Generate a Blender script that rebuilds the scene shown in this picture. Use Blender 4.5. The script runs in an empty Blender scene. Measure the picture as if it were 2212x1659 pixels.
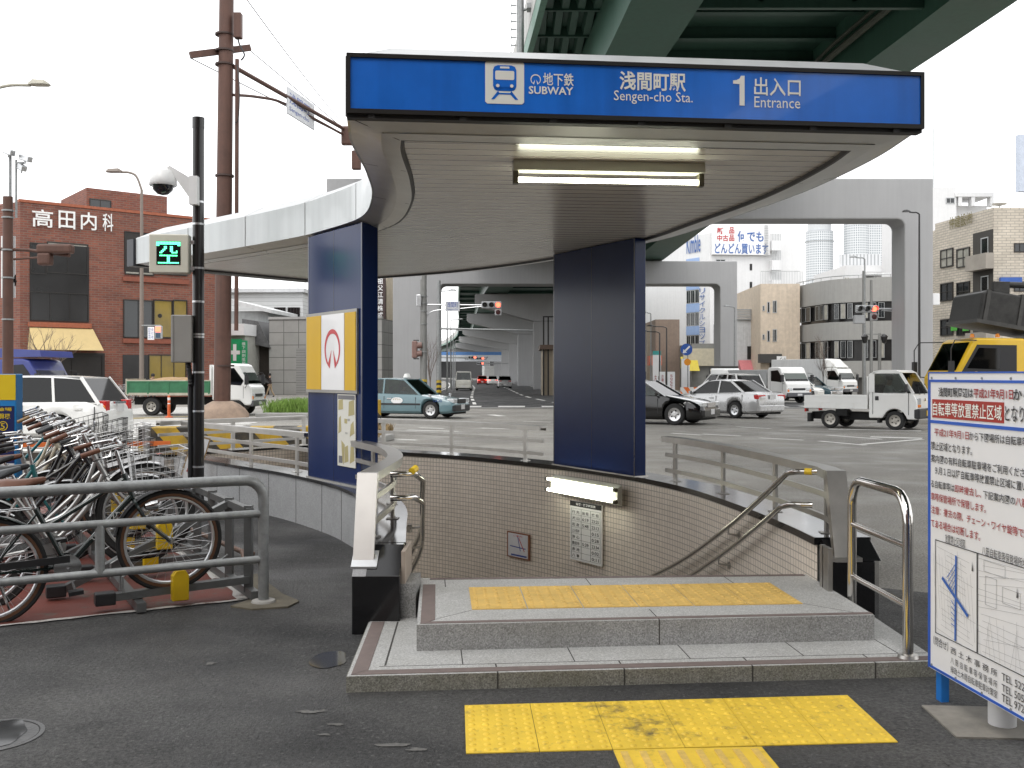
import bpy, bmesh, math, random
from mathutils import Vector, Matrix
R = math.radians
rnd = random.Random(7)
S = bpy.context.scene
C = S.collection

# ---------------------------------------------------------------- camera
cam = bpy.data.cameras.new('camera'); co = bpy.data.objects.new('camera', cam); C.objects.link(co)
co.location = (0, 0, 1.6); co.rotation_euler = (R(90), 0, 0)
cam.lens = 35; cam.sensor_width = 36; cam.shift_y = -0.0088; cam.clip_end = 6000; cam.clip_start = .05
S.camera = co
# ---------------------------------------------------------------- sky and sun (overcast)
w = bpy.data.worlds.new('World'); S.world = w; w.use_nodes = True
nt = w.node_tree; nt.nodes.clear()
out = nt.nodes.new('ShaderNodeOutputWorld')
sky = nt.nodes.new('ShaderNodeTexSky'); sky.sky_type = 'NISHITA'; sky.sun_disc = False
SUN_EL, SUN_ROT = 55, 200
sky.sun_elevation = R(SUN_EL); sky.sun_rotation = R(SUN_ROT)
hs = nt.nodes.new('ShaderNodeHueSaturation'); hs.inputs['Saturation'].default_value = .12
b1 = nt.nodes.new('ShaderNodeBackground'); b1.inputs['Strength'].default_value = .05
b2 = nt.nodes.new('ShaderNodeBackground'); b2.inputs['Strength'].default_value = 1.0
b2.inputs['Color'].default_value = (.985, .99, 1, 1)      # even cloud cover
ad = nt.nodes.new('ShaderNodeAddShader')
nt.links.new(sky.outputs[0], hs.inputs['Color']); nt.links.new(hs.outputs[0], b1.inputs[0])
nt.links.new(b1.outputs[0], ad.inputs[0]); nt.links.new(b2.outputs[0], ad.inputs[1]); nt.links.new(ad.outputs[0], out.inputs[0])
sl = bpy.data.lights.new('sun', 'SUN'); sl.energy = .6; sl.angle = R(25); sl.color = (1, .97, .92)
so = bpy.data.objects.new('sun', sl); C.objects.link(so)
so.rotation_euler = (R(90 - SUN_EL), 0, R(180 - SUN_ROT))
S.view_settings.view_transform = 'Standard'; S.view_settings.look = 'None'
S.view_settings.exposure = .62; S.view_settings.gamma = 1
try: S.cycles.max_bounces = 6; S.cycles.diffuse_bounces = 4; S.cycles.glossy_bounces = 3; S.cycles.caustics_reflective = False; S.cycles.caustics_refractive = False
except Exception: pass

# ---------------------------------------------------------------- helpers
F = 35 / 36 * 2212; CX, HY, CH = 1106., 810., 1.6
V = Vector
def P(u, v, d): return V(((u - CX) / F * d, d, CH - (v - HY) / F * d))
def G(u, v, z=0.):
    d = F * (CH - z) / (v - HY); return V(((u - CX) / F * d, d, z))
class Pl:
    """vertical plane through o along horizontal t; q(u,v) gives its local (a,z)"""
    def __init__(s, o, t):
        s.o = V((o[0], o[1], 0)); s.t = V((t[0], t[1], 0)).normalized(); s.n = V((s.t.y, -s.t.x, 0))
    def a(s, u):
        k = (u - CX) / F; return (k * s.o.y - s.o.x) / (s.t.x - k * s.t.y)
    def q(s, u, v):
        a = s.a(u); y = s.o.y + a * s.t.y; return a, CH - (v - HY) / F * y
    def p(s, a, z, off=0.): return s.o + s.t * a + s.n * off + V((0, 0, z))
def cr(pts, n, closed=False):
    """Catmull-Rom resample, n points per span"""
    o = []; L = len(pts); pts = [V(p) for p in pts]
    for i in range(L if closed else L - 1):
        if closed: a, b, c, d = pts[i - 1], pts[i], pts[(i + 1) % L], pts[(i + 2) % L]
        else: a, b, c, d = pts[max(i - 1, 0)], pts[i], pts[i + 1], pts[min(i + 2, L - 1)]
        for k in range(n):
            t = k / n
            o.append(.5 * ((2 * b) + (c - a) * t + (2 * a - 5 * b + 4 * c - d) * t * t + (3 * b - a - 3 * c + d) * t ** 3))
    if not closed: o.append(pts[-1])
    return o
def offs(path, d, closed=False):
    """offset a 2D path to its left by d"""
    o = []; n = len(path)
    for i in range(n):
        p = V((path[i][0], path[i][1]))
        a = V(path[i - 1][:2]) if (i or closed) else None
        b = V(path[(i + 1) % n][:2]) if (i < n - 1 or closed) else None
        d1 = (p - a).normalized() if a is not None else None
        d2 = (b - p).normalized() if b is not None else None
        if d1 is None: d1 = d2
        if d2 is None: d2 = d1
        n1 = V((-d1.y, d1.x)); n2 = V((-d2.y, d2.x)); m = (n1 + n2)
        m = m.normalized() if m.length > 1e-6 else n1
        o.append(p + m * (d / max(.35, m.dot(n1))))
    return o
def interp(tab, x):
    if x <= tab[0][0]: return tab[0][1]
    for (a, b), (c, d) in zip(tab, tab[1:]):
        if x <= c: return b + (d - b) * (x - a) / (c - a)
    return tab[-1][1]
class MB:
    def __init__(s): s.v = []; s.f = []; s.m = []; s.uv = {}; s.mi = 0; s.X = None
    def add(s, vs, fs, uv=None):
        b = len(s.v)
        for p in vs:
            p = V(p); s.v.append(s.X @ p if s.X is not None else p)
        for i, f in enumerate(fs):
            if uv: s.uv[len(s.f)] = [uv[j] for j in f]
            s.f.append([b + j for j in f]); s.m.append(s.mi)
        return s
    def box(s, x0, x1, y0, y1, z0, z1):
        return s.add([(x0,y0,z0),(x1,y0,z0),(x1,y1,z0),(x0,y1,z0),(x0,y0,z1),(x1,y0,z1),(x1,y1,z1),(x0,y1,z1)],
                     [(0,3,2,1),(4,5,6,7),(0,1,5,4),(1,2,6,5),(2,3,7,6),(3,0,4,7)])
    def beam(s, p0, p1, w, h, up=(0, 0, 1)):
        p0, p1 = V(p0), V(p1); d = (p1 - p0).normalized(); u = V(up)
        r = d.cross(u)
        if r.length < 1e-4: r = d.cross(V((0, 1, 0)))
        r.normalize(); u = r.cross(d); r *= w / 2; u *= h / 2
        return s.add([p0-r-u, p0+r-u, p0+r+u, p0-r+u, p1-r-u, p1+r-u, p1+r+u, p1-r+u],
                     [(0,1,2,3),(7,6,5,4),(0,4,5,1),(1,5,6,2),(2,6,7,3),(3,7,4,0)])
    def tube(s, path, r, n=8, closed=False, cap=True):
        path = [V(p) for p in path]; L = len(path); rs = r if isinstance(r, (list, tuple)) else [r] * L
        vs = []; fs = []; pr = None
        for i, p in enumerate(path):
            if closed: t = path[(i + 1) % L] - path[i - 1]
            else: t = path[min(i + 1, L - 1)] - path[max(i - 1, 0)]
            t.normalize()
            if pr is None:
                pr = t.cross(V((0, 0, 1)))
                if pr.length < .05: pr = t.cross(V((0, 1, 0)))
            else: pr = pr - t * pr.dot(t)
            pr.normalize(); q = t.cross(pr)
            for k in range(n):
                a = 2 * math.pi * k / n; vs.append(p + (pr * math.cos(a) + q * math.sin(a)) * rs[i])
        for i in range(L if closed else L - 1):
            j = (i + 1) % L
            for k in range(n): fs.append((i*n+k, i*n+(k+1) % n, j*n+(k+1) % n, j*n+k))
        if cap and not closed: fs += [tuple(range(n - 1, -1, -1)), tuple(range((L-1)*n, L*n))]
        return s.add(vs, fs)
    def cyl(s, p0, p1, r0, r1=None, n=12): return s.tube([p0, p1], [r0, r0 if r1 is None else r1], n)
    def lathe(s, prof, c=(0, 0, 0), ax='z', n=20, cap=True):
        """prof: (radius, height) list"""
        vs = []; fs = []; c = V(c)
        for r, h in prof:
            for k in range(n):
                a = 2 * math.pi * k / n; x, y = r * math.cos(a), r * math.sin(a)
                vs.append(c + (V((x, y, h)) if ax == 'z' else V((x, h, y)) if ax == 'y' else V((h, x, y))))
        for i in range(len(prof) - 1):
            for k in range(n): fs.append((i*n+k, i*n+(k+1) % n, (i+1)*n+(k+1) % n, (i+1)*n+k))
        if cap and prof[0][0] > 1e-6: fs.append(tuple(range(n - 1, -1, -1)))
        if cap and prof[-1][0] > 1e-6: fs.append(tuple(range((len(prof)-1)*n, len(prof)*n)))
        return s.add(vs, fs)
    def prism(s, poly, z0, z1, f=None):
        """2D polygon extruded between z0,z1; f maps (x,y,z)->point"""
        f = f or (lambda x, y, z: (x, y, z)); n = len(poly)
        return s.add([f(p[0], p[1], z0) for p in poly] + [f(p[0], p[1], z1) for p in poly],
                     [tuple(range(n - 1, -1, -1)), tuple(range(n, 2*n))] + [(i, (i+1) % n, n+(i+1) % n, n+i) for i in range(n)])
    def sweep(s, path, prof, closed=False, cap=True, profclosed=True):
        """prof (offset to the left, z) carried along a 2D path"""
        n = len(prof); vs = []; uv = []; rows = [offs(path, o, closed) for o, z in prof]
        L = len(path); acc = 0
        pl = [0]
        for i in range(n - 1): pl.append(pl[-1] + math.hypot(prof[i+1][0]-prof[i][0], prof[i+1][1]-prof[i][1]))
        for i in range(L):
            if i: acc += (V(path[i][:2]) - V(path[i-1][:2])).length
            for k in range(n): vs.append((rows[k][i].x, rows[k][i].y, prof[k][1])); uv.append((acc, prof[k][1] if profclosed else pl[k]))
        fs = []
        for i in range(L if closed else L - 1):
            j = (i + 1) % L
            for k in range(n if profclosed else n - 1): fs.append((i*n+k, j*n+k, j*n+(k+1) % n, i*n+(k+1) % n))
        if cap and not closed and profclosed: fs += [tuple(range(n)), tuple(range((L-1)*n+n-1, (L-1)*n-1, -1))]
        return s.add(vs, fs, uv)
    def loft(s, rings, cap=True, closed=True):
        n = len(rings[0]); vs = [p for r in rings for p in r]; fs = []
        for i in range(len(rings) - 1):
            for k in range(n if closed else n - 1): fs.append((i*n+k, i*n+(k+1) % n, (i+1)*n+(k+1) % n, (i+1)*n+k))
        if cap: fs += [tuple(range(n - 1, -1, -1)), tuple(range((len(rings)-1)*n, len(rings)*n))]
        return s.add(vs, fs)
    def rect(s, pl, a0, a1, z0, z1, off, th=.004):
        """thin raised panel on a Pl"""
        return s.add([pl.p(a, z, o) for o in (off - th, off) for a, z in ((a0,z0),(a1,z0),(a1,z1),(a0,z1))],
                     [(0,3,2,1),(4,5,6,7),(0,1,5,4),(1,2,6,5),(2,3,7,6),(3,0,4,7)])
    def disc(s, pl, a, z, r, off, th=.004, n=20, rz=None):
        rz = rz or r
        pts = [(a + r * math.cos(2*math.pi*k/n), z + rz * math.sin(2*math.pi*k/n)) for k in range(n)]
        return s.prism(pts, off - th, off, lambda x, y, o: pl.p(x, y, o))
    def text(s, body, o, xd, zd, w=None, h=None, bold=0., vert=False):
        if vert:
            n = len(body); ch = h / n
            for i, c in enumerate(body):
                if c != ' ': s.text(c, V(o) + V(zd) * (h - (i + .92) * ch), xd, zd, w, ch * .84, bold)
            return s
        cu = bpy.data.curves.new('t', 'FONT'); cu.body = body; cu.size = 1; cu.offset = bold; cu.resolution_u = 2
        ob = bpy.data.objects.new('t', cu); C.objects.link(ob)
        dg = bpy.context.evaluated_depsgraph_get()
        me = bpy.data.meshes.new_from_object(ob.evaluated_get(dg), depsgraph=dg)
        if len(me.vertices):
            xs = [v.co.x for v in me.vertices]; ys = [v.co.y for v in me.vertices]
            x0, x1, y0, y1 = min(xs), max(xs), min(ys), max(ys)
            ky = h / max(y1 - y0, 1e-4) if h else w / (x1 - x0); kx = w / max(x1 - x0, 1e-4) if w else ky
            o = V(o); xd = V(xd); zd = V(zd)
            s.add([o + xd * ((v.co.x - x0) * kx) + zd * ((v.co.y - y0) * ky) for v in me.vertices], [tuple(p.vertices) for p in me.polygons])
        bpy.data.objects.remove(ob); bpy.data.meshes.remove(me); bpy.data.curves.remove(cu)
        return s
    def ptext(s, pl, body, u0, v0, u1, v1, off, bold=0., vert=False):
        """text filling the box of the plane pl seen between two corners (top left, bottom right)"""
        a0 = pl.a(u0); a1 = pl.a(u1); um = (u0 + u1) / 2
        zt = pl.q(um, v0)[1]; zb = pl.q(um, v1)[1]
        return s.text(body, pl.p(a0, zb, off), pl.t, (0, 0, 1), a1 - a0, zt - zb, bold, vert)
    def fill(s, loops, z):
        """planar fill of a 2D outline with holes"""
        bm = bmesh.new(); es = []
        for lp in loops:
            vv = [bm.verts.new((p[0], p[1], z)) for p in lp]
            es += [bm.edges.new((vv[i], vv[(i + 1) % len(vv)])) for i in range(len(vv))]
        bmesh.ops.triangle_fill(bm, use_beauty=True, use_dissolve=False, edges=es, normal=(0, 0, 1))
        bm.verts.index_update()
        r = s.add([v.co.copy() for v in bm.verts], [[v.index for v in f.verts] for f in bm.faces]); bm.free()
        return r
    def build(s, name, mats, parent=None, smooth=None, bevel=0, seg=2, fix=True):
        me = bpy.data.meshes.new(name); me.from_pydata([tuple(v) for v in s.v], [], s.f)
        mats = mats if isinstance(mats, (list, tuple)) else [mats]
        for m in mats: me.materials.append(m)
        me.polygons.foreach_set('material_index', s.m)
        if s.uv:
            ul = me.uv_layers.new(name='uv')
            for i, p in enumerate(me.polygons):
                if i in s.uv:
                    for k, li in enumerate(p.loop_indices): ul.data[li].uv = s.uv[i][k]
        if fix and not s.uv:
            bm = bmesh.new(); bm.from_mesh(me); bmesh.ops.recalc_face_normals(bm, faces=bm.faces); bm.to_mesh(me); bm.free()
        if smooth:
            for p in me.polygons: p.use_smooth = True
            me.set_sharp_from_angle(angle=R(smooth))
        me.update()
        o = bpy.data.objects.new(name, me); C.objects.link(o)
        if parent: o.parent = parent
        if bevel:
            b = o.modifiers.new('bevel', 'BEVEL'); b.width = bevel; b.segments = seg; b.limit_method = 'ANGLE'; b.angle_limit = R(40)
        return o
def tag(o, label=None, cat=None, group=None, kind=None):
    if label: o['label'] = label
    if cat: o['category'] = cat
    if group: o['group'] = group
    if kind: o['kind'] = kind
    return o
def thing(name, label, cat, loc=(0, 0, 0), rz=0, group=None):
    o = bpy.data.objects.new(name, None); C.objects.link(o); o.empty_display_size = .2
    o.location = loc; o.rotation_euler = (0, 0, R(rz)); return tag(o, label, cat, group)
def struct(o): o['kind'] = 'structure'; return o
def copy_tree(o, parent=None):
    c = o.copy(); C.objects.link(c)
    if parent: c.parent = parent
    for ch in o.children: copy_tree(ch, c)
    return c

# ---------------------------------------------------------------- materials
MC = {}
def nd(nt, t, **k):
    n = nt.nodes.new(t)
    for a, b in k.items():
        if a in n.inputs: n.inputs[a].default_value = b
        else: setattr(n, a, b)
    return n
def base_mat(name):
    m = bpy.data.materials.new(name); m.use_nodes = True; nt = m.node_tree
    return m, nt, nt.nodes['Principled BSDF'], nt.links.new
def M(name, col=(.5, .5, .5), rough=.5, metal=0., var=.12, vs=3., bump=0., bs=60., coat=0., streak=0., emit=0., spec=.5, trans=0., dirt=None, spots=()):
    """painted / cast / plastic surface with noise in colour and gloss"""
    if name in MC: return MC[name]
    m, nt, b, ln = base_mat(name); MC[name] = m
    tc = nd(nt, 'ShaderNodeTexCoord'); n1 = nd(nt, 'ShaderNodeTexNoise', Scale=vs, Detail=6., Roughness=.65)
    ln(tc.outputs['Object'], n1.inputs['Vector'])
    rp = nd(nt, 'ShaderNodeMapRange'); rp.inputs[1].default_value = .3; rp.inputs[2].default_value = .7
    rp.inputs[3].default_value = 1 - var; rp.inputs[4].default_value = 1 + var
    ln(n1.outputs['Fac'], rp.inputs[0]); fac = rp.outputs[0]
    if streak:
        mp = nd(nt, 'ShaderNodeMapping'); mp.inputs['Scale'].default_value = (7, 7, .35)
        n2 = nd(nt, 'ShaderNodeTexNoise', Scale=1., Detail=5.); ln(tc.outputs['Object'], mp.inputs[0]); ln(mp.outputs[0], n2.inputs['Vector'])
        r2 = nd(nt, 'ShaderNodeMapRange'); r2.inputs[1].default_value = .42; r2.inputs[2].default_value = .68
        r2.inputs[3].default_value = 1; r2.inputs[4].default_value = 1 - streak; ln(n2.outputs['Fac'], r2.inputs[0])
        mu = nd(nt, 'ShaderNodeMath', operation='MULTIPLY'); ln(fac, mu.inputs[0]); ln(r2.outputs[0], mu.inputs[1]); fac = mu.outputs[0]
    vm = nd(nt, 'ShaderNodeVectorMath', operation='SCALE'); vm.inputs[0].default_value = col; ln(fac, vm.inputs['Scale'])
    colout = vm.outputs[0]
    if dirt:                                       # (colour, scale, threshold): blotches of another colour
        n3 = nd(nt, 'ShaderNodeTexNoise', Scale=dirt[1], Detail=8., Roughness=.7); ln(tc.outputs['Object'], n3.inputs['Vector'])
        dv = n3.outputs['Fac']
        for (sx, sy, sr) in spots:                 # scuffed places
            ds = nd(nt, 'ShaderNodeVectorMath', operation='DISTANCE'); ln(tc.outputs['Object'], ds.inputs[0]); ds.inputs[1].default_value = (sx, sy, 0)
            dm = nd(nt, 'ShaderNodeMapRange'); ln(ds.outputs['Value'], dm.inputs[0]); dm.inputs[1].default_value = 0; dm.inputs[2].default_value = sr; dm.inputs[3].default_value = .17; dm.inputs[4].default_value = 0
            da = nd(nt, 'ShaderNodeMath', operation='ADD'); ln(dv, da.inputs[0]); ln(dm.outputs[0], da.inputs[1]); dv = da.outputs[0]
        r3 = nd(nt, 'ShaderNodeMapRange'); r3.inputs[1].default_value = dirt[2]; r3.inputs[2].default_value = dirt[2] + (.24 if spots else .1); ln(dv, r3.inputs[0])
        mx = nd(nt, 'ShaderNodeMix', data_type='RGBA'); ln(r3.outputs[0], mx.inputs[0]); ln(colout, mx.inputs[6]); mx.inputs[7].default_value = (*dirt[0], 1); colout = mx.outputs[2]
    ln(colout, b.inputs['Base Color'])
    rr = nd(nt, 'ShaderNodeMapRange'); rr.inputs[3].default_value = max(.02, rough * .8); rr.inputs[4].default_value = min(1, rough * 1.2)
    ln(n1.outputs['Fac'], rr.inputs[0]); ln(rr.outputs[0], b.inputs['Roughness'])
    b.inputs['Metallic'].default_value = metal; b.inputs['Coat Weight'].default_value = coat; b.inputs['Specular IOR Level'].default_value = spec
    b.inputs['Transmission Weight'].default_value = trans
    if emit: b.inputs['Emission Color'].default_value = (*col, 1); b.inputs['Emission Strength'].default_value = emit
    if bump:
        n4 = nd(nt, 'ShaderNodeTexNoise', Scale=bs, Detail=4.); ln(tc.outputs['Object'], n4.inputs['Vector'])
        bp = nd(nt, 'ShaderNodeBump', Strength=bump, Distance=.01); ln(n4.outputs['Fac'], bp.inputs['Height']); ln(bp.outputs[0], b.inputs['Normal'])
    return m
def m_asphalt(name, dark, light, big=.35, wet=.5, spot=.5, rough=(.35, .9)):
    m, nt, b, ln = base_mat(name); tc = nd(nt, 'ShaderNodeTexCoord'); ob = tc.outputs['Object']
    na = nd(nt, 'ShaderNodeTexNoise', Scale=big, Detail=7., Roughness=.6); ln(ob, na.inputs['Vector'])
    nb = nd(nt, 'ShaderNodeTexNoise', Scale=48., Detail=3., Roughness=.85); ln(ob, nb.inputs['Vector'])
    vo = nd(nt, 'ShaderNodeTexVoronoi', Scale=70.); ln(ob, vo.inputs['Vector'])
    cr_ = nd(nt, 'ShaderNodeValToRGB'); ln(na.outputs['Fac'], cr_.inputs[0])
    cr_.color_ramp.elements[0].position = .35; cr_.color_ramp.elements[0].color = (*dark, 1)
    cr_.color_ramp.elements[1].position = .68; cr_.color_ramp.elements[1].color = (*light, 1)
    hs = nd(nt, 'ShaderNodeMapRange'); ln(nb.outputs['Fac'], hs.inputs[0]); hs.inputs[1].default_value = .25; hs.inputs[2].default_value = .75
    hs.inputs[3].default_value = .2; hs.inputs[4].default_value = 1.8
    sc = nd(nt, 'ShaderNodeVectorMath', operation='SCALE'); ln(cr_.outputs[0], sc.inputs[0]); ln(hs.outputs[0], sc.inputs['Scale'])
    # pale stones
    st = nd(nt, 'ShaderNodeMapRange'); ln(vo.outputs['Color'], st.inputs[0]); st.inputs[1].default_value = .82; st.inputs[2].default_value = .95; st.inputs[4].default_value = spot
    mx = nd(nt, 'ShaderNodeMix', data_type='RGBA'); ln(st.outputs[0], mx.inputs[0]); ln(sc.outputs[0], mx.inputs[6]); mx.inputs[7].default_value = (light[0]*2.2, light[1]*2.2, light[2]*2.2, 1)
    # rare chewing-gum size pale flecks
    n6 = nd(nt, 'ShaderNodeTexNoise', Scale=5., Detail=5., Roughness=.7); ln(ob, n6.inputs['Vector'])
    fl = nd(nt, 'ShaderNodeMapRange'); ln(n6.outputs['Fac'], fl.inputs[0]); fl.inputs[1].default_value = .72; fl.inputs[2].default_value = .74; fl.inputs[4].default_value = .5
    m2 = nd(nt, 'ShaderNodeMix', data_type='RGBA'); ln(fl.outputs[0], m2.inputs[0]); ln(mx.outputs[2], m2.inputs[6]); m2.inputs[7].default_value = (.25, .24, .22, 1)
    ln(m2.outputs[2], b.inputs['Base Color'])
    nr = nd(nt, 'ShaderNodeTexNoise', Scale=.9, Detail=5.); ln(ob, nr.inputs['Vector'])
    ro = nd(nt, 'ShaderNodeMapRange'); ln(nr.outputs['Fac'], ro.inputs[0]); ro.inputs[1].default_value = .35; ro.inputs[2].default_value = .6; ro.inputs[3].default_value = rough[0]; ro.inputs[4].default_value = rough[1]
    ln(ro.outputs[0], b.inputs['Roughness'])
    bp = nd(nt, 'ShaderNodeBump', Strength=1., Distance=.02); ln(nb.outputs['Fac'], bp.inputs['Height']); ln(bp.outputs[0], b.inputs['Normal'])
    b.inputs['Specular IOR Level'].default_value = wet
    return m
def m_granite(name, col, rough=.6, con=.5, stain=.25, staincol=(.12, .11, .07)):
    m, nt, b, ln = base_mat(name); tc = nd(nt, 'ShaderNodeTexCoord'); ob = tc.outputs['Object']
    vo = nd(nt, 'ShaderNodeTexVoronoi', Scale=160.); ln(ob, vo.inputs['Vector'])
    n1 = nd(nt, 'ShaderNodeTexNoise', Scale=110., Detail=2.); ln(ob, n1.inputs['Vector'])
    n2 = nd(nt, 'ShaderNodeTexNoise', Scale=3., Detail=7., Roughness=.65); ln(ob, n2.inputs['Vector'])
    k = nd(nt, 'ShaderNodeMapRange'); ln(vo.outputs['Color'], k.inputs[0]); k.inputs[3].default_value = 1 - con; k.inputs[4].default_value = 1 + con * .6
    k2 = nd(nt, 'ShaderNodeMapRange'); ln(n1.outputs['Fac'], k2.inputs[0]); k2.inputs[1].default_value = .3; k2.inputs[2].default_value = .7; k2.inputs[3].default_value = 1 - con * .4; k2.inputs[4].default_value = 1 + con * .3
    mu = nd(nt, 'ShaderNodeMath', operation='MULTIPLY'); ln(k.outputs[0], mu.inputs[0]); ln(k2.outputs[0], mu.inputs[1])
    sc = nd(nt, 'ShaderNodeVectorMath', operation='SCALE'); sc.inputs[0].default_value = col; ln(mu.outputs[0], sc.inputs['Scale'])
    r = nd(nt, 'ShaderNodeMapRange'); ln(n2.outputs['Fac'], r.inputs[0]); r.inputs[1].default_value = .4; r.inputs[2].default_value = .75; r.inputs[4].default_value = stain
    mx = nd(nt, 'ShaderNodeMix', data_type='RGBA'); ln(r.outputs[0], mx.inputs[0]); ln(sc.outputs[0], mx.inputs[6]); mx.inputs[7].default_value = (*staincol, 1)
    ln(mx.outputs[2], b.inputs['Base Color'])
    rr = nd(nt, 'ShaderNodeMapRange'); ln(n2.outputs['Fac'], rr.inputs[0]); rr.inputs[3].default_value = rough * .6; rr.inputs[4].default_value = min(1, rough * 1.4); ln(rr.outputs[0], b.inputs['Roughness'])
    return m
def m_brick(name, c1, c2, mortar, bw, bh, ms=.01, uv=True, off=.5, rough=.6, axis='xz', var=.3, stain=.15, bias=0.):
    """brick/tile courses; uv: arc length, else object coords (axis pair)"""
    m, nt, b, ln = base_mat(name); tc = nd(nt, 'ShaderNodeTexCoord')
    if uv: vec = tc.outputs['UV']
    else:
        sp = nd(nt, 'ShaderNodeSeparateXYZ'); ln(tc.outputs['Object'], sp.inputs[0]); cb = nd(nt, 'ShaderNodeCombineXYZ')
        ln(sp.outputs[0 if axis[0] == 'x' else 1], cb.inputs[0]); ln(sp.outputs[2], cb.inputs[1]); vec = cb.outputs[0]
    br = nd(nt, 'ShaderNodeTexBrick', Scale=1.); ln(vec, br.inputs['Vector'])
    br.offset = off; br.inputs['Brick Width'].default_value = bw; br.inputs['Row Height'].default_value = bh
    br.inputs['Mortar Size'].default_value = ms; br.inputs['Mortar Smooth'].default_value = .2; br.inputs['Bias'].default_value = bias
    br.inputs['Color1'].default_value = (*c1, 1); br.inputs['Color2'].default_value = (*c2, 1); br.inputs['Mortar'].default_value = (*mortar, 1)
    n2 = nd(nt, 'ShaderNodeTexNoise', Scale=.8, Detail=7., Roughness=.7); ln(tc.outputs['Object'], n2.inputs['Vector'])
    r = nd(nt, 'ShaderNodeMapRange'); ln(n2.outputs['Fac'], r.inputs[0]); r.inputs[1].default_value = .3; r.inputs[2].default_value = .7; r.inputs[3].default_value = 1 - stain; r.inputs[4].default_value = 1 + stain
    sc = nd(nt, 'ShaderNodeVectorMath', operation='SCALE'); ln(br.outputs['Color'], sc.inputs[0]); ln(r.outputs[0], sc.inputs['Scale'])
    ln(sc.outputs[0], b.inputs['Base Color']); b.inputs['Roughness'].default_value = rough
    bp = nd(nt, 'ShaderNodeBump', Strength=.5, Distance=.006, invert=True); ln(br.outputs['Fac'], bp.inputs['Height']); ln(bp.outputs[0], b.inputs['Normal'])
    return m
def m_stripes(name, cols, width, direction, rough=.5, wear=.0, wearcol=(.2, .2, .2), thin=None):
    """parallel bands in object space along a direction; thin=(groove share) makes fine grooves"""
    m, nt, b, ln = base_mat(name); tc = nd(nt, 'ShaderNodeTexCoord')
    dp = nd(nt, 'ShaderNodeVectorMath', operation='DOT_PRODUCT'); ln(tc.outputs['Object'], dp.inputs[0]); dp.inputs[1].default_value = direction
    dv = nd(nt, 'ShaderNodeMath', operation='DIVIDE'); ln(dp.outputs['Value'], dv.inputs[0]); dv.inputs[1].default_value = width
    fr = nd(nt, 'ShaderNodeMath', operation='FRACT'); ln(dv.outputs[0], fr.inputs[0])
    gt = nd(nt, 'ShaderNodeMath', operation='GREATER_THAN'); ln(fr.outputs[0], gt.inputs[0]); gt.inputs[1].default_value = 1 - thin if thin else .5
    mx = nd(nt, 'ShaderNodeMix', data_type='RGBA'); ln(gt.outputs[0], mx.inputs[0]); mx.inputs[6].default_value = (*cols[0], 1); mx.inputs[7].default_value = (*cols[1], 1)
    n = nd(nt, 'ShaderNodeTexNoise', Scale=4., Detail=8., Roughness=.7); ln(tc.outputs['Object'], n.inputs['Vector'])
    r = nd(nt, 'ShaderNodeMapRange'); ln(n.outputs['Fac'], r.inputs[0]); r.inputs[1].default_value = .45; r.inputs[2].default_value = .65; r.inputs[4].default_value = wear
    m2 = nd(nt, 'ShaderNodeMix', data_type='RGBA'); ln(r.outputs[0], m2.inputs[0]); ln(mx.outputs[2], m2.inputs[6]); m2.inputs[7].default_value = (*wearcol, 1)
    ln(m2.outputs[2], b.inputs['Base Color']); b.inputs['Roughness'].default_value = rough
    if thin:
        bp = nd(nt, 'ShaderNodeBump', Strength=.6, Distance=.008, invert=True); ln(gt.outputs[0], bp.inputs['Height']); ln(bp.outputs[0], b.inputs['Normal'])
    return m
white = M('white_paint', (.8, .8, .79), .35, var=.05)
white_car = M('white_car_paint', (.8, .8, .78), .25, var=.04, vs=1.5, coat=.6)
black = M('black_plastic', (.02, .02, .022), .45)
rubber = M('tyre_rubber', (.018, .018, .018), .8)
steel = M('stainless_steel', (.43, .415, .39), .36, 1., var=.1, vs=6)
polish = M('polished_stainless', (.62, .6, .57), .12, 1., var=.06)
galv = M('galvanised_steel', (.30, .31, .31), .5, .55, var=.22, vs=14, bump=.15, bs=90)
alu = M('aluminium', (.62, .63, .64), .35, .9, var=.08)
glass = M('dark_window_glass', (.012, .015, .017), .06, var=.3, vs=.8, spec=.7)
def m_glass(name, tint, refl=.10):
    m, nt, b, ln = base_mat(name); nt.nodes.remove(b); o = nt.nodes['Material Output']
    tr = nd(nt, 'ShaderNodeBsdfTransparent'); tr.inputs[0].default_value = (*tint, 1); gl = nd(nt, 'ShaderNodeBsdfGlossy'); gl.inputs['Roughness'].default_value = .03
    fr = nd(nt, 'ShaderNodeFresnel', IOR=1.5); mx = nd(nt, 'ShaderNodeMixShader'); ln(fr.outputs[0], mx.inputs[0]); ln(tr.outputs[0], mx.inputs[1]); ln(gl.outputs[0], mx.inputs[2]); ln(mx.outputs[0], o.inputs[0])
    return m
carglass = m_glass('car_window_glass', (.50, .54, .52)); privglass = m_glass('tinted_car_glass', (.12, .13, .13))
red_lamp = M('red_lamp_lit', (1., .06, .03), .3, emit=6.)
tail_red = M('tail_lamp_red', (.5, .015, .012), .2, var=.1, coat=.5)
amber = M('amber_lens', (.75, .22, .03), .2, coat=.5)
head_lens = M('headlamp_lens', (.62, .64, .65), .12, .3, var=.15, vs=20, coat=.6)
granite = m_granite('grey_granite', (.34, .34, .335), .65, .5, .4, (.15, .15, .13))
granite_top = m_granite('pale_granite_paving', (.46, .46, .45), .6, .4, .45, (.26, .25, .23))
granite_dirty = m_granite('mossy_granite', (.27, .265, .235), .7, .6, .65, (.10, .095, .05))
granite_black = m_granite('black_granite', (.010, .010, .011), .12, .4, .2, (.02, .02, .02))
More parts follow.
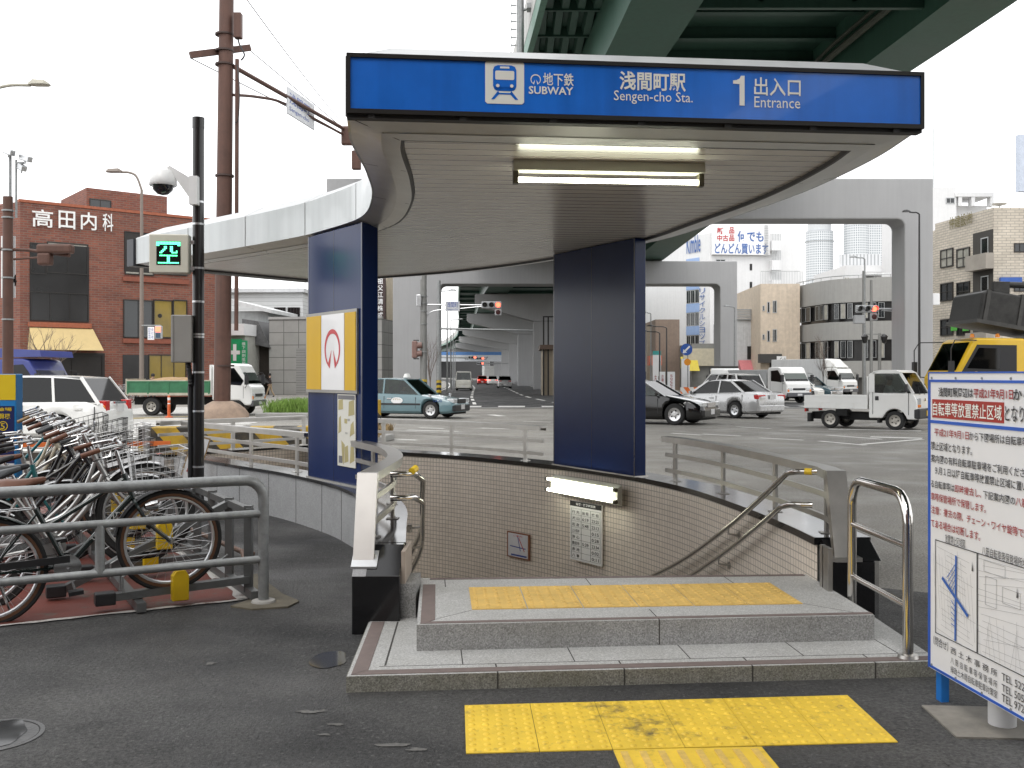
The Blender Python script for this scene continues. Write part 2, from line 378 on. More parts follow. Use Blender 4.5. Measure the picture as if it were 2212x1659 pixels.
brown_strip = M('brown_non_slip_strip', (.16, .125, .115), .8, var=.15, vs=20)
# ================================================================ curves of the entrance (metres)
LW = cr([(-1.0,6.4),(-1.07,7.1),(-1.142,7.85),(-1.24,8.4),(-1.36,8.9),(-1.556,9.4),(-1.8,9.9),(-2.17,10.5),(-2.63,11.15),(-3.44,12.1),(-4.6,13.55)], 5)   # outer face, left wall
RW = cr([(2.03,6.62),(2.0,7.26),(1.9,8.3),(1.70,9.5),(1.40,10.4),(.98,11.25),(.47,12.0),(-.66,13.3),(-1.93,14.25),(-3.1,15.2)], 5)                    # inner face, right wall
LI = offs(LW, -.3); RO = offs(RW, -.34)
TOP = .52
# ================================================================ ground
m_road = m_asphalt('worn_road_asphalt', (.215, .205, .188), (.33, .315, .285), .35, .3, .3, (.45, .9))
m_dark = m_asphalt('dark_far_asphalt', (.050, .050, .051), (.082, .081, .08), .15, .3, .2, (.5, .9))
m_pave = m_asphalt('damp_pavement_asphalt', (.026, .026, .027), (.082, .080, .077), .75, .45, .45, (.38, .85))
hole = [(p.x - .1, p.y) for p in offs(LW, -.15)] + [(p.x, p.y) for p in reversed(offs(RW, -.17))]
hole[0] = (-.85, 6.45); hole[len(LW)] = hole[len(LW)]
b = MB(); b.fill([[(-120,-120),(120,-120),(120,200),(-120,200)], hole], 0)
b.fill([[(-3000,-3000),(3000,-3000),(3000,4500),(-3000,4500)], [(-120,-120),(120,-120),(120,200),(-120,200)]], 0)
struct(b.build('ground', m_road))
lc = offs(LW, -.15)
b = MB(); b.fill([[(-40,-30),(40,-30),(40,-2),(8,4.4),(2.45,7.65),(2.25,7.6),(2.2,6.7),(2.1,5.6),(-.7,5.5)] + [(p.x, p.y) for p in lc] + [(-4.4,13.7),(-5.5,15.2),(-40,16.5)]], .004)
struct(b.build('pavement', m_pave))
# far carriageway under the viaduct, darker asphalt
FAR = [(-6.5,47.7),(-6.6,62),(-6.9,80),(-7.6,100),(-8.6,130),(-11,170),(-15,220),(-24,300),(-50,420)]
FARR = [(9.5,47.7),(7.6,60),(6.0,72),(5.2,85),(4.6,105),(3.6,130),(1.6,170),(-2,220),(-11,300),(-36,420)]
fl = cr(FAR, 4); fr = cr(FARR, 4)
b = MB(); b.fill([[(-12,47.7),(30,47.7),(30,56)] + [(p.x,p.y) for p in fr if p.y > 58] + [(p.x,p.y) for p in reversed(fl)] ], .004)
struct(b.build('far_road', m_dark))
m_line = M('worn_white_road_paint', (.74, .73, .70), .7, var=.1, vs=2, dirt=((.30,.29,.27), 3.5, .58))
m_yline = M('worn_yellow_road_paint', (.55, .40, .12), .7, var=.15, vs=2, dirt=((.22,.21,.2), 3.5, .55))
def marks(name, quads, z, mat):
    b = MB()
    for q in quads: b.add([(x, y, z) for x, y in q], [(0, 1, 2, 3)] if len(q) == 4 else [tuple(range(len(q)))])
    return struct(b.build(name, mat))
def seg(p, q, w):
    p, q = V(p), V(q); n = V((-(q-p).y, (q-p).x)).normalized() * w / 2
    return [p - n, q - n, q + n, p + n]
def g2(u, v): g = G(u, v); return (g.x, g.y)
Q = []
# lane dashes and edge lines of the far road
def lane(f0, g0, y0, y1, step, ln, w=.20):
    y = y0
    while y < y1:
        k = lambda yy: (interp([(p.y, p.x) for p in fl], yy) * (1 - f0) + interp([(p.y, p.x) for p in fr], yy) * f0, yy)
        Q.append(seg(k(y), k(y + ln), w)); y += step
lane(.30, 0, 54, 260, 8, 4.2); lane(.62, 0, 54, 260, 8, 4.2)
lane(.03, 0, 56, 300, 3, 3.01); lane(.96, 0, 60, 300, 3, 3.01)
marks('far_lane_lines', Q, .008, m_line)
Q = [seg((-10, 48.6), (30, 48.6), .3)]
x = -9.5
while x < 22: Q.append([(x, 49.6), (x + 1.35, 49.6), (x + 1.35, 51.3), (x, 51.3)]); x += 2.2
marks('far_stop_line', Q, .008, m_line)
Q = []
for (u0, v0, u1, v1) in ((1450,936,1515,940),(1518,938,1600,942),(1640,946,1735,951),(1786,940,1905,949),(1770,953,1870,962),(1862,960,1992,949),(1590,922,1665,926),
                         (880,929,990,932),(905,924,960,926),(1130,910,1190,912),(1040,925,1150,928),(840,948,900,951)):
    Q.append(seg(g2(u0, v0), g2(u1, v1), .16))
for (u0, v0, u1, v1) in ((1880,944,1992,947),(1790,927,1990,931),(1060,896,1085,899)): Q.append(seg(g2(u0, v0), g2(u1, v1), .35))
for k in range(7):
    Q.append(seg((15.5 + k * .9, 37), (17.5 + k * .9, 41), .42))
marks('junction_lines', Q, .0045, m_line)
Q = []
for k in range(18):                                # zebra crossing on the left
    y = 20.0 + k * .95; Q.append([(-13.5, y), (-7.9 - k * .05, y), (-7.9 - k * .05, y + .45), (-13.5, y + .45)])
for k in range(10):
    y = 40.5 + k * .9; Q.append([(-18, y), (-12.5, y), (-12.5, y + .45), (-18, y + .45)])
marks('zebra_crossing', Q, .0045, m_line)
marks('yellow_channel_lines', [seg((-14.5, 36.5), (-10.2, 35.6), .22), seg((-14.5, 36.5), (-12, 39), .22)], .005, m_yline)
# damp puddles in shallow dips and repair patches of the pavement
m_pud = M('standing_water', (.045, .046, .047), .06, var=.05, spec=.2)
def blob(cx, cy, rx, ry, n=28, j=.22, seed=1):
    r = random.Random(seed); ks = [r.uniform(-j, j) for _ in range(5)]; ph = [r.uniform(0, 6.3) for _ in range(5)]
    o = []
    for i in range(n):
        a = 2 * math.pi * i / n; m = 1 + sum(ks[k] * math.cos((k + 1) * a + ph[k]) for k in range(5)) * .7
        o.append((cx + rx * m * math.cos(a), cy + ry * m * math.sin(a)))
    return o
for i, (c, rx, ry, lab) in enumerate(((G(712,1428), .10, .17, 0), (G(-18,1590), .15, .15, 1))):
    b = MB(); b.fill([blob(c.x, c.y, rx, ry, seed=i + 3)], .008); struct(b.build('puddle', m_pud))
m_stain = M('pale_dried_stain', (.115, .112, .105), .8, var=.4, vs=40)
for i, (u, v, rx, ry) in enumerate(((455,1436,.022,.03),(850,1612,.075,.02),(665,1540,.06,.02),(905,1622,.05,.015),(540,1290,.02,.015),(640,1325,.02,.01),(725,1568,.04,.014),(700,1590,.03,.012))):
    c = G(u, v); b = MB(); b.fill([blob(c.x, c.y, rx, ry, 18, .3, i + 20)], .0075); struct(b.build('pavement_stain', m_stain))
m_ring = M('iron_cover', (.075, .075, .075), .35, .0, var=.3, vs=12, bump=.4, bs=60)
c = G(-18, 1592); b = MB(); b.lathe([(.0,.006),(.19,.006),(.19,.004)], (c.x, c.y, 0), n=40); b.lathe([(.195,.0075),(.215,.0075)], (c.x, c.y, 0), n=40, cap=False)
tag(b.build('manhole_cover', m_ring), 'round iron manhole cover half full of water, pavement bottom left', 'manhole cover')
c = G(2120, 1648); b = MB(); b.lathe([(.0,.007),(.16,.007),(.16,.004)], (c.x, c.y, 0), n=32)
tag(b.build('valve_cover', m_pave), 'small round dark valve cover in the pavement under the white notice board', 'valve cover')
# ================================================================ granite steps of the entrance
st = thing('entrance_steps', 'two grey granite entrance steps with brown nosing strips and yellow tactile tiles', 'steps', (0, 0, 0))
S1 = [(-.833,5.0),(2.27,5.27),(2.27,7.1),(-.66,6.75),(-.88,6.1)]
b = MB(); b.prism(S1, -.05, .084)
b.mi = 1; b.prism([(p[0]*1.0, p[1]) for p in [(-.829,5.004),(2.266,5.274),(2.266,7.09),(-.66,6.74),(-.876,6.1)]], .084, .0855)
b.build('lower_step', [granite_dirty, granite_top], st)
S2 = [(-.523,5.46),(2.07,5.685),(2.03,6.85),(-.72,6.72),(-.72,6.5),(-.6,6.5)]
b = MB(); b.prism(S2, .0856, .228)
b.mi = 1; b.prism([(-.519,5.464),(2.066,5.689),(2.026,6.846),(-.716,6.716),(-.716,6.504),(-.596,6.504)], .228, .2295)
b.build('platform', [granite, granite_top], st)
def lerp2(p, q, t): return (p[0] + (q[0]-p[0]) * t, p[1] + (q[1]-p[1]) * t)
td = V((.9962, .0868)); nd2 = V((-.0868, .9962))
def ribbon(b, p, q, o0, o1, z0, z1, cut0=0, cut1=0):
    p, q = V(p), V(q); d = (q-p).normalized(); n = V((-d.y, d.x))
    b.prism([p + n*o0 + d*cut0*o0, q + n*o0 - d*cut1*o0, q + n*o1 - d*cut1*o1, p + n*o1 + d*cut0*o1], z0, z1)
b = MB(); ribbon(b, S1[0], S1[1], .022, .09, .0855, .0885, 1); ribbon(b, S1[4], S1[0], .022, .10, .0855, .0885, 0, 1); b.build('nosing_strip', brown_strip, st)
b = MB(); ribbon(b, S2[0], S2[1], .02, .062, .2295, .2325, 1); ribbon(b, S2[5], S2[0], .02, .10, .2295, .2325, 0, 1); b.build('nosing_strip', brown_strip, st)
b = MB(); ribbon(b, (-.55,6.66), (2.0,6.79), 0, .05, .2295, .2325); b.build('nosing_strip', brown_strip, st)
joint = M('dark_joint', (.05, .047, .043), .9)
b = MB()
for i in range(1, 5):                              # joints in the faces and the paving
    t = (.245, .455, .672, .885)[i-1]; p = lerp2(S1[0], S1[1], t); b.prism([V(p) + td*k - nd2*.0015 + nd2*j for k, j in ((-.004,0),(.004,0),(.004,.02),(-.004,.02))], 0, .0862)
    b.prism([V(p) + nd2*a + td*k for a, k in ((.09,-.004),(.09,.004),(.155,.004),(.155,-.004))], .0855, .0862)
for a in (.155,): ribbon(b, S1[0], S1[1], a, a + .005, .0855, .0862, 1); ribbon(b, S1[4], S1[0], a + .02, a + .03, .0855, .0862, 0, 1)
for t in (.19, .38, .58, .78, .95):
    p = V(lerp2(S1[0], S1[1], t)); b.prism([p + nd2*a + td*k for a, k in ((.16,-.003),(.16,.003),(.5,.003),(.5,-.003))], .0855, .0862)
p = V(lerp2(S2[0], S2[1], .52)); b.prism([p + td*k + nd2*j for k, j in ((-.003,-.0015),(.003,-.0015),(.003,.25),(-.003,.25))], .09, .2302)
b.prism([V((-.5,5.51)), V((-.495,5.512)), V((-.235,5.80)), V((-.24,5.80))], .2295, .2302)
b.prism([V((2.0,5.72)), V((2.006,5.72)), V((1.75,5.97)), V((1.745,5.97))], .2295, .2302)
for t in (.1, .45, .8): p = V(lerp2((-.7,6.42),(2.0,6.58),t)); b.prism([p + td*k + nd2*j for k, j in ((-.003,0),(.003,0),(.003,.25),(-.003,.25))], .2295, .2302)
b.build('joints', joint, st)
m_tac = M('ochre_tactile_tile', (.62, .41, .115), .7, var=.14, vs=9, dirt=((.20,.14,.05), 11, .59), bump=.2, spots=((G(1330,1300,.23).x, G(1330,1300,.23).y, .28),))
o = V((-.238,5.81)); t_ = V((1.975,.145)).normalized(); n_ = V((-t_.y, t_.x))
def dome(b, c, z, r=.016, h=.005):
    b.lathe([(r, z), (r*.8, z + h*.7), (r*.35, z + h), (0, z + h)], (c.x, c.y, 0), n=8)
for i in range(6):
    for j in range(2):
        b = MB(); p = o + t_*(i*.331) + n_*(j*.30)
        b.prism([p + t_*.004, p + t_*.327, p + t_*.327 + n_*.2985, p + t_*.004 + n_*.2985], .2295, .2345)
        for a in range(5):
            for c in range(5): dome(b, p + t_*(.034 + a*.066) + n_*(.03 + c*.06), .2345, .015, .006)
        b.build('tactile_tile', m_tac, st, smooth=40)
# flight going down between the curved walls
b = MB(); N = 20; la = LI[2:]; ra = RW[1:]
def at(path, t):
    x = t * (len(path) - 1); i = min(int(x), len(path) - 2); return V(path[i][:2]).lerp(V(path[i+1][:2]), x - i)
for i in range(N):
    z = .228 - .165 * (i + 1); t0, t1 = i / N * .86, (i + 1) / N * .86
    b.prism([at(la, t0), at(ra, t0), at(ra, t1), at(la, t1)], -4.6, z)
b.prism([at(la, .86), at(ra, .86), at(ra, 1), at(la, 1)], -4.6, .228 - .165 * 20)
b.build('stair_flight', granite, st)
# tactile plates on the pavement
m_yel = M('bright_yellow_tactile', (.74, .505, .045), .6, var=.14, vs=5, dirt=((.13,.10,.04), 11, .565), bump=.15, spots=((G(1400,1572).x, G(1400,1572).y, .30), (G(1300,1535).x, G(1300,1535).y, .18)))
P0 = G(1003,1527); P1 = G(1831,1505); P2 = G(1940,1606); P3 = G(1006,1631)
q = [V((p.x, p.y)) for p in (P3, P2, P1, P0)]
tp = thing('tactile_plate', 'wide bright yellow dotted tactile plate glued on dark pavement before the steps', 'tactile paving')
for k in range(6):
    b = MB(); a0, a1 = k/6 + .0008, (k+1)/6 - .0008
    B = lambda s, t: (q[0].lerp(q[1], s)).lerp(q[3].lerp(q[2], s), t)
    b.prism([B(a0,0), B(a1,0), B(a1,1), B(a0,1)], .004, .0085)
    for i in range(5):
        for j in range(10): dome(b, B(k/6 + (i + .5)/30, (j + .5)/10), .0085, .0165, .006)
    b.build('dotted_sheet', m_yel, tp, smooth=40)
E1 = V((G(1325,1624).x, G(1325,1624).y)); E2 = V((G(1645,1617).x, G(1645,1617).y)); dn = (q[0] - q[3]).normalized()
tp = thing('guide_strip', 'bright yellow ribbed tactile guide strip leading away from the dotted plate', 'tactile paving')
b = MB(); dn = V((.06, -1)).normalized(); ex = (E2 - E1)
b.prism([E1, E1 + dn*1.6, E2 + dn*1.6, E2], .0041, .0088); b.build('ribbed_sheet', m_yel, tp)
b = MB()
for k in range(8):
    for j in range(5):
        c = E1 + ex*((k + .5)/8) + dn*(.03 + j*.31); s = ex.normalized()*.015
        b.prism([c - s, c + dn*.26 - s, c + dn*.26 + s, c + s], .0088, .0125)
b.build('rib', M('worn_yellow_rib', (.62, .42, .10), .7, var=.2, vs=30), tp)
# ================================================================ stairwell walls
m_tile = m_brick('beige_wall_tile', (.72, .64, .55), (.79, .71, .62), (.38, .335, .285), .055, .055, .0045, True, 0., .35, stain=.10)
m_clad = m_granite('grey_granite_cladding', (.36, .365, .37), .7, .35, .35, (.20, .20, .19))
wl = thing('stair_wall', 'low curved grey granite stair wall with black coping on the left of the steps', 'wall')
b = MB(); b.sweep(LW, [(0, -.1), (0, .488), (-.28, .488), (-.28, -.1)]); b.build('granite_cladding', m_clad, wl, smooth=30)
b = MB()
acc = 0
for i in range(1, len(LW)):                        # vertical joints between the slabs
    acc += (V(LW[i][:2]) - V(LW[i-1][:2])).length
    if acc > .6:
        acc = 0; p = V(LW[i][:2]); d = (p - V(LW[i-1][:2])).normalized(); n = V((-d.y, d.x)); b.prism([p - d*.004 - n*.01, p + d*.004 - n*.01, p + d*.004 + n*.002, p - d*.004 + n*.002], 0, .488)
b.build('slab_joints', joint, wl)
b = MB(); b.sweep(LI, [(0, -4.6), (0, .488)], profclosed=False); b.build('tiled_face', m_tile, wl, smooth=30, fix=False)
b = MB(); b.sweep(LW, [(.015, .489), (.015, TOP), (-.315, TOP), (-.315, .489)]); b.build('coping', granite_black, wl, smooth=30)
# black pier with a sloping head that closes each wall
def pier(x0, x1, y0, y1, wall, mirror=0):
    b = MB(); b.prism([(y0, 0), (y0, .362), (y1, TOP - .002), (y1 + .12, TOP - .002), (y1 + .12, 0)], x0, x1, lambda y, z, x: (x, y, z)); return b.build('pier', granite_black, wall, bevel=.006)
pier(-.985, -.69, 6.12, 6.36, wl)
b = MB(); b.prism([(6.12,.363),(6.36,.5225),(6.36,.5195),(6.12,.360)], -.985, -.90, lambda y, z, x: (x, y, z)); b.build('pale_edge_slab', m_granite('light_pier_slab', (.30,.30,.31), .5, .2, .1), wl)
b = MB(); b.box(-.69, -.60, 6.2, 6.55, .084, .30); b.build('base_block', granite, wl)
b = MB(); b.box(-.69, -.665, 6.2, 6.6, .30, .50); b.build('reveal', M('beige_reveal', (.36,.30,.25), .6), wl)
wr = thing('stair_wall', 'long curved beige tiled stair wall with black coping on the right of the steps', 'wall')
b = MB(); b.sweep(RW, [(-.02, -4.6), (-.02, .488), (-.34, .488), (-.34, -4.6)]); b.build('granite_cladding', m_clad, wr, smooth=30)
b = MB(); b.sweep(RW, [(0, -4.6), (0, .488)], profclosed=False); b.build('tiled_face', m_tile, wr, smooth=30, fix=False)
b = MB(); b.sweep(RW, [(.02, .470), (.02, TOP), (-.36, TOP), (-.36, .470)]); b.build('coping', granite_black, wr, smooth=30)
b = MB(); b.prism([(2.06,6.42),(2.34,6.42),(2.44,6.62),(2.40,6.9),(2.06,6.9)], 0, .40); b.build('pier', granite_black, wr, bevel=.006)
b = MB(); b.prism([(6.42,.40),(6.42,.405),(6.64,TOP-.003),(6.9,TOP-.003),(6.9,.40)], 2.06, 2.38, lambda y, z, x: (x, y, z)); b.build('pier_head', granite_black, wr, bevel=.004)
b = MB(); b.box(2.0, 2.03, 6.30, 6.40, .228, .50); b.box(2.0, 2.03, 6.42, 6.47, .228, .50); b.build('steel_jamb', steel, wr)
we = thing('stair_wall', 'short end wall of the stairwell below the far rail, behind the black pole', 'wall')
EW = [(-4.72,13.5),(-3.95,14.4),(-3.12,15.36)]
b = MB(); b.sweep(EW, [(0,-4.6),(0,.488),(.3,.488),(.3,-4.6)]); b.build('granite_cladding', m_clad, we)
b = MB(); b.sweep(EW, [(-.012,-4.6),(-.012,.488)], profclosed=False); b.build('tiled_face', m_tile, we, fix=False)
b = MB(); b.sweep(EW, [(-.03,.489),(-.03,.519),(.32,.519),(.32,.489)]); b.build('coping', granite_black, we)
# ================================================================ steel rails on the walls
def rail(label, path, z0=TOP, step=1.0, end=None, front=None, group='flat bar rails on the stair walls', bars=(.78,.62), ht=.97, skip_first=False):
    t = thing('wall_rail', label, 'railing', group=group); path = [V(p[:2]) for p in path]
    b = MB(); b.sweep(path, [(.06, ht - .028), (.06, ht), (-.06, ht), (-.06, ht - .028)]); b.sweep(path, [(.055, ht-.06), (.055, ht-.028), (.045, ht-.028), (.045, ht-.06)]); b.sweep(path, [(-.045, ht-.06), (-.045, ht-.028), (-.055, ht-.028), (-.055, ht-.06)])
    b.build('top_rail', steel, t, smooth=30)
    for z in bars:
        b = MB(); b.sweep(path, [(.012, z - .02), (.012, z + .02), (-.012, z + .02), (-.012, z - .02)]); b.build('lower_bar', steel, t, smooth=30)
    acc = step * .85
    for i in range(1, len(path)):
        d = path[i] - path[i-1]; L = d.length; acc += L
        if acc >= step:
            acc = 0; p = path[i]; d.normalize(); b = MB(); b.beam((p.x, p.y, z0), (p.x, p.y, ht - .028), .022, .06, (d.x, d.y, 0)); b.beam((p.x, p.y, z0), (p.x, p.y, z0 + .006), .09, .09, (d.x, d.y, 0)); b.build('post', steel, t)
    return t
def cut(path, y0, y1): return [p for p in path if y0 <= p[1] <= y1]
rm = offs(RW, -.13); lm = offs(LW, -.15)
t = rail('curved flat bar steel rail on the right stair wall before the plain column', [(2.13,6.62)] + cut(rm, 6.75, 10.35), step=1.05)
b = MB(); b.prism([(6.62,.97),(6.62,.94),(6.43,.40),(6.37,.40),(6.555,.97)], 2.07, 2.20, lambda y, z, x: (x, y, z)); b.build('end_plate', steel, t)
b = MB(); b.box(2.03, 2.24, 6.36, 6.50, .405, .43); b.build('foot_plate', steel, t)
rail('curved flat bar steel rail on the tiled wall between the two blue columns', [p for p in rm if p[1] >= 12.15], step=1.15)
rail('short straight steel rail on the far end wall of the stairwell', offs(EW, .15), z0=.519, step=1.1)
rail('curved flat bar steel rail on the granite wall behind the black pole', [p for p in lm if p[1] >= 10.75], step=1.1)
lp = [V((-.93, 6.45)), V((-.915, 6.9))] + [p for p in lm if 7.2 <= p[1] <= 9.65]
lp = [V(p) for p in cr([(-.93,6.45),(-.91,7.0),(-.90,7.6),(-.96,8.1),(-1.1,8.7),(-1.32,9.25),(-1.5,9.6)], 5)]
t = rail('short S curved steel rail with wide sloping plate on the left stair wall', lp, step=.75)
b = MB(); b.prism([(6.45,.97),(6.47,.94),(6.235,.42),(6.215,.42),(6.40,.97)], -.995, -.865, lambda y, z, x: (x, y, z)); b.build('end_plate', M('brushed_bright_steel', (.78,.77,.74), .42, .9, var=.05), t)
b = MB(); b.beam((-.925, 6.255, .405), (-.925, 6.27, .47), .125, .06, (0,1,0)); b.build('foot', steel, t)
b = MB(); X = [(-.995+.0,6.165),(-.855+.03,6.165),(-.825,6.33),(-.995,6.33)]
b.prism([(6.17,.400),(6.30,.486),(6.30,.49),(6.17,.412)], -1.0, -.84, lambda y, z, x: (x, y, z)); b.build('foot_plate', alu, t)
# round handrails running down both walls
def hand(label, pathfn, rails, gname, side):
    t = thing('stair_handrail', label, 'handrail', group=gname)
    for z0, y0, tag_ in rails:
        pts = pathfn(y0, z0); b = MB(); b.tube(pts, .02, 10); b.build('rail_tube', polish, t, smooth=40)
        b = MB()
        for k in (10, 22):
            if k < len(pts): p = pts[k]; b.tube([p, p + V((0,0,-.06)), p + V((side*.10, .02, -.08))], .009, 6); b.cyl(p + V((side*.09,.02,-.08)), p + V((side*.115,.025,-.08)), .032, n=10)
        b.build('bracket', steel, t, smooth=40)
    return t
SL_ = .43
def rpath(y0, z0):
    p = [V((2.03, y0 - .12, z0)), V((1.97, y0 - .10, z0)), V((1.93, y0, z0 - .01))]
    for q_ in [q_ for q_ in offs(RW, .10) if y0 + .15 < q_[1] < 12.5]: p.append(V((q_.x, q_.y, z0 - SL_ * (q_.y - y0 - .1))))
    return p
t = hand('pair of polished round handrails running down the right tiled wall', rpath, ((.955, 6.75, 1), (.72, 6.85, 2)), 'handrails of the stairs', 1)
b = MB(); b.cyl((2.0, 6.635, .955), (1.96, 6.66, .955), .0225, n=10); b.build('braille_band', M('yellow_band', (.7,.48,.02), .5), t)
def lpath(y0, z0):
    p = [V((-.79, y0 - .12, z0)), V((-.70, y0 - .12, z0)), V((-.645, y0 - .07, z0)), V((-.632, y0, z0 - .02))]
    for q_ in [q_ for q_ in offs(LI, -.09) if y0 + .15 < q_[1] < 10.5]: p.append(V((q_.x + .04, q_.y, z0 - SL_ * (q_.y - y0 - .05))))
    return p
t = hand('pair of polished round handrails bending down inside the left stair wall', lpath, ((.955, 6.6, 1), (.80, 6.6, 2)), 'handrails of the stairs', -1)
b = MB(); b.cyl((-.655, 6.50, .97), (-.635, 6.56, .985), .024, n=10); b.build('braille_band', MC['yellow_band'], t)
# guard hoop beside the platform
t = thing('guard_hoop', 'polished stainless guard hoop with two cross bars at the right end of the steps', 'guard rail')
p0, p1 = V((2.12,5.33,0)), V((2.10,6.15,0)); up = V((0,0,1)); d = (p1-p0).normalized()
arc = [p0 + up*.086, p0 + up*.80] + [p0 + up*(.80 + .16*math.sin(a)) + d*(.16 - .16*math.cos(a)) for a in (.3,.6,.9,1.2,1.57)] + [p1 - d*(.16*math.cos(a)) *1.0 + up*(.80 + .16*math.sin(a)) - d*.0 - d*0 for a in ()]
arc += [p1 - d*(.16 - .16*math.cos(a)) + up*(.80 + .16*math.sin(a)) for a in (1.57,1.2,.9,.6,.3)] + [p1 + up*.80, p1 + up*.086]
b = MB(); b.tube(arc, .028, 14); b.build('hoop', polish, t, smooth=40)
for z in (.68, .36): b = MB(); b.cyl(p0 + up*z, p1 + up*z, .017, n=10); b.build('cross_bar', polish, t, smooth=40)
for p in (p0, p1): b = MB(); b.lathe([(.0,.0885),(.055,.0885),(.05,.105),(.028,.108)], (p.x, p.y, 0)); b.build('foot_flange', steel, t, smooth=40)
# ================================================================ blue columns
m_blue = M('dark_blue_enamel', (.007, .021, .092), .2, var=.08, vs=1.5, spec=.22)
m_navy = M('navy_panel_joint', (.010, .019, .062), .25, var=.08, coat=.3)  # navy for the joint strips on the column panels
def column(label, A, B, C_, D, zt=3.06):
    t = thing('canopy_column', label, 'column', group='blue columns carrying the canopy')
    b = MB(); b.prism([A, B, C_, D], TOP - .001, zt); b.build('enamel_cladding', m_blue, t, bevel=.008)
    pl = Pl(A, (B[0]-A[0], B[1]-A[1])); L = (V(B)-V(A)).length; b = MB()
    for z in (1.0, ): pass
    for a in (L*.5,): b.rect(pl, a - .003, a + .003, TOP, zt, .002)
    for a in (0.012, L - .012): b.rect(pl, a - .012, a + .012, TOP, zt, .002)
    b.build('panel_joint', m_navy, t)
    b = MB(); b.prism(offs([A, B, C_, D], -.02, True), TOP, TOP + .012); b.build('base_trim', steel, t)
    return t, pl, L
cl, pl, L = column('dark blue enamel column with yellow and white emblem panel and street map', (-2.16,10.55), (-1.43,9.5), (-1.31,9.74), (-2.03,10.83))
yel = M('yellow_panel', (.66, .40, .008), .4, var=.05, spec=.25); wpan = M('white_panel', (.82,.82,.82), .3, var=.03, coat=.3)
frame_m = M('anodised_frame', (.32,.31,.29), .4, .8)
sg = thing('emblem_panel', 'yellow white yellow panel with red open ring emblem on the blue column', 'sign')
b = MB(); b.rect(pl, -.005, .945*L, 1.42, 2.24, .022, .02); b.build('frame', frame_m, sg)
for a0, a1, m in ((.015,.30,yel),(.31,.73,wpan),(.74,.93,yel)):
    b = MB(); b.rect(pl, a0*L, a1*L, 1.45, 2.21, .027, .008); b.build('panel', m, sg)
m_red = M('emblem_red', (.55, .02, .03), .35)
def emblem(b, pl, a, z, r, off, rz=None):
    rz = rz or r; n = 40; a0, a1 = R(-52), R(232); vs = []; fs = []
    for i in range(n + 1):
        g = a0 + (a1 - a0) * i / n; k = abs(i / n - .5) * 2; th = .13 + .10 * (1 - k)
        for q_ in (1, 1 - th): vs.append(pl.p(a + r * q_ * math.cos(g), z + rz * q_ * math.sin(g), off))
    for i in range(n): fs.append((2*i, 2*i+1, 2*i+3, 2*i+2))
    b.add(vs, fs)
    for s_ in (-1, 1):
        b.add([pl.p(a + s_*r*x, z + rz*y, off) for x, y in ((.10,-.02),(.58,-.80),(.32,-.98))], [(0,1,2)])
b = MB(); emblem(b, pl, (.31+.73)/2*L, 1.86, .185, .029, .20); b.build('ring_emblem', m_red, sg)
mp = thing('street_map', 'tall pale street map sheet with tan blocks on the blue column', 'map')
b = MB(); b.rect(pl, .59*L, .905*L, .70, 1.41, .012, .008); b.build('sheet', M('map_paper', (.68,.67,.60), .5, var=.05), mp)
m_tan = M('map_tan', (.42,.36,.17), .6); mg = M('map_grey', (.16,.16,.17), .6)
b = MB(); r = random.Random(5); w_ = .315*L
for (x0, y0, x1, y1) in ((.05,.78,.32,.93),(.62,.70,.95,.93),(.05,.45,.22,.70),(.70,.42,.95,.64),(.40,.05,.62,.30),(.70,.05,.95,.36),(.28,.08,.36,.3),(.4,.6,.55,.66)):
    k = r.uniform(-.06,.06); b.prism([(.59*L + w_*x, .70 + .71*y) for x, y in ((x0,y0),(x1,y0+k),(x1-k,y1),(x0+k,y1-k))], .012, .0135, lambda x, y, o: pl.p(x, y, o))
b.build('map_blocks', m_tan, mp)
b = MB(); b.rect(pl, .60*L, .895*L, 1.36, 1.40, .0135, .001); b.rect(pl, .615*L, .68*L, .73, .80, .0135, .001); b.build('map_title', mg, mp)
b = MB(); b.text('現在地', pl.p(.73*L, 1.02, .014), pl.t, (0,0,1), .05, .02); b.text('浅間町', pl.p(.77*L, 1.15, .014), pl.t, (0,0,1), .06, .024); b.build('map_lettering', mg, mp)
cr_, pr, Lr = column('plain dark blue column on the right tiled wall beside the stairs', (.50,11.98), (1.30,10.52), (1.425,10.6), (.66,12.2), 3.05)
# ================================================================ canopy
FL = cr([(-.95,5.72),(-1.03,6.35),(-1.07,7.3),(-1.165,8.27),(-1.42,9.35),(-1.93,10.2),(-2.4,10.8),(-3.5,11.9),(-5.03,13.32)], 6)
FR = cr([(-2.95,15.85),(-2.2,15.3),(-.6,14.15),(.62,12.75),(1.62,11.0),(2.07,9.4),(2.37,8.1),(2.49,6.9),(2.47,6.06)], 6)
thin_ = lambda L: [L[0]] + [p for p in L if (p-L[0]).length > .5 and (p-L[-1]).length > .5] + [L[-1]]
out_ = [(p.x, p.y) for p in thin_(FL)] + [(p.x, p.y) for p in thin_(FR)]            # clockwise seen from above
out_ = [V(p) for p in out_]
area = sum(a.x*b_.y - b_.x*a.y for a, b_ in zip(out_, out_[1:] + out_[:1]))
if area < 0: out_.reverse()
ins = lambda d: offs(out_, d, True)
cn = thing('entrance_canopy', 'white S curved subway entrance canopy with slatted soffit on two blue columns', 'canopy')
m_soff = m_stripes('slatted_soffit', ((.72,.67,.62),(.055,.05,.045)), .165, (-.0868,.9962,0), .24, .15, (.40,.36,.33), thin=.10)
m_fas = M('white_fascia_panel', (.64,.68,.68), .3, var=.04, vs=2, streak=.10, coat=.3)
m_band = M('brushed_soffit_band', (.72,.73,.72), .3, .35, var=.08, vs=4)
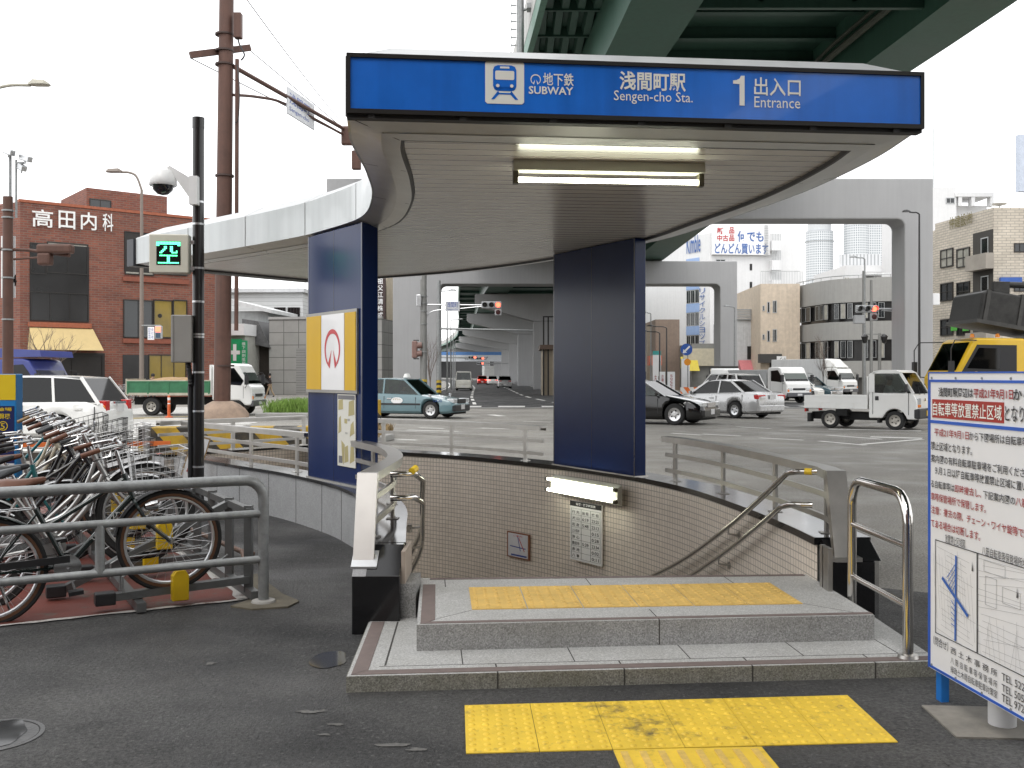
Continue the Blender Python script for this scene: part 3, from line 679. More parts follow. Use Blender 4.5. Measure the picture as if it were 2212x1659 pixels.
def ring(b, l0, z0, l1, z1):
    n = len(l0); b.add([(p.x, p.y, z0) for p in l0] + [(p.x, p.y, z1) for p in l1], [(i, (i+1) % n, n + (i+1) % n, n + i) for i in range(n)])
b = MB(); b.fill([[(p.x, p.y) for p in ins(.34)]], 3.055); b.build('soffit', m_soff, cn)
b = MB(); ring(b, ins(.345), 3.056, ins(.338), 3.03); ring(b, ins(.338), 3.03, ins(.318), 3.03); b.build('soffit_rim', M('dark_soffit_rim', (.05,.05,.05), .5), cn)
b = MB(); ring(b, ins(.318), 3.03, ins(.20), 3.042); ring(b, ins(.20), 3.045, ins(.015), 3.085); b.build('underside_band', m_band, cn, smooth=25)
b = MB(); ring(b, ins(0), 3.085, ins(0), 3.43); ring(b, ins(.015), 3.085, ins(0), 3.085); b.build('fascia', m_fas, cn, smooth=35)
b = MB(); ring(b, ins(0), 3.43, ins(.26), 3.57); b.fill([[(p.x, p.y) for p in ins(.26)]], 3.57); b.build('roof', M('white_roof_sheet', (.52,.535,.54), .35, var=.05, streak=.08), cn, smooth=25)
b = MB(); acc = 0; O0 = ins(-.0025); O1 = ins(.012); O2 = ins(.258); O3 = ins(.31); nO = len(O0)      # panel joints round the fascia
for i in range(1, nO):
    acc += (O0[i] - O0[i-1]).length
    if acc > 1.25:
        acc = 0; p, q_ = O0[i], O0[(i+1) % nO]; d = (q_ - p).normalized() * .005
        for (l0, z0, l1, z1) in ((O0, 3.083, O0, 3.432), (O0, 3.432, O2, 3.574), (O3, 3.028, O1, 3.082)):
            a_, c_ = l0[i], l1[i]; b.add([(a_.x-d.x, a_.y-d.y, z0), (a_.x+d.x, a_.y+d.y, z0), (c_.x+d.x, c_.y+d.y, z1), (c_.x-d.x, c_.y-d.y, z1)], [(0,1,2,3)])
b.build('panel_joints', M('grey_joint', (.12,.115,.11), .8), cn, fix=False)
# station sign on the front edge
SO, SE = V((-.935,5.62)), V((2.475,5.985)); sp = Pl(SO, SE - SO); SL = (SE - SO).length
sg = thing('station_sign', 'long blue subway entrance sign with white lettering on the canopy front', 'sign')
m_fr = M('dark_bronze_frame', (.028,.027,.026), .4, .4)
def pbox(b, pl, a0, a1, z0, z1, o0, o1): b.prism([(a0,z0),(a1,z0),(a1,z1),(a0,z1)], o0, o1, lambda x, y, o: pl.p(x, y, o))
b = MB(); pbox(b, sp, 0, SL, 3.078, 3.418, -.10, -.005)
for a0, a1, z0, z1 in ((0,SL,3.078,3.104),(0,SL,3.395,3.418),(0,.022,3.104,3.395),(SL-.022,SL,3.104,3.395)): pbox(b, sp, a0, a1, z0, z1, -.005, .012)
b.build('frame', m_fr, sg)
b = MB(); pbox(b, sp, 0, SL, 3.06, 3.078, -.09, -.02)
for k in range(7): pbox(b, sp, .12 + k*.52, .16 + k*.52, 3.055, 3.0785, -.02, .0)
b.build('mounting_bar', M('black_mounting', (.02,.02,.02), .6), sg)
m_sblue = M('sign_blue_acrylic', (.017,.175,.72), .22, var=.10, vs=2.2, coat=.3, streak=.18)
b = MB(); b.rect(sp, .022, SL-.022, 3.104, 3.395, .001); b.build('face', m_sblue, sg)
m_let = M('sign_white_letters', (.86,.86,.80), .4, var=.03)
b = MB()
a0, z1 = sp.q(1048, 131); a1, z0 = sp.q(1132, 226)
r_ = .012; b.prism([(a0+r_,z0),(a1-r_,z0),(a1,z0+r_),(a1,z1-r_),(a1-r_,z1),(a0+r_,z1),(a0,z1-r_),(a0,z0+r_)], .0012, .004, lambda x, y, o: sp.p(x, y, o))
b.build('pictogram_panel', m_let, sg)
b = MB(); W_, H_ = a1 - a0, z1 - z0
pp = lambda L_, o=.0055: b.add([sp.p(a0 + W_*x, z0 + H_*y, o) for x, y in L_], [tuple(range(len(L_)))])
def rr(x0, x1, y0, y1, cx, cy):
    return [(x0+cx,y0),(x1-cx,y0),(x1-cx*.3,y0+cy*.3),(x1,y0+cy),(x1,y1-cy),(x1-cx*.3,y1-cy*.3),(x1-cx,y1),(x0+cx,y1),(x0+cx*.3,y1-cy*.3),(x0,y1-cy),(x0,y0+cy),(x0+cx*.3,y0+cy*.3)]
pp(rr(.20,.80,.30,.90,.12,.11)); pp([(.27,.31),(.73,.31),(.78,.40),(.22,.40)])
pp([(.15,.10),(.23,.10),(.37,.235),(.33,.30)]); pp([(.85,.10),(.77,.10),(.63,.235),(.67,.30)]); pp([(.28,.22),(.72,.22),(.70,.255),(.30,.255)])
b.mi = 1
pp(rr(.255,.745,.56,.77,.03,.03), .007); pp(rr(.38,.62,.825,.87,.01,.01), .007)
for cx in (.32,.68): pp([(cx + .045*math.cos(k*.5236), .42 + .04*math.sin(k*.5236)) for k in range(12)], .007)
b.build('train_pictogram', [m_sblue, m_let], sg, fix=False)
b = MB()
A0 = sp.q(1157, 172); emblem(b, sp, A0[0], A0[1], .030, .004); b.build('ring_emblem', m_let, sg, fix=False)
for s_, bx, bo in (('地下鉄', (1173,158,1239,186), .012), ('SUBWAY', (1142,187.5,1238,204.5), .02), ('浅間町駅', (1338,156,1481,197), .022), ('Sengen-cho Sta.', (1326,198,1496,226), .0),
                   ('出入口', (1628.5,168.5,1729,207.5), .012), ('Entrance', (1629,210,1728,233.5), .0)):
    b = MB(); b.ptext(sp, s_, *bx, .004, bo); b.build('lettering', m_let, sg, fix=False)
b = MB(); c_ = lambda u, v: sp.p(*sp.q(u, v), .004)
b.add([c_(*k) for k in ((1608,164),(1608,228.5),(1597,228),(1597,182),(1583,181),(1583,174),(1591,173),(1597,170),(1600,164))], [(0,1,2,3,7,8),(3,4,5,6,7)])
b.build('exit_number', m_let, sg, fix=False)
# second sign box on the far end of the canopy, seen edge on
tq = (V((-2.95,15.85)) - V((-5.03,13.32))).normalized()
ep = Pl((-5.03,13.32), tq); sg2 = thing('end_sign_box', 'dark sign box seen edge on at the far left end of the canopy', 'sign')
b = MB(); pbox(b, ep, -.03, 3.0, 3.06, 3.42, -.18, -.02); b.build('box', M('dark_grey_box', (.06,.065,.075), .45), sg2)
# strip lamps
m_tube = M('lit_fluorescent_tube', (1, 1, .78), .3, var=0, emit=12.)
m_glow = M('lit_wall_tube', (1, 1, .82), .3, var=0, emit=8.)
m_lampbody = M('lamp_body_enamel', (.55,.55,.48), .4, var=.05)
lp_ = thing('strip_lamp', 'lit fluorescent strip lamp hanging under the canopy soffit', 'lamp')
lo = G(1108, 378, 2.96); lo.z = 0; lp = Pl((lo.x, lo.y), (.9962,.0868)); LL = 1.32
b = MB(); pbox(b, lp, 0, LL, 2.985, 3.054, -.06, .06); b.build('housing', m_lampbody, lp_, bevel=.004)
b = MB(); pbox(b, lp, .0, .035, 2.90, 2.985, -.03, .03); pbox(b, lp, LL - .035, LL, 2.90, 2.985, -.03, .03); b.build('socket', M('dark_lamp_socket', (.10,.09,.06), .5), lp_)
b = MB(); b.cyl(lp.p(.036, 2.93), lp.p(LL - .036, 2.93), .0165, n=12); b.build('tube', m_tube, lp_, smooth=40)
wp = Pl((.525,11.86), (1.185-.455, 10.72-11.98)); wl_ = thing('wall_lamp', 'lit twin tube fluorescent lamp on the beige tiled stair wall', 'lamp')
b = MB(); b.prism([(.0,.19),(.0,.42),(.06,.385),(.06,.225)], .02, 1.36, lambda o, z, a: wp.p(a, z, o + .03)); b.build('housing', m_lampbody, wl_, bevel=.003)
for z in (.37, .245):
    b = MB(); b.cyl(wp.p(.0, z, .12), wp.p(1.34, z, .12), .0165, n=12); b.build('tube', m_glow, wl_, smooth=40)
    b = MB(); b.cyl(wp.p(1.335, z, .12), wp.p(1.375, z, .12), .024, n=10); b.cyl(wp.p(-.03, z, .12), wp.p(.005, z, .12), .024, n=10); b.build('socket', MC['dark_lamp_socket'], wl_)
# posters on the tiled wall
tp_ = Pl((.70,11.64), (1.02-.70, 11.16-11.64)); z_ = lambda u, v: tp_.q(u, v)[1]
tt = thing('timetable', 'tall white first and last train timetable with black heading on the tiled wall', 'notice')
A = tp_.a(1236); Bq = tp_.a(1304); Zt = z_(1270, 1086); Zb = z_(1270, 1215)
b = MB(); b.rect(tp_, A, Bq, Zb, Zt, .03, .02); b.build('sheet', M('timetable_paper', (.85,.85,.83), .4, var=.03), tt)
ink = M('black_ink', (.015,.015,.016), .5); redink = M('red_ink', (.5,.02,.02), .5); whi = M('white_ink', (.8,.8,.8), .5)
Wd = Bq - A; Hd = Zt - Zb
b = MB(); b.rect(tp_, A, Bq, Zt - .085*Hd, Zt, .032, .002); b.build('heading', ink, tt)
b = MB(); b.text('始発・終発時刻表', tp_.p(A + .2*Wd, Zt - .065*Hd, .0335), tp_.t, (0,0,1), .62*Wd, .045*Hd, .02); b.build('heading_text', whi, tt, fix=False)
b = MB()
rows = [('行 先','始 発','終 発'),('犬 山','6:19','23:25'),('岩 倉','5:48','23:13'),('上小田井','','0:15'),('浄 心','','0:28'),('豊田市','5:39','23:34'),('赤 池','','0:02'),('八 事','','0:11')]
rh = .105*Hd
for i, rw_ in enumerate(rows):
    zz = Zt - .21*Hd - i*rh
    for j, s_ in enumerate(rw_):
        if s_: b.text(s_, tp_.p(A + (.07,.40,.70)[j]*Wd, zz, .0325), tp_.t, (0,0,1), (.24,.2,.22)[j]*Wd, .055*Hd, .01)
for i in range(9): b.rect(tp_, A + .04*Wd, A + .96*Wd, Zt - .125*Hd - i*rh, Zt - .122*Hd - i*rh, .0322, .001)
for x in (.04,.36,.66,.955): b.rect(tp_, A + x*Wd, A + (x+.008)*Wd, Zt - .122*Hd - 8*rh, Zt - .122*Hd, .0322, .001)
b.build('table_text', ink, tt, fix=False)
pt_ = Pl((-.04,12.62), (.25+.04, 12.28-12.62)); po = thing('route_poster', 'small framed white route poster in a brown frame on the tiled wall', 'poster')
A, Zt = pt_.q(1099, 1146); Bq, Zb = pt_.q(1147, 1211); Wd = Bq - A; Hd = Zt - Zb
b = MB(); b.rect(pt_, A, Bq, Zb, Zt, .03, .02); b.build('frame', M('copper_brown_frame', (.25,.10,.05), .5), po)
b = MB(); b.rect(pt_, A + .06*Wd, Bq - .06*Wd, Zb + .05*Hd, Zt - .05*Hd, .033, .004); b.build('sheet', M('poster_paper', (.66,.66,.68), .4), po)
b = MB()
def pline(b, pl, p, q_, w, off):
    p, q_ = V(p), V(q_); n = V((-(q_-p).y, (q_-p).x)).normalized() * w / 2; b.add([pl.p(*x, off) for x in (p-n, q_-n, q_+n, p+n)], [(0,1,2,3)])
at_ = lambda x, y: (A + Wd*x, Zb + Hd*y)
pline(b, pt_, at_(.15,.45), at_(.85,.42), .012, .0345); pline(b, pt_, at_(.2,.12), at_(.9,.12), .02, .0345); pline(b, pt_, at_(.5,.85), at_(.62,.3), .012, .0345)
b.mi = 1; pline(b, pt_, at_(.55,.8), at_(.8,.3), .012, .0348); b.text('ご案内', pt_.p(A + .3*Wd, Zt - .17*Hd, .0345), pt_.t, (0,0,1), .4*Wd, .08*Hd)
b.build('route_lines', [M('route_blue', (.03,.06,.3), .5), redink], po, fix=False)
# ================================================================ elevated expressway
m_conc = M('grey_painted_concrete', (.36,.36,.365), .75, var=.05, vs=.6, streak=.05)
m_pier = M('pale_grey_pier_paint', (.37,.37,.375), .7, var=.05, vs=.4, streak=.05)
m_green = M('dark_green_girder_paint', (.035,.085,.062), .45, var=.12, vs=.7, streak=.12)
m_green2 = M('green_girder_paint', (.05,.125,.09), .45, var=.12, vs=.7, streak=.12)
LE = cr([(3.2,-60),(2.0,-10),(1.3,12),(.85,26),(-.9,48),(-3.2,75),(-4.4,93),(-6.0,113),(-8.4,155),(-10.8,201),(-15.7,274),(-27,364),(-48,470)], 6)
DW = [(-60,11.4),(30,11.4),(48,13.2),(75,15.5),(100,16.5),(500,16.5)]
def dpath(f, extra=0):
    o = []
    for i, p in enumerate(LE):
        a = LE[max(i-1,0)]; c = LE[min(i+1,len(LE)-1)]; d = (c-a).normalized(); n = V((d.y, -d.x)); w_ = interp(DW, p.y); o.append(p + n * (f * w_ + extra))
    return o
vd = thing('expressway_viaduct', 'dark green steel expressway viaduct with white parapets running overhead into the distance', 'viaduct')
def between(b, pa, pb, z0, z1):
    L = len(pa); vs = []; fs = []
    for i in range(L):
        a_, c_ = pa[i], pb[i]; vs += [(a_.x,a_.y,z0),(c_.x,c_.y,z0),(c_.x,c_.y,z1),(a_.x,a_.y,z1)]
    for i in range(L-1):
        for k in range(4): fs.append((i*4+k, i*4+(k+1) % 4, (i+1)*4+(k+1) % 4, (i+1)*4+k))
    fs += [(0,1,2,3), tuple((L-1)*4+k for k in (3,2,1,0))]
    b.add(vs, fs)
b = MB(); between(b, dpath(0), dpath(1), 12.3, 12.6); b.build('deck_slab', m_green, vd)
for f0, f1 in ((.16,.31),(.82,.96)):
    b = MB(); between(b, dpath(f0), dpath(f1), 10.45, 12.3); b.build('box_girder', m_green2, vd)
for f0, e0, e1 in ((0,0,.18),(1,-.18,0)):
    b = MB(); between(b, dpath(f0, e0), dpath(f0, e1), 11.75, 12.3); b.build('edge_beam', M('pale_green_edge', (.12,.24,.18), .5, streak=.15), vd)
    b = MB(); between(b, dpath(f0, e0-.01), dpath(f0, e1+.01), 12.3, 13.5); b.build('parapet', M('stained_white_parapet', (.55,.55,.53), .7, var=.1, streak=.2), vd)
k = 0
ya = -20
rowsE = {f: [(p.y, p.x) for p in dpath(f)] for f in (0,.16,.31,.82,.96,1)}
gx = lambda f, y: interp(rowsE[f], y)
while ya < 330:
    st_ = 2.2 if ya < 70 else 8
    b = MB()
    for f0, f1, z0 in ((.31,.82,11.95),(0,.16,12.0),(.96,1,12.0)):
        b.box(gx(f0,ya)+.01, gx(f1,ya)-.01, ya, ya+.10, z0, 12.29)
        if f0 == .31: b.box(gx(f0,ya)+.02, gx(f1,ya)-.02, ya-.08, ya+.18, z0-.03, z0)
        if f0 == 0 and ya < 60:
            x0, x1 = gx(0,ya), gx(.16,ya)
            for j in range(4): xx = x0 + (x1-x0)*(j+.5)/4; b.prism([(xx-.16,12.29),(xx+.16,12.29),(xx+.10,12.05),(xx-.10,12.05)], ya+.1, ya+st_, lambda x, z, y: (x, y, z))
    b.build('floor_rib', m_green, vd)
    if k % 4 == 0:
        bb = MB(); y2 = ya + .8
        bb.box(gx(.31,y2)+.01, gx(.82,y2)-.01, y2, y2+.16, 10.75, 10.95); 
        for s_ in (0, 1):
            xa = gx(.31,y2)+.02 if s_ == 0 else gx(.82,y2)-.02; xb = xa + (1.8 if s_ == 0 else -1.8); bb.beam((xa,y2+.08,11.95),(xb,y2+.08,10.95),.16,.16)
        bb.build('cross_frame', m_green, vd)
    ya += st_; k += 1
b = MB(); pdp = dpath(.82, -.35); b.tube([(p.x, p.y, 11.2) for p in pdp[:40]], .10, 8); b.tube([(p.x, p.y, 11.5) for p in pdp[:40]], .06, 8); b.build('drain_pipe', M('rusty_green_pipe', (.06,.07,.05), .6, var=.3), vd)
def portal(label, d, xl, wl_, xr, wr_, zt, hb, dep, rad=.5):
    t = thing('portal_pier', label, 'pier', group='portal piers of the viaduct')
    x0, x1, x2, x3 = xl, xl + wl_, xr, xr + wr_
    arcf = lambda cx, cz, a0, a1: [(cx + rad*math.cos(a), cz + rad*math.sin(a)) for a in [a0 + (a1-a0)*k/5 for k in range(6)]]
    zb = zt - hb
    poly = [(x0,0),(x1,0)] + arcf(x1+rad, zb-rad, math.pi, math.pi/2) + arcf(x2-rad, zb-rad, math.pi/2, 0) + [(x2,0),(x3,0),(x3,zt),(x0,zt)]
    n = len(poly); b = MB()
    b.prism(poly, d, d + dep, lambda x, z, y: (x, y, z)); b.build('frame', m_pier, t, bevel=.06)
    b = MB()
    for x in (gx(.16,d)+.5, gx(.31,d)-.5, gx(.82,d)+.5, gx(.96,d)-.5): b.box(x-.35, x+.35, d+.3, d+1.0, zt+.002, 10.46)
    b.build('bearing', M('bearing_grey', (.12,.13,.12), .7), t)
    return t
portal('large near pale grey portal pier framing the right background behind the canopy', 45, -8.4, 1.5, 17.75, 1.3, 10.5, 1.85, 1.6, .35)
portal('second pale grey portal pier, nearer the far road, seen between the columns', 76, -9.1, 3.55, 15.9, 1.3, 10.3, 1.75, 2.4, .4)
for i, (d, xa, xc, wc) in enumerate(((107,-4.0,2.3,2.6),(141,-6.4,.8,2.2),(185,-9.2,-.6,2.4),(225,-12,-2.4,2.5),(272,-15.4,-5,2.6),(330,-21.5,-10,2.6))):
    t = thing('hammerhead_pier', 'pale grey hammerhead pier with long curved left arm, number %s from the front of the median row' % ('one two three four five six'.split()[i]), 'pier', group='hammerhead piers in the median')
    tt_ = ['first and nearest', 'second nearest', 'third', 'fourth', 'fifth', 'sixth and farthest'][i]
    t['label'] = '%s pale grey hammerhead pier in the row under the viaduct beyond the junction' % tt_
    xr_ = xa + 16.5; zt = 10.3
    b = MB(); b.prism([(xa,zt-.1),(xa,zt-1.0),(xa+.35,zt-1.3),(xc,zt-2.9),(xc+wc,zt-2.9),(xr_-.35,zt-1.3),(xr_,zt-1.0),(xr_,zt-.1),(xr_-.1,zt),(xa+.1,zt)], d, d + 2.2, lambda x, z, y: (x, y, z)); b.build('arm', m_pier, t, bevel=.05)
    b = MB(); b.box(xc, xc + wc, d + .05, d + 2.15, 0, zt - 2.905); b.build('column', m_pier, t, bevel=.1)
# mast beside the parapet
t = thing('parapet_mast', 'slim grey mast with ladder standing by the viaduct parapet', 'mast')
q_ = P(1124, 95, 30); b = MB(); b.cyl((q_.x, 30, 9.5), (q_.x, 30, 17), .11, n=10); b.build('tube', galv, t)
b = MB()
for k in range(30): b.box(q_.x-.28, q_.x-.12, 29.98, 30.02, 9.6 + k*.24, 9.63 + k*.24)
b.beam((q_.x-.28,30,9.5),(q_.x-.28,30,17),.03,.03); b.build('ladder', galv, t)
b = MB(); b.cyl((q_.x+.1,30,12.6),(q_.x+1.3,30,12.9),.04); b.box(q_.x+.2, q_.x+1.3, 29.8, 30.2, 12.6, 12.75); b.build('bracket', galv, t)
# ================================================================ bicycle parking: red floor, pipe rail, rack, bicycles
RD = V((-.5, .866)); FD = V((.874, .486))                      # row direction, bicycle direction
m_redfl = M('worn_red_floor_paint', (.16, .040, .028), .6, var=.25, vs=1.2, dirt=((.11,.095,.075), 3.5, .53), bump=.3, bs=120)
p1 = V((-1.89,7.07)); ne = V((-.873,-.488))
b = MB(); b.fill([[p1, p1 + RD*6.5, p1 + RD*6.5 + ne*3.5, p1 + ne*4.5]], .0085); struct(b.build('red_parking_floor', m_redfl))
b = MB()
def strip(b, p, q, w, z, seed, n=40):
    r = random.Random(seed); p, q = V(p), V(q); d = q - p; k = V((-d.y, d.x)).normalized(); A = [p + d*(i/n) + k*w*r.uniform(.1,.5) for i in range(n+1)]; B_ = [p + d*(i/n) - k*w*r.uniform(.1,.5) for i in range(n+1)]
    for i in range(n): b.add([(*A[i],z),(*A[i+1],z),(*B_[i+1],z),(*B_[i],z)], [(0,1,2,3)])
strip(b, p1, p1 + ne*4.5, .07, .012, 1); strip(b, p1, p1 + RD*6, .12, .012, 2)
struct(b.build('parking_border_line', M('chipped_white_line', (.55,.53,.5), .8, var=.1, dirt=((.12,.06,.05), 5, .53))))
c = G(575,1306); b = MB(); b.prism([(c.x-.22,c.y-.10),(c.x-.05,c.y-.19),(c.x+.18,c.y-.12),(c.x+.22,c.y+.05),(c.x+.05,c.y+.28),(c.x-.32,c.y+1.0),(c.x-.42,c.y+.95),(c.x-.12,c.y+.15)], .0, .016)
struct(b.build('concrete_footing', M('mossy_concrete', (.13,.115,.085), .9, var=.3, vs=8, bump=.4)))
t = thing('pipe_rail', 'galvanised pipe guard rail with rounded corner in front of the bicycles', 'guard rail')
pr0 = V((-1.735,6.95,0)); pr1 = pr0 + V((-1.44,-.76,0))*2.4; dd = (pr1 - pr0).normalized()
b = MB(); b.tube([pr0 + up*.0165, pr0 + up*.74] + [pr0 + dd*(.13 - .13*math.cos(a)) + up*(.74 + .13*math.sin(a)) for a in (.35,.7,1.05,1.4)] + [pr0 + dd*.2 + up*.872, pr1 + up*.86], .037, 14); b.build('top_pipe', galv, t, smooth=40)
for z in (.635, .315): b = MB(); b.cyl(pr0 + up*z, pr1 + up*(z-.01), .027, n=12); b.build('cross_pipe', galv, t, smooth=40)
for s_ in (1.06, 2.4): b = MB(); b.cyl(pr0 + dd*s_ + up*.63, pr0 + dd*s_ + up*.315, .030, n=12); b.build('strut', galv, t, smooth=40)
b = MB(); b.lathe([(0,.017),(.085,.017),(.08,.03),(.05,.035)], (pr0.x, pr0.y, 0)); b.build('collar', M('pale_mortar', (.36,.35,.33), .8), t)
b = MB(); b.cyl(pr0 + dd*3.4, pr0 + dd*3.4 + up*.85, .042, n=12); b.build('post', galv, t, smooth=40)
# ---- rack
m_rack = M('grey_rack_steel', (.16,.165,.165), .45, .6, var=.15, vs=10); m_lock = M('yellow_lock_box', (.72,.47,.01), .4, var=.08, vs=6)
rk = thing('bicycle_rack', 'grey steel bicycle rack with wheel trays and yellow lock boxes on red floor', 'bicycle rack')
H0 = V((-2.335,6.93)); NB = 10; SPC = .545
v3 = lambda p, z: V((p.x, p.y, z))
fr0 = H0 - FD*.26; bk0 = H0 + FD*.50
for p in (fr0, bk0): b = MB(); b.beam(v3(p - RD*.18, .045), v3(p + RD*(NB*SPC), .045), .06, .06); b.build('base_rail', m_rack, rk)
b = MB(); b.beam(v3(bk0 - RD*.05, .62), v3(bk0 + RD*(NB*SPC), .62), .05, .05); b.build('upper_rail', m_rack, rk)
for i in range(NB):
    o = H0 + RD*(i*SPC); hi = i % 2
    b = MB()
    if hi == 0: b.beam(v3(o - FD*.44,.10), v3(o + FD*.5,.13), .075, .05)
    else: b.beam(v3(o - FD*.70,.06), v3(o + FD*.5,.62), .075, .05)
    b.build('wheel_tray', m_rack, rk)
    b = MB(); e_ = v3(o - FD*(.47 if hi == 0 else .72), .095 if hi == 0 else .07); f3 = v3(FD, 0); b.beam(e_ - f3*.06, e_ + f3*.07, .10, .085); b.build('tray_end', black, rk, bevel=.01)
    b = MB(); b.tube([v3(o - RD*.05 - FD*.36,.13), v3(o - RD*.05 - FD*.36,.24), v3(o - RD*.05 - FD*.3,.27), v3(o - RD*.05 + FD*.30,.30), v3(o - RD*.05 + FD*.34,.33)], .007, 6)
    b.tube([v3(o + RD*.05 - FD*.36,.13), v3(o + RD*.05 - FD*.36,.24), v3(o + RD*.05 - FD*.3,.27), v3(o + RD*.05 + FD*.30,.30)], .007, 6); b.build('wheel_guide', galv, rk, smooth=40)
    b = MB(); q_ = o - RD*.085 + FD*.0
    rp = [(.0,.0),(.11,.0),(.11,.17),(.085,.21),(.03,.21),(.0,.17)]
    b.prism(rp, -.035, .035, lambda x, z, y: v3(q_ + FD*(x-.05) + RD*y, z + (.05 if hi == 0 else .32))); b.build('lock_box', m_lock, rk, bevel=.006)
    b = MB(); b.beam(v3(bk0 + RD*(i*SPC),.04), v3(bk0 + RD*(i*SPC),.66), .055, .055); b.build('rack_post', m_rack, rk)
# ---- bicycles
m_chrome = M('chrome_plate', (.50,.50,.50), .2, 1., var=.05); m_spoke = M('spoke_wire', (.55,.55,.55), .3, 1.)
m_brown = M('brown_leatherette', (.14,.055,.03), .5, var=.15); m_wall = M('tan_tyre_wall', (.13,.06,.03), .7); m_dgrey = M('dark_grey_vinyl', (.05,.055,.06), .45)
WR = .335
def wheel(parent, x, name, wallm):
    b = MB(); n = 40
    b.tube([(x + WR*math.cos(2*math.pi*k/n), 0, WR + WR*math.sin(2*math.pi*k/n) + .0) for k in range(n)], .018, 7, closed=True); w_ = b.build(name, rubber, parent, smooth=50)
    b = MB(); r_ = WR - .021; b.tube([(x + r_*math.cos(2*math.pi*k/n), 0, WR + r_*math.sin(2*math.pi*k/n)) for k in range(n)], .0165, 6, closed=True); b.build('tyre_wall', wallm, w_, smooth=50)
    b = MB(); r_ = WR - .040; b.tube([(x + r_*math.cos(2*math.pi*k/n), 0, WR + r_*math.sin(2*math.pi*k/n)) for k in range(n)], .0125, 6, closed=True); b.build('rim', alu, w_, smooth=50)
    b = MB()
    for k in range(28):
        a = 2*math.pi*k/28; a2 = a + (.55 if k % 2 else -.55) ; s_ = .028 if (k//2) % 2 else -.028
        b.tube([(x + .022*math.cos(a2), s_, WR + .022*math.sin(a2)), (x + (r_-.005)*math.cos(a), 0, WR + (r_-.005)*math.sin(a))], .0014, 3, cap=False)
    b.build('spokes', m_spoke, w_)
    b = MB(); b.cyl((x,-.045,WR),(x,.045,WR),.022,n=10); b.cyl((x,-.065,WR),(x,.065,WR),.008,n=8); b.build('hub', m_chrome, w_, smooth=40)
    return w_
def fender(parent, x, a0, a1, mat):
    b = MB(); n = 18; vs = []; fs = []
    for i in range(n+1):
        a = R(a0 + (a1-a0)*i/n)
        for y, r_ in ((-.028,WR+.022),(-.014,WR+.034),(.014,WR+.034),(.028,WR+.022)): vs.append((x + r_*math.cos(a), y, WR + r_*math.sin(a)))
    for i in range(n):
        for k in range(3): fs.append((4*i+k, 4*i+k+1, 4*i+k+5, 4*i+k+4))
    b.add(vs, fs); b.tube([vs[-3], (x, .05, WR)], .003, 4); b.build('mudguard', mat, parent, smooth=60, fix=False)
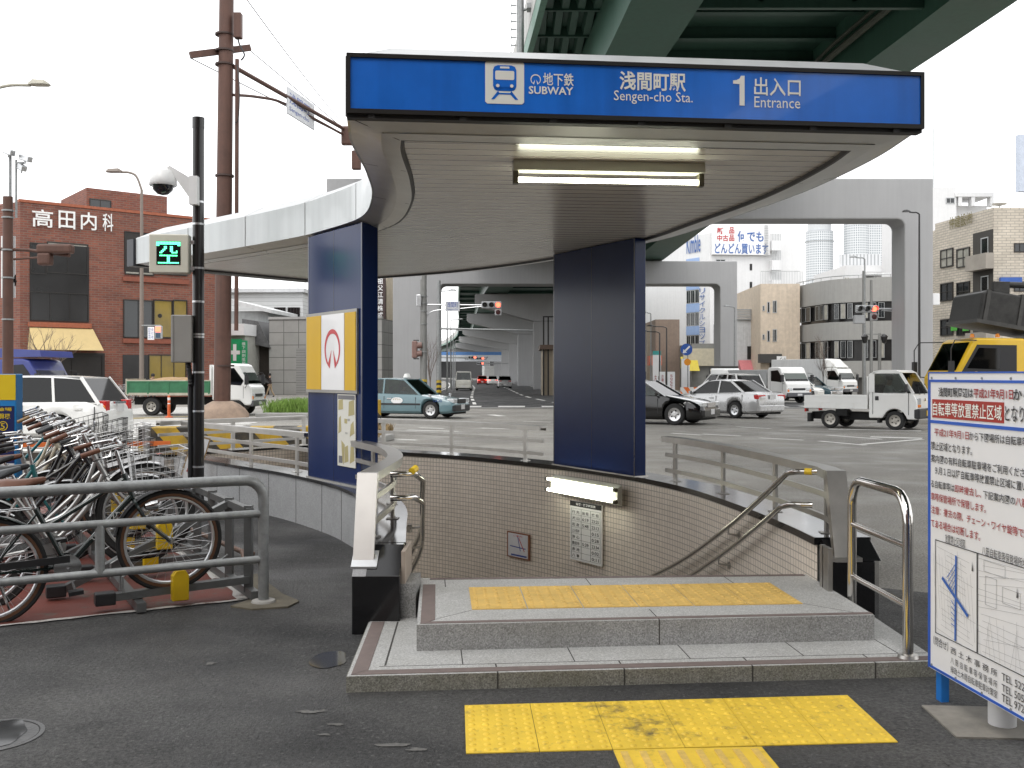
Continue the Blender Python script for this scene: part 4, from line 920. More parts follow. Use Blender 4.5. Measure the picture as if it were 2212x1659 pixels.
def bicycle(label, loc, yaw, pitch, fcol, saddle, grip, style, basket, group='bicycles parked in the rack', turn=0):
    t = thing('bicycle', label, 'bicycle', loc, yaw, group); t.rotation_euler = (R(rnd.uniform(-2.5,2.5)), -R(pitch), R(yaw))
    fw = .56; rw = -.56; BB = V((-.10,0,.285)); ST = V((-.245,0,.70)); HT = V((.315,0,.84)); HB = V((.355,0,.665))
    wm_ = m_wall if saddle == m_brown else rubber; wheel(t, rw, 'rear_wheel', wm_); wheel(t, fw, 'front_wheel', wm_)
    fender(t, rw, 40, 195, fcol if style != 'loop' else m_chrome); fender(t, fw, 60, 165, black if style == 'sport' else m_chrome)
    b = MB(); b.tube([HT, HB], .021, 8)
    if style == 'loop':
        b.tube(cr([HB + V((0,0,.03)), (.2,0,.50), (.0,0,.36), BB + V((0,0,.03))], 5), .019, 8); b.tube(cr([HT - V((0,0,.05)), (.18,0,.60), (.02,0,.48), (-.16,0,.46)], 5), .015, 8)
    elif style == 'sport':
        b.tube([HB + V((0,0,.02)), BB], .021, 8); b.tube([HT - V((0,0,.04)), (-.205,0,.56)], .016, 8)
    else:
        b.tube([HB + V((0,0,.02)), BB], .019, 8); b.tube([HB + V((-.02,0,.1)), BB + V((-.06,0,.12))], .017, 8)
    b.tube([ST, BB], .017, 8)
    for s_ in (-1, 1):
        b.tube([BB + V((0,s_*.02,0)), (rw, s_*.06, WR)], .010, 6); b.tube([ST + V((0,s_*.015,-.04)), (rw, s_*.06, WR)], .008, 6)
    b.build('frame', fcol, t, smooth=50)
    b = MB()
    for s_ in (-1, 1): b.tube(cr([HB + V((.005,0,-.01)), HB + V((.012, s_*.045,-.04)), (.44, s_*.055, .47), (fw, s_*.05, WR)], 4), .012, 6)
    b.build('fork', fcol, t, smooth=50)
    b = MB(); b.tube([HT, HT + V((-.03,0,.16))], .014, 8)
    hs_ = HT + V((-.035,0,.175))
    for s_ in (-1, 1): b.tube(cr([hs_, hs_ + V((.05, s_*.09, .02)), hs_ + V((.01, s_*.22, .04)), hs_ + V((-.12, s_*.27, .03)), hs_ + V((-.22, s_*.285, .01))], 5), .011, 8)
    h = b.build('handlebar', m_chrome, t, smooth=50)
    for s_ in (-1, 1):
        b = MB(); b.cyl(hs_ + V((-.12, s_*.272, .03)), hs_ + V((-.235, s_*.287, .008)), .0165, n=10); b.build('grip', grip, h, smooth=40)
        b = MB(); b.tube([hs_ + V((-.05, s_*.25,.03)), hs_ + V((-.06, s_*.265,-.02)), hs_ + V((-.17, s_*.28,-.035))], .006, 5); b.build('brake_lever', m_chrome, h, smooth=40)
    b = MB(); b.lathe([(0,.03),(.02,.026),(.027,.01),(.027,0),(0,0)], hs_ + V((.02,.10,.04)), n=12); b.build('bell', m_chrome, h, smooth=40)
    b = MB(); b.cyl(ST, ST + V((-.035,0,.12)), .012, n=8); b.build('seat_post', m_chrome, t, smooth=40)
    sc = ST + V((-.07,0,.16)); rings = []
    for x, w_, z0, z1 in ((-.14,.05,.0,.05),(-.13,.10,-.03,.06),(-.07,.105,-.035,.058),(.0,.07,-.025,.045),(.08,.035,-.01,.04),(.14,.026,.0,.038),(.155,.012,.01,.03)):
        rings.append([sc + V((x, w_*y, z0 + (z1-z0)*k)) for y, k in ((-1,.35),(-.75,.85),(0,1),(.75,.85),(1,.35),(.6,0),(-.6,0))])
    b = MB(); b.loft(rings); b.build('saddle', saddle, t, smooth=60)
    # crank, chain guard, pedals
    b = MB(); b.lathe([(0,.045),(.085,.045),(.085,.052),(0,.052)], BB, 'y', 20); b.lathe([(0,-.052),(.085,-.052),(.085,-.045),(0,-.045)], BB, 'y', 20)
    ck = b.build('chain_ring', m_chrome if style == 'sport' else fcol, t, smooth=40)
    b = MB()
    for s_, a in ((-1, -80), (1, 100)):
        e_ = BB + V((.16*math.cos(R(a)), s_*.075, .16*math.sin(R(a)))); b.beam(BB + V((0, s_*.065,0)), e_, .014, .02, (0,1,0))
    b.build('crank_arm', m_chrome, t)
    for s_, a in ((-1, -80), (1, 100)):
        e_ = BB + V((.16*math.cos(R(a)), s_*.12, .16*math.sin(R(a)))); b = MB(); b.box(e_.x-.045, e_.x+.045, e_.y-.04, e_.y+.04, e_.z-.013, e_.z+.013); b.build('pedal', black, t)
    b = MB(); b.beam(BB + V((.02,-.05,.055)), (rw+.02,-.05,WR+.035), .02, .045, (0,0,1)); b.beam(BB + V((.02,-.05,-.055)), (rw,-.05,WR-.035), .008, .008); b.build('chain_guard', m_chrome if style != 'sport' else black, t)
    b = MB(); b.tube([(rw+.03,.07,WR), (rw+.10,.10,.02), (rw+.16,.10,.015)], .009, 6); b.build('kickstand', m_chrome, t, smooth=40)
    # front basket of wire
    if basket:
        b = MB(); x0, x1, z0, z1 = .37, .70, .735, .965; bw, tw = .13, .185
        def ringp(z):
            k = (z - z0)/(z1 - z0); w_ = bw + (tw-bw)*k; xa = x0; xb = x1 - .06 + .06*k + .02
            return [(xa,-w_,z),(xb,-w_,z),(xb,w_,z),(xa,w_,z)]
        for k in range(6): b.tube(ringp(z0 + (z1-z0)*k/5), .0042 if k == 5 else .002, 4, closed=True, cap=False)
        for e_ in range(4):
            A_ = ringp(z0); B_ = ringp(z1)
            for j in range(8):
                f_ = j/8; p = V(A_[e_]).lerp(V(A_[(e_+1)%4]), f_); q_ = V(B_[e_]).lerp(V(B_[(e_+1)%4]), f_); b.tube([p, q_], .0019, 3, cap=False)
        for j in range(1, 8):
            A_ = ringp(z0); b.tube([V(A_[0]).lerp(V(A_[1]), j/8), V(A_[3]).lerp(V(A_[2]), j/8)], .0019, 3, cap=False); b.tube([V(A_[0]).lerp(V(A_[3]), j/8), V(A_[1]).lerp(V(A_[2]), j/8)], .0019, 3, cap=False)
        b.build('basket', basket, t)
    b = MB(); lx = V((.47,-.055,.60)); b.lathe([(0,-.06),(.022,-.05),(.035,-.01),(.037,.03),(0,.034)], lx, 'x', 14); b.build('headlamp', m_chrome, t, smooth=40)
    b = MB(); b.lathe([(0,.0),(.02,.004),(.02,.01),(0,.012)], (rw-.36,0,.52), 'x', 10); b.build('rear_reflector', tail_red, t)
    if style != 'loop':
        b = MB()
        for s_ in (-1,1): b.tube([ST + V((0,s_*.04,.0)), (rw-.18,s_*.055,.735), (rw,s_*.06,WR)], .005, 5)
        for k in range(3): b.tube([(rw+.1-k*.1,-.055,.73),(rw+.1-k*.1,.055,.73)], .004, 4)
        b.build('carrier', m_chrome, t, smooth=40)
    return t
f_green = M('dark_green_frame', (.012,.022,.020), .22, var=.05, coat=.6); f_silver = M('silver_frame', (.45,.45,.44), .3, .85); f_black = M('black_frame', (.010,.010,.012), .22, coat=.6)
f_cream = M('cream_frame', (.52,.47,.36), .3, coat=.5); f_teal = M('teal_frame', (.02,.16,.17), .3, coat=.5)
bk_s = M('silver_basket_wire', (.5,.5,.5), .35, .9); bk_b = M('black_basket_wire', (.015,.015,.015), .5)
specs = [('dark green bicycle with brown saddle nearest the pipe rail', f_green, m_brown, m_brown, 'sport', bk_s),
 ('silver loop frame bicycle with grey saddle, second from the pipe rail', f_silver, m_dgrey, m_brown, 'loop', bk_s),
 ('silver bicycle with straight tubes and black basket, third from the pipe rail', f_silver, black, m_dgrey, 'twin', bk_b),
 ('black twin tube bicycle with dark grips, fourth from the pipe rail', f_black, black, m_dgrey, 'twin', bk_b),
 ('black sporty bicycle with brown grips, fifth from the pipe rail', f_black, m_brown, m_brown, 'sport', bk_b),
 ('black loop frame bicycle with brown grips, sixth from the pipe rail', f_black, black, m_brown, 'loop', bk_b),
 ('silver sporty bicycle seventh from the pipe rail, by the parking board', f_silver, black, m_dgrey, 'sport', bk_s),
 ('cream loop frame bicycle, eighth from the pipe rail near the parking board', f_cream, black, M('tan_grip', (.30,.20,.10), .6), 'loop', None),
 ('cream twin tube bicycle with black grips, ninth in the rack', f_cream, black, black, 'twin', bk_s),
 ('dark teal bicycle at the far end of the rack', f_teal, black, black, 'twin', None)]
bikes = []
for i, (lab, fc, sa, gr, sty, bas) in enumerate(specs):
    hi = i % 2; hp = H0 + RD*(i*SPC) + FD*(.03*rnd.uniform(-1,1)); hz = .125 if hi == 0 else .27
    pit = math.degrees(math.asin(hz/1.12)); c = hp - FD*.56*math.cos(R(pit))
    bikes.append(bicycle(lab, (c.x, c.y, hz/2), 29.1 + rnd.uniform(-2,2), pit, fc, sa, gr, sty, bas))
# frame lettering of the nearest bicycle
b = MB(); HB_, BB_ = V((.355,-.0225,.685)), V((-.10,-.0225,.285)); dr = (HB_-BB_).normalized(); nz = V((-dr.z,0,dr.x))
b.text('TENEREZZA', BB_ + dr*.22 - nz*.012, dr, nz, .25, .025, .02); b.build('frame_lettering', M('lettering_silver', (.6,.6,.58), .4), bikes[0], fix=False)
# row of bicycles half hidden at the left picture edge
ex_ = [('blue grey bicycle with black saddle cut by the left picture edge', f_teal, black, black, 'loop'), ('silver bicycle behind the black saddle at the left picture edge', f_silver, black, black, 'twin')]
for k, (lab, fc, sa, gr, sty) in enumerate(ex_):
    bicycle(lab, (-4.35 - k*.5, 8.3 + k*.85, .0), 29, 0, fc, sa, gr, sty, None)
# fallen pipe stand behind the rack
t = thing('pipe_stand', 'rusty brown pipe stand lying on the pavement behind the rack', 'pipe')
b = MB(); a_, c_, e_ = G(408,1142,.09), G(524,1192,.09), G(536,1238,.03); b.tube([a_, c_, e_], .022, 10); g_ = G(548,1196,.06); b.tube([c_, g_], .02, 8); b.build('pipe', M('rusty_pipe', (.16,.10,.075), .6, .3, var=.25, vs=15), t, smooth=40)
# ================================================================ black pole with LED sign, dome camera and control box
PX, PY = -3.56, 11.3
m_bpole = M('black_pole_paint', (.012,.011,.011), .3, var=.1, coat=.3)
t = thing('black_pole', 'tall slim black pole with cap and steel bands beside the bicycle rack', 'pole')
b = MB(); b.cyl((PX,PY,0),(PX,PY,4.40),.064,n=18); b.cyl((PX,PY,4.40),(PX,PY,4.52),.068,n=18); b.build('tube', m_bpole, t, smooth=40)
for z in (3.55,3.30,2.80,2.42,2.05,2.02+.0,1.62,.55,1.18):
    b = MB(); b.cyl((PX,PY,z),(PX,PY,z+.022),.067,n=18); b.build('band', alu, t, smooth=40)
lp2 = Pl((PX-.12, PY-.15), (.995,.10)); t = thing('parking_sign', 'square cream LED sign showing a green vacancy character on the black pole', 'sign')
A, Zt = lp2.q(321.6, 505); Bq, Zb = lp2.q(407, 590)
b = MB(); pbox(b, lp2, A, Bq, Zb, Zt, -.16, 0); b.build('case', M('cream_case', (.66,.64,.54), .45, var=.05), t, bevel=.012)
sa_, sZt = lp2.q(338, 521); sb_, sZb = lp2.q(390, 572)
b = MB(); b.rect(lp2, sa_, sb_, sZb, sZt, .004); b.build('screen', M('black_screen', (.006,.012,.01), .2), t)
rows_ = ["################","################","##............##",".....##..##.....",".....##..##.....","....##...##.....","...##....##..#..","..##......####..","................","..############..",".......##.......",".......##.......",".......##.......",".......##.......",".##############.","................"]
b = MB(); cw = (sb_-sa_)/16; chh = (sZt-sZb)/16
for j, rw_ in enumerate(rows_):
    for i, c in enumerate(rw_):
        if c == '#': b.rect(lp2, sa_ + cw*(i+.12), sa_ + cw*(i+.88), sZt - chh*(j+.88) - .004, sZt - chh*(j+.12) - .004, .007, .002)
b.build('lit_character', M('lit_green_led', (.10,1,.42), .4, emit=3., var=0), t)
b = MB(); pbox(b, lp2, Bq, Bq+.05, Zt-.1, Zt-.06, -.1, -.06); pbox(b, lp2, Bq, Bq+.05, Zb+.04, Zb+.08, -.1, -.06); b.build('clamp', alu, t)
t = thing('dome_camera', 'white dome security camera on a bracket at the black pole', 'camera'); dc = P(352, 400, 11.15)
b = MB(); b.lathe([(0,.20),(.05,.195),(.11,.15),(.148,.06),(.15,.0),(.143,-.01)], dc, n=24); b.build('housing', white, t, smooth=50)
b = MB(); b.lathe([(.143,-.01),(.115,-.012),(.105,-.055),(.06,-.10),(0,-.115)], dc, n=24); b.build('bubble', M('smoked_dome', (.02,.02,.025), .05, spec=.8), t, smooth=50)
b = MB(); q0, q1, q2 = P(352,366,11.15), P(366,362,11.15), P(413,412,11.2); b.tube([dc + up*.19, q0, q1], .02, 8); b.loft([[q1 + V((0,s*.02,k)) for s, k in ((-1,-.02),(1,-.02),(1,.025),(-1,.025))], [q2 + V((0,s*.035,k)) for s, k in ((-1,-.10),(1,-.10),(1,.14),(-1,.14))]]); b.box(q2.x-.01, q2.x+.08, q2.y-.05, q2.y+.05, q2.z-.16, q2.z+.16); b.build('bracket', white, t)
t = thing('control_box', 'grey control box strapped to the black pole above the corrugated conduit', 'box')
A, Zt = lp2.q(369,680); Bq, Zb = lp2.q(414,783); b = MB(); pbox(b, lp2, A, Bq, Zb, Zt, -.16, 0); b.build('case', M('grey_box_paint', (.30,.29,.27), .5, var=.05), t, bevel=.01)
b = MB(); b.rect(lp2, A+.03, A+.034, Zb+.01, Zt-.01, .002); b.build('door_seam', joint, t)
b = MB(); c0 = lp2.p((A+Bq)/2 + .06, Zb, -.08); pts = [c0, c0 + V((.02,.02,-.25)), V((PX-.085,PY-.02,1.5)), V((PX-.085,PY-.02,.02))]
pp_ = cr(pts, 14); rs = [.030 if i % 2 else .024 for i in range(len(pp_))]; b.tube(pp_, rs, 8); tag(b.build('corrugated_conduit', black, None, smooth=30), 'black corrugated conduit hose running down beside the black pole', 'conduit')
# ================================================================ parking board at the left edge
t = thing('parking_board', 'blue information board with yellow head and navy panels at the left picture edge', 'sign'); kb = Pl((-6.2, 10.0), (1,0))
m_bl = M('board_blue', (.02,.22,.55), .4, var=.06); m_nv = M('board_navy', (.012,.02,.10), .4); m_yp = M('board_yellow', (.75,.55,.02), .4, var=.05)
b = MB(); pbox(b, kb, 0, 1.22, 0, 1.61, -.14, 0); b.build('body', m_bl, t, bevel=.01)
b = MB(); kz = lambda v: kb.q(20, v)[1]; b.rect(kb, .0, 1.215, kz(864), kz(809), .004); b.build('head_panel', m_yp, t)
b = MB(); b.rect(kb, .3, kb.a(31), kz(937), kz(877), .004); b.rect(kb, .3, kb.a(31), kz(1000), kz(946), .004); b.build('text_panel', m_nv, t)
b = MB(); b.rect(kb, .3, kb.a(31), kz(943), kz(938), .0045); b.rect(kb, .3, kb.a(31), kz(1008), kz(1001), .0045); b.build('white_strip', wpan, t)
b = MB(); 
for s_, bx in (('駐輪場','-22 880 26 888'),('算機','-1 893 23 905'),('5','2 914 11 927'),('精算機は','-22 952 22 958'),('ラック番号','-22 961 22 967'),('174～','-16 971 18 981'),('184','-2 986 18 996')): b.ptext(kb, s_, *[float(k) for k in bx.split()], .0055, .01)
n = 24; c = kb.q(7, 920); rr0, rr1 = .040, .048
b.add([kb.p(c[0] + r_*math.cos(2*math.pi*k/n), c[1] + r_*math.sin(2*math.pi*k/n), .0055) for k in range(n) for r_ in (rr0, rr1)], [(2*k, 2*k+1, (2*k+3) % (2*n), (2*k+2) % (2*n)) for k in range(n)])
b.build('lettering', m_yp, t, fix=False)
# leaning notice board and striped barrier
m_haz = m_stripes('hazard_stripes', ((.45,.28,.015),(.022,.02,.018)), .62, (.74,0,.67), .7, .55, (.13,.10,.05))
a_ = G(303,1000); t = thing('striped_barrier', 'low concrete barrier with worn black and yellow diagonal stripes beyond the stairwell', 'barrier', (-6.55, 17.4, 0), 6)
b = MB(); b.prism([(-.0,0),(.5,0),(.45,.68),(.05,.68)], 0, 3.2, lambda y, z, x: (x, y, z)); b.build('block', m_haz, t, bevel=.02)
t = thing('notice_board', 'white notice board with wooden frame leaning between the bicycles and the black pole', 'notice board', (-4.15, 12.1, 0), 20); t.rotation_euler = (R(-8), R(17), R(20))
nb = Pl((0,0),(1,0)); b = MB(); b.rect(nb, 0, .22, .2, .92, 0, .02); b.build('frame', M('raw_wood', (.38,.24,.10), .6, var=.2, vs=8), t)
b = MB(); b.rect(nb, .018, .205, .22, .90, .004); b.build('sheet', wpan, t)
b = MB(); b.text('駐輪禁止', nb.p(.05,.45,.006), nb.t, (0,0,1), .05, .38, .02, vert=True); b.text('ご注意', nb.p(.13,.55,.006), nb.t, (0,0,1), .05, .25, .02, vert=True); b.build('lettering', redink, t, fix=False)
t = thing('road_guard', 'low orange and white road guard rail behind the parking board', 'barrier')
b = MB(); b.beam((-9.4,16.6,.42),(-5.9,17.2,.42),.05,.08); b.build('bar', M('faded_orange', (.6,.14,.03), .5), t); b = MB(); b.beam((-9.4,16.6,.22),(-5.9,17.2,.22),.05,.14); b.build('lower_bar', M('dull_dark_board', (.06,.05,.04), .6), t)
for x in (-9,-7.6,-6.2): b = MB(); y = 16.6 + (x+9.4)*.171; b.beam((x,y+.05,0),(x,y+.05,.5),.06,.06); b.build('post', galv, t)
# ================================================================ white notice board on the right
nbp = Pl((2.065,4.93), (.07,-.77)); t = thing('notice_sign', 'large white bicycle parking notice board with blue border, text and maps on the right', 'notice board')
X_ = lambda x: (3248 + x*.7233)/1.649
Y_ = lambda y: (1300 + y*.7233)/1.649
def zr(x, y): return nbp.q(X_(x), Y_(y))[1]
def ar(x): return nbp.a(X_(x))
BW = 1.25; zt, zb = 1.61, .155
m_board = M('white_board_sheet', (.78,.78,.79), .35, var=.02); m_bb = M('board_border_blue', (.02,.10,.48), .4)
b = MB(); pbox(b, nbp, 0, BW, zb, zt, -.02, 0); b.build('sheet', m_board, t)
b = MB(); 
for a0, a1, z0, z1 in ((0,BW,zt-.002,zt+.005),(-.005,.002,zb,zt)): pbox(b, nbp, a0, a1, z0, z1, -.02, .003)
i_ = ar(88); iz0, iz1 = zr(72,1475) , zr(95,72)
for a0, a1, z0, z1 in ((i_,BW,iz1-.012,iz1),(i_,BW,iz0,iz0+.012),(i_,i_+.009,iz0,iz1),(i_,BW,zr(95,285),zr(95,270))): b.rect(nbp, a0, a1, z0, z1, .003)
b.build('border', m_bb, t)
b = MB(); b.rect(nbp, ar(103), ar(455), zr(103,258), zr(103,168), .003); b.build('red_heading', M('heading_red', (.36,.025,.015), .45), t)
m_txr = M('notice_text_red', (.33,.03,.03), .5); m_txk = M('notice_text_black', (.03,.03,.035), .5)
LN = [(220,112,160,[(135,305,'浅間町駅周辺は','k'),(308,503,'平成21年9月1日','r'),(503,590,'から','k')],.02),
 (128,182,250,[(108,448,'自転車等放置禁止区域','w'),(462,640,'となります','k')],.008),
 (135,312,352,[(115,285,'平成21年9月1日','r'),(287,575,'から下図場所は自転車等','k')],.01),
 (110,376,418,[(98,300,'禁止区域となります。','k')],.01),
 (110,440,480,[(98,590,'案内図の有料自転車駐車場をご利用ください','k')],.01),
 (130,500,540,[(118,600,'９月１日以降自転車等放置禁止区域に置いて','k')],.01),
 (110,566,604,[(98,213,'る自転車等は','k'),(215,345,'即時撤去し、','r'),(355,513,'下記案内図の','k'),(515,640,'八筋自転','r')],.01),
 (110,628,668,[(98,368,'車等保管場所で保管します。','r')],.01),
 (110,692,732,[(98,640,'注意：撤去の際、チェーン・ワイヤ錠等で固定し','r')],.01),
 (110,758,800,[(98,340,'てある場合は切断します。','r')],.01),
 (215,845,888,[(168,265,'放置禁止区域図','k')],0), (450,920,965,[(350,590,'八筋自転車等保管場所地図','k')],0),
 (150,1350,1395,[(110,183,'（問合せ）','k')],0), (205,1390,1424,[(195,425,'西 土 木 事 務 所','k'),(447,640,'TEL 522-8381','k')],0),
 (205,1440,1474,[(195,425,'八 筋 自 転 車 等 保 管 場 所','k'),(447,640,'TEL 505-4018','k')],0), (205,1484,1520,[(195,425,'緑政土木局自転車駐車対策室','k'),(447,640,'TEL 972-2872','k')],0)]
NM = {'k': ('black_lettering', m_txk), 'r': ('red_lettering', m_txr), 'w': ('white_lettering', m_let)}
for xr, y0, y1, pcs, bo in LN:
    z1, z0 = zr(xr, y0), zr(xr, y1)
    for x0, x1, s_, c in pcs: b = MB(); b.text(s_, nbp.p(ar(x0), z0, .0045 if c != 'w' else .005), nbp.t, (0,0,1), ar(x1) - ar(x0), z1 - z0, bo); b.build(*NM[c], t, fix=False)
# printed maps
b = MB(); m1 = (ar(118), ar(325), zr(118,1318), zr(118,858)); m2 = (m1[1], ar(700), m1[2], m1[3])
def box_line(b, pl, a0, a1, z0, z1, w, off):
    for q_ in ((a0,a1,z0,z0+w),(a0,a1,z1-w,z1),(a0,a0+w,z0,z1),(a1-w,a1,z0,z1)): b.rect(pl, *q_, off, .0008)
box_line(b, nbp, *m1, .004, .004); box_line(b, nbp, *m2, .004, .0041)
b.build('map_frame', m_txk, t)
b = MB(); r = random.Random(11)
def mpt(m, x, y): return (m[0] + (m[1]-m[0])*x, m[2] + (m[3]-m[2])*y)
for k in range(13): x = .05 + k*.075; pline(b, nbp, mpt(m1, x, r.uniform(.05,.3)), mpt(m1, x - .10, r.uniform(.7,.96)), .0013, .0042)
for k in range(16): y = .06 + k*.058; x0 = r.uniform(.03,.3); pline(b, nbp, mpt(m1, x0, y), mpt(m1, r.uniform(.6,.97), y - .06), .0013, .0042)
for k in range(16):
    y = .05 + k*.06; pline(b, nbp, mpt(m2, .0 + r.uniform(0,.1), y), mpt(m2, .98, min(.98, y + r.uniform(-.05,.22))), .0013, .0042)
for k in range(14): x = .05 + k*.07; pline(b, nbp, mpt(m2, x, .02), mpt(m2, x + r.uniform(-.1,.1), r.uniform(.3,.5)), .0013, .0042)
for (x0, y0, x1, y1) in ((.12,.52,.28,.8),(.36,.6,.6,.75),(.1,.84,.4,.95)):
    A_ = mpt(m2,x0,y0); B_ = mpt(m2,x1,y1); box_line(b, nbp, A_[0], B_[0], A_[1], B_[1], .0015, .0042)
b.build('map_lines', M('map_line_grey', (.30,.30,.31), .6), t, fix=False)
b = MB(); pline(b, nbp, mpt(m1,.52,.90), mpt(m1,.50,.02), .014, .0048); pline(b, nbp, mpt(m1,.18,.62), mpt(m1,.80,.33), .017, .0049)
for k in range(5): pline(b, nbp, mpt(m1,.30+k*.03,.64-k*.035), mpt(m1,.52,.82-k*.05), .004, .0047); pline(b, nbp, mpt(m1,.40,.42-k*.06), mpt(m1,.52,.36-k*.05), .004, .0047)
b.build('map_roads', M('map_road_blue', (.03,.12,.45), .5), t, fix=False)
b = MB()
for m in ((m1,.88,.80),(m2,.55,.70)): a_, z_0 = mpt(*m); b.add([nbp.p(a_, z_0, .0045), nbp.p(a_+.012, z_0, .0045), nbp.p(a_+.006, z_0+.045, .0045)], [(0,1,2)])
b.build('north_arrow', m_txk, t, fix=False)
b = MB()
for a_ in (.03, BW-.06): b.prism([(a_,0),(a_+.05,0),(a_+.05,zt-.05),(a_,zt-.05)], -.06, -.0205, lambda x, y, o: nbp.p(x, y, o))
b.build('post', M('blue_post', (.015,.16,.50), .4), t)
b = MB()
for k in range(6):
    for z in (zt-.025, zb+.02): b.disc(nbp, .03 + k*.22, z, .006, .004, .003, 8)
b.build('screw', galv, t)
# round base post behind the board
bp_ = G(2145,1590); t = thing('base_post', 'thick white round post on a concrete base under the white notice board', 'post')
b = MB(); b.cyl((bp_.x+.10,bp_.y+.12,0),(bp_.x+.10,bp_.y+.12,.6),.06,n=20); b.build('tube', M('white_post_paint', (.62,.62,.62), .5, var=.06), t, smooth=40)
b = MB(); cx, cy = bp_.x+.10, bp_.y+.12; b.prism([(cx-.28,cy-.16),(cx+.3,cy-.2),(cx+.32,cy+.22),(cx-.26,cy+.26)], 0, .012); b.build('base', M('worn_concrete_base', (.20,.185,.16), .85, var=.25, vs=9), t)
# ================================================================ vehicles
chrome = M('car_chrome', (.65,.65,.66), .15, 1., var=.05); trim = M('black_trim', (.018,.018,.02), .5); plate_w = M('blank_plate', (.6,.6,.6), .5); plate_y = M('yellow_plate', (.65,.42,.02), .5)
under = M('underbody_black', (.008,.008,.008), .9); cabin_dark = M('cabin_dark', (.02,.02,.022), .7)
def car_wheel(parent, x, y, r, w, rimm, side, hub=.62):
    b = MB(); p = [(r*hub, -w/2), (r*.9, -w/2), (r, -w*.32), (r, w*.32), (r*.9, w/2), (r*hub, w/2)]
    b.lathe(p, (x, y, r), 'y', 24, cap=False); w_ = b.build('wheel', rubber, parent, smooth=40)
    b = MB(); s = side*(w/2 - .02); q = [(0, s*1.02), (r*.16, s*1.02), (r*.2, s*.8), (r*.38, s*.72), (r*.5, s*.95), (r*hub, s*1.05), (r*hub, s*.6)]
    b.lathe(q, (x, y, r), 'y', 24, cap=False); rm_ = b.build('rim', rimm, w_, smooth=40)
    b = MB()
    for k in range(5):
        a = 2*math.pi*k/5; cx, cz = x + r*.34*math.cos(a), r + r*.34*math.sin(a); b.lathe([(0,s*.92),(r*.075,s*.92)], (cx, y, cz), 'y', 8)
    b.build('rim_holes', under, w_)
def car(name, label, cat, loc, rz, L, W, H, belt, base, roof, paint, wb, r=.31, fo=None, low=.19, rimm=None, group=None, roofw=.74, plate=plate_w, lights=None, head=None, tail=None, bump=None, grille=None, pill=None, tint=None, sidebar=None, body_low=None):
    """belt: (x,z) top line of the lower body rear to front; base/roof: x of glasshouse rear, front at belt / roof"""
    t = thing(name, label, cat, loc, rz, group); rimm = rimm or alu
    fo = fo if fo is not None else (L - wb)*.45; xf = L/2 - fo; xr = xf - wb; hw = W/2
    xs = sorted(set([-L/2, -L/2+.03, -L/2+.1, -L/2+.25, L/2, L/2-.03, L/2-.1, L/2-.25] + [-L/2+.25 + k*(L-.5)/22 for k in range(23)] + [c + (r+.055)*math.cos(k*math.pi/10) for c in (xf, xr) for k in range(11)] + [c + s*(r+.06) for c in (xf,xr) for s in (-1,1)]))
    rings = []
    for x in xs:
        zt = interp(belt, x); e = max(0, (abs(x) - (L/2 - .45))/.45); wf = 1 - .13*e*e*(1 if abs(x) < L/2 - .01 else 1.15)
        zb = low + (.06*e*e)
        for c in (xf, xr):
            d = abs(x - c)
            if d < r + .055: zb = max(zb, r + math.sqrt((r+.055)**2 - d*d)*.98)
        h = hw*wf; zb = min(zb, zt - .12); zm = zb + (zt-zb)*.5
        if abs(x) >= L/2 - .01: zt2 = zt - .06; zb2 = zb + .05
        else: zt2, zb2 = zt, zb
        rings.append([V((x, y*h, z)) for y, z in ((-.90,zb2),(-.985,min(zb2+.08, zm)),(-1,zm),(-.975,zt2-.07),(-.93,zt2-.015),(-.80,zt2+.006),(0,zt2+.022),(.80,zt2+.006),(.93,zt2-.015),(.975,zt2-.07),(1,zm),(.985,min(zb2+.08,zm)),(.90,zb2))])
    b = MB(); b.loft(rings); b.build('body', paint, t, smooth=32)
    b = MB(); b.box(-L/2+.12, L/2-.12, -hw*.78, hw*.78, low-.03, low+.3); b.build('underbody', under, t)
    # glasshouse
    zb_, zf_ = interp(belt, base[0]), interp(belt, base[1]); yb = hw*.915; yr = hw*roofw; zr_ = H - .055
    def gh(x0, x1, y, z0, z1): return [V((x0,-y,z0)), V((x1,-y,z1)), V((x1,y,z1)), V((x0,y,z0))]
    lo = gh(base[0], base[1], yb, zb_-.03, zf_-.03); hi = gh(roof[0], roof[1], yr, zr_, zr_)
    b = MB()
    for x in (base[0]+(base[1]-base[0])*.52, base[0]+(base[1]-base[0])*.20):
        for s in (-1, 1): b.prism([(x-.10,.35),(x+.1,.35),(x-.02,H-.52),(x-.10,H-.52)], s*hw*.45-.22, s*hw*.45+.22, lambda xx, z, y: (xx, y, z)); b.box(x-.12, x-.04, s*hw*.45-.11, s*hw*.45+.11, H-.50, H-.32)
    b.box(base[1]-.75, base[1]-.35, -hw*.8, hw*.8, low+.3, zf_-.10)
    b.build('seats', cabin_dark, t)
    def pane(nm, a, b1, c, d, th=.012, gm=carglass):
        n = (b1-a).cross(d-a).normalized()*th; m = MB(); m.add([a, b1, c, d, a-n, b1-n, c-n, d-n], [(0,1,2,3),(7,6,5,4),(0,4,5,1),(1,5,6,2),(2,6,7,3),(3,7,4,0)]); return m.build(nm, gm, t)
    tg = tint or carglass; pane('windscreen', lo[1], lo[2], hi[2], hi[1]); pane('rear_window', lo[3], lo[0], hi[0], hi[3], gm=tg); pane('side_window', lo[0], lo[1], hi[1], hi[0], gm=tg); pane('side_window', lo[2], lo[3], hi[3], hi[2], gm=tg)
    # roof skin
    b = MB(); rr_ = []
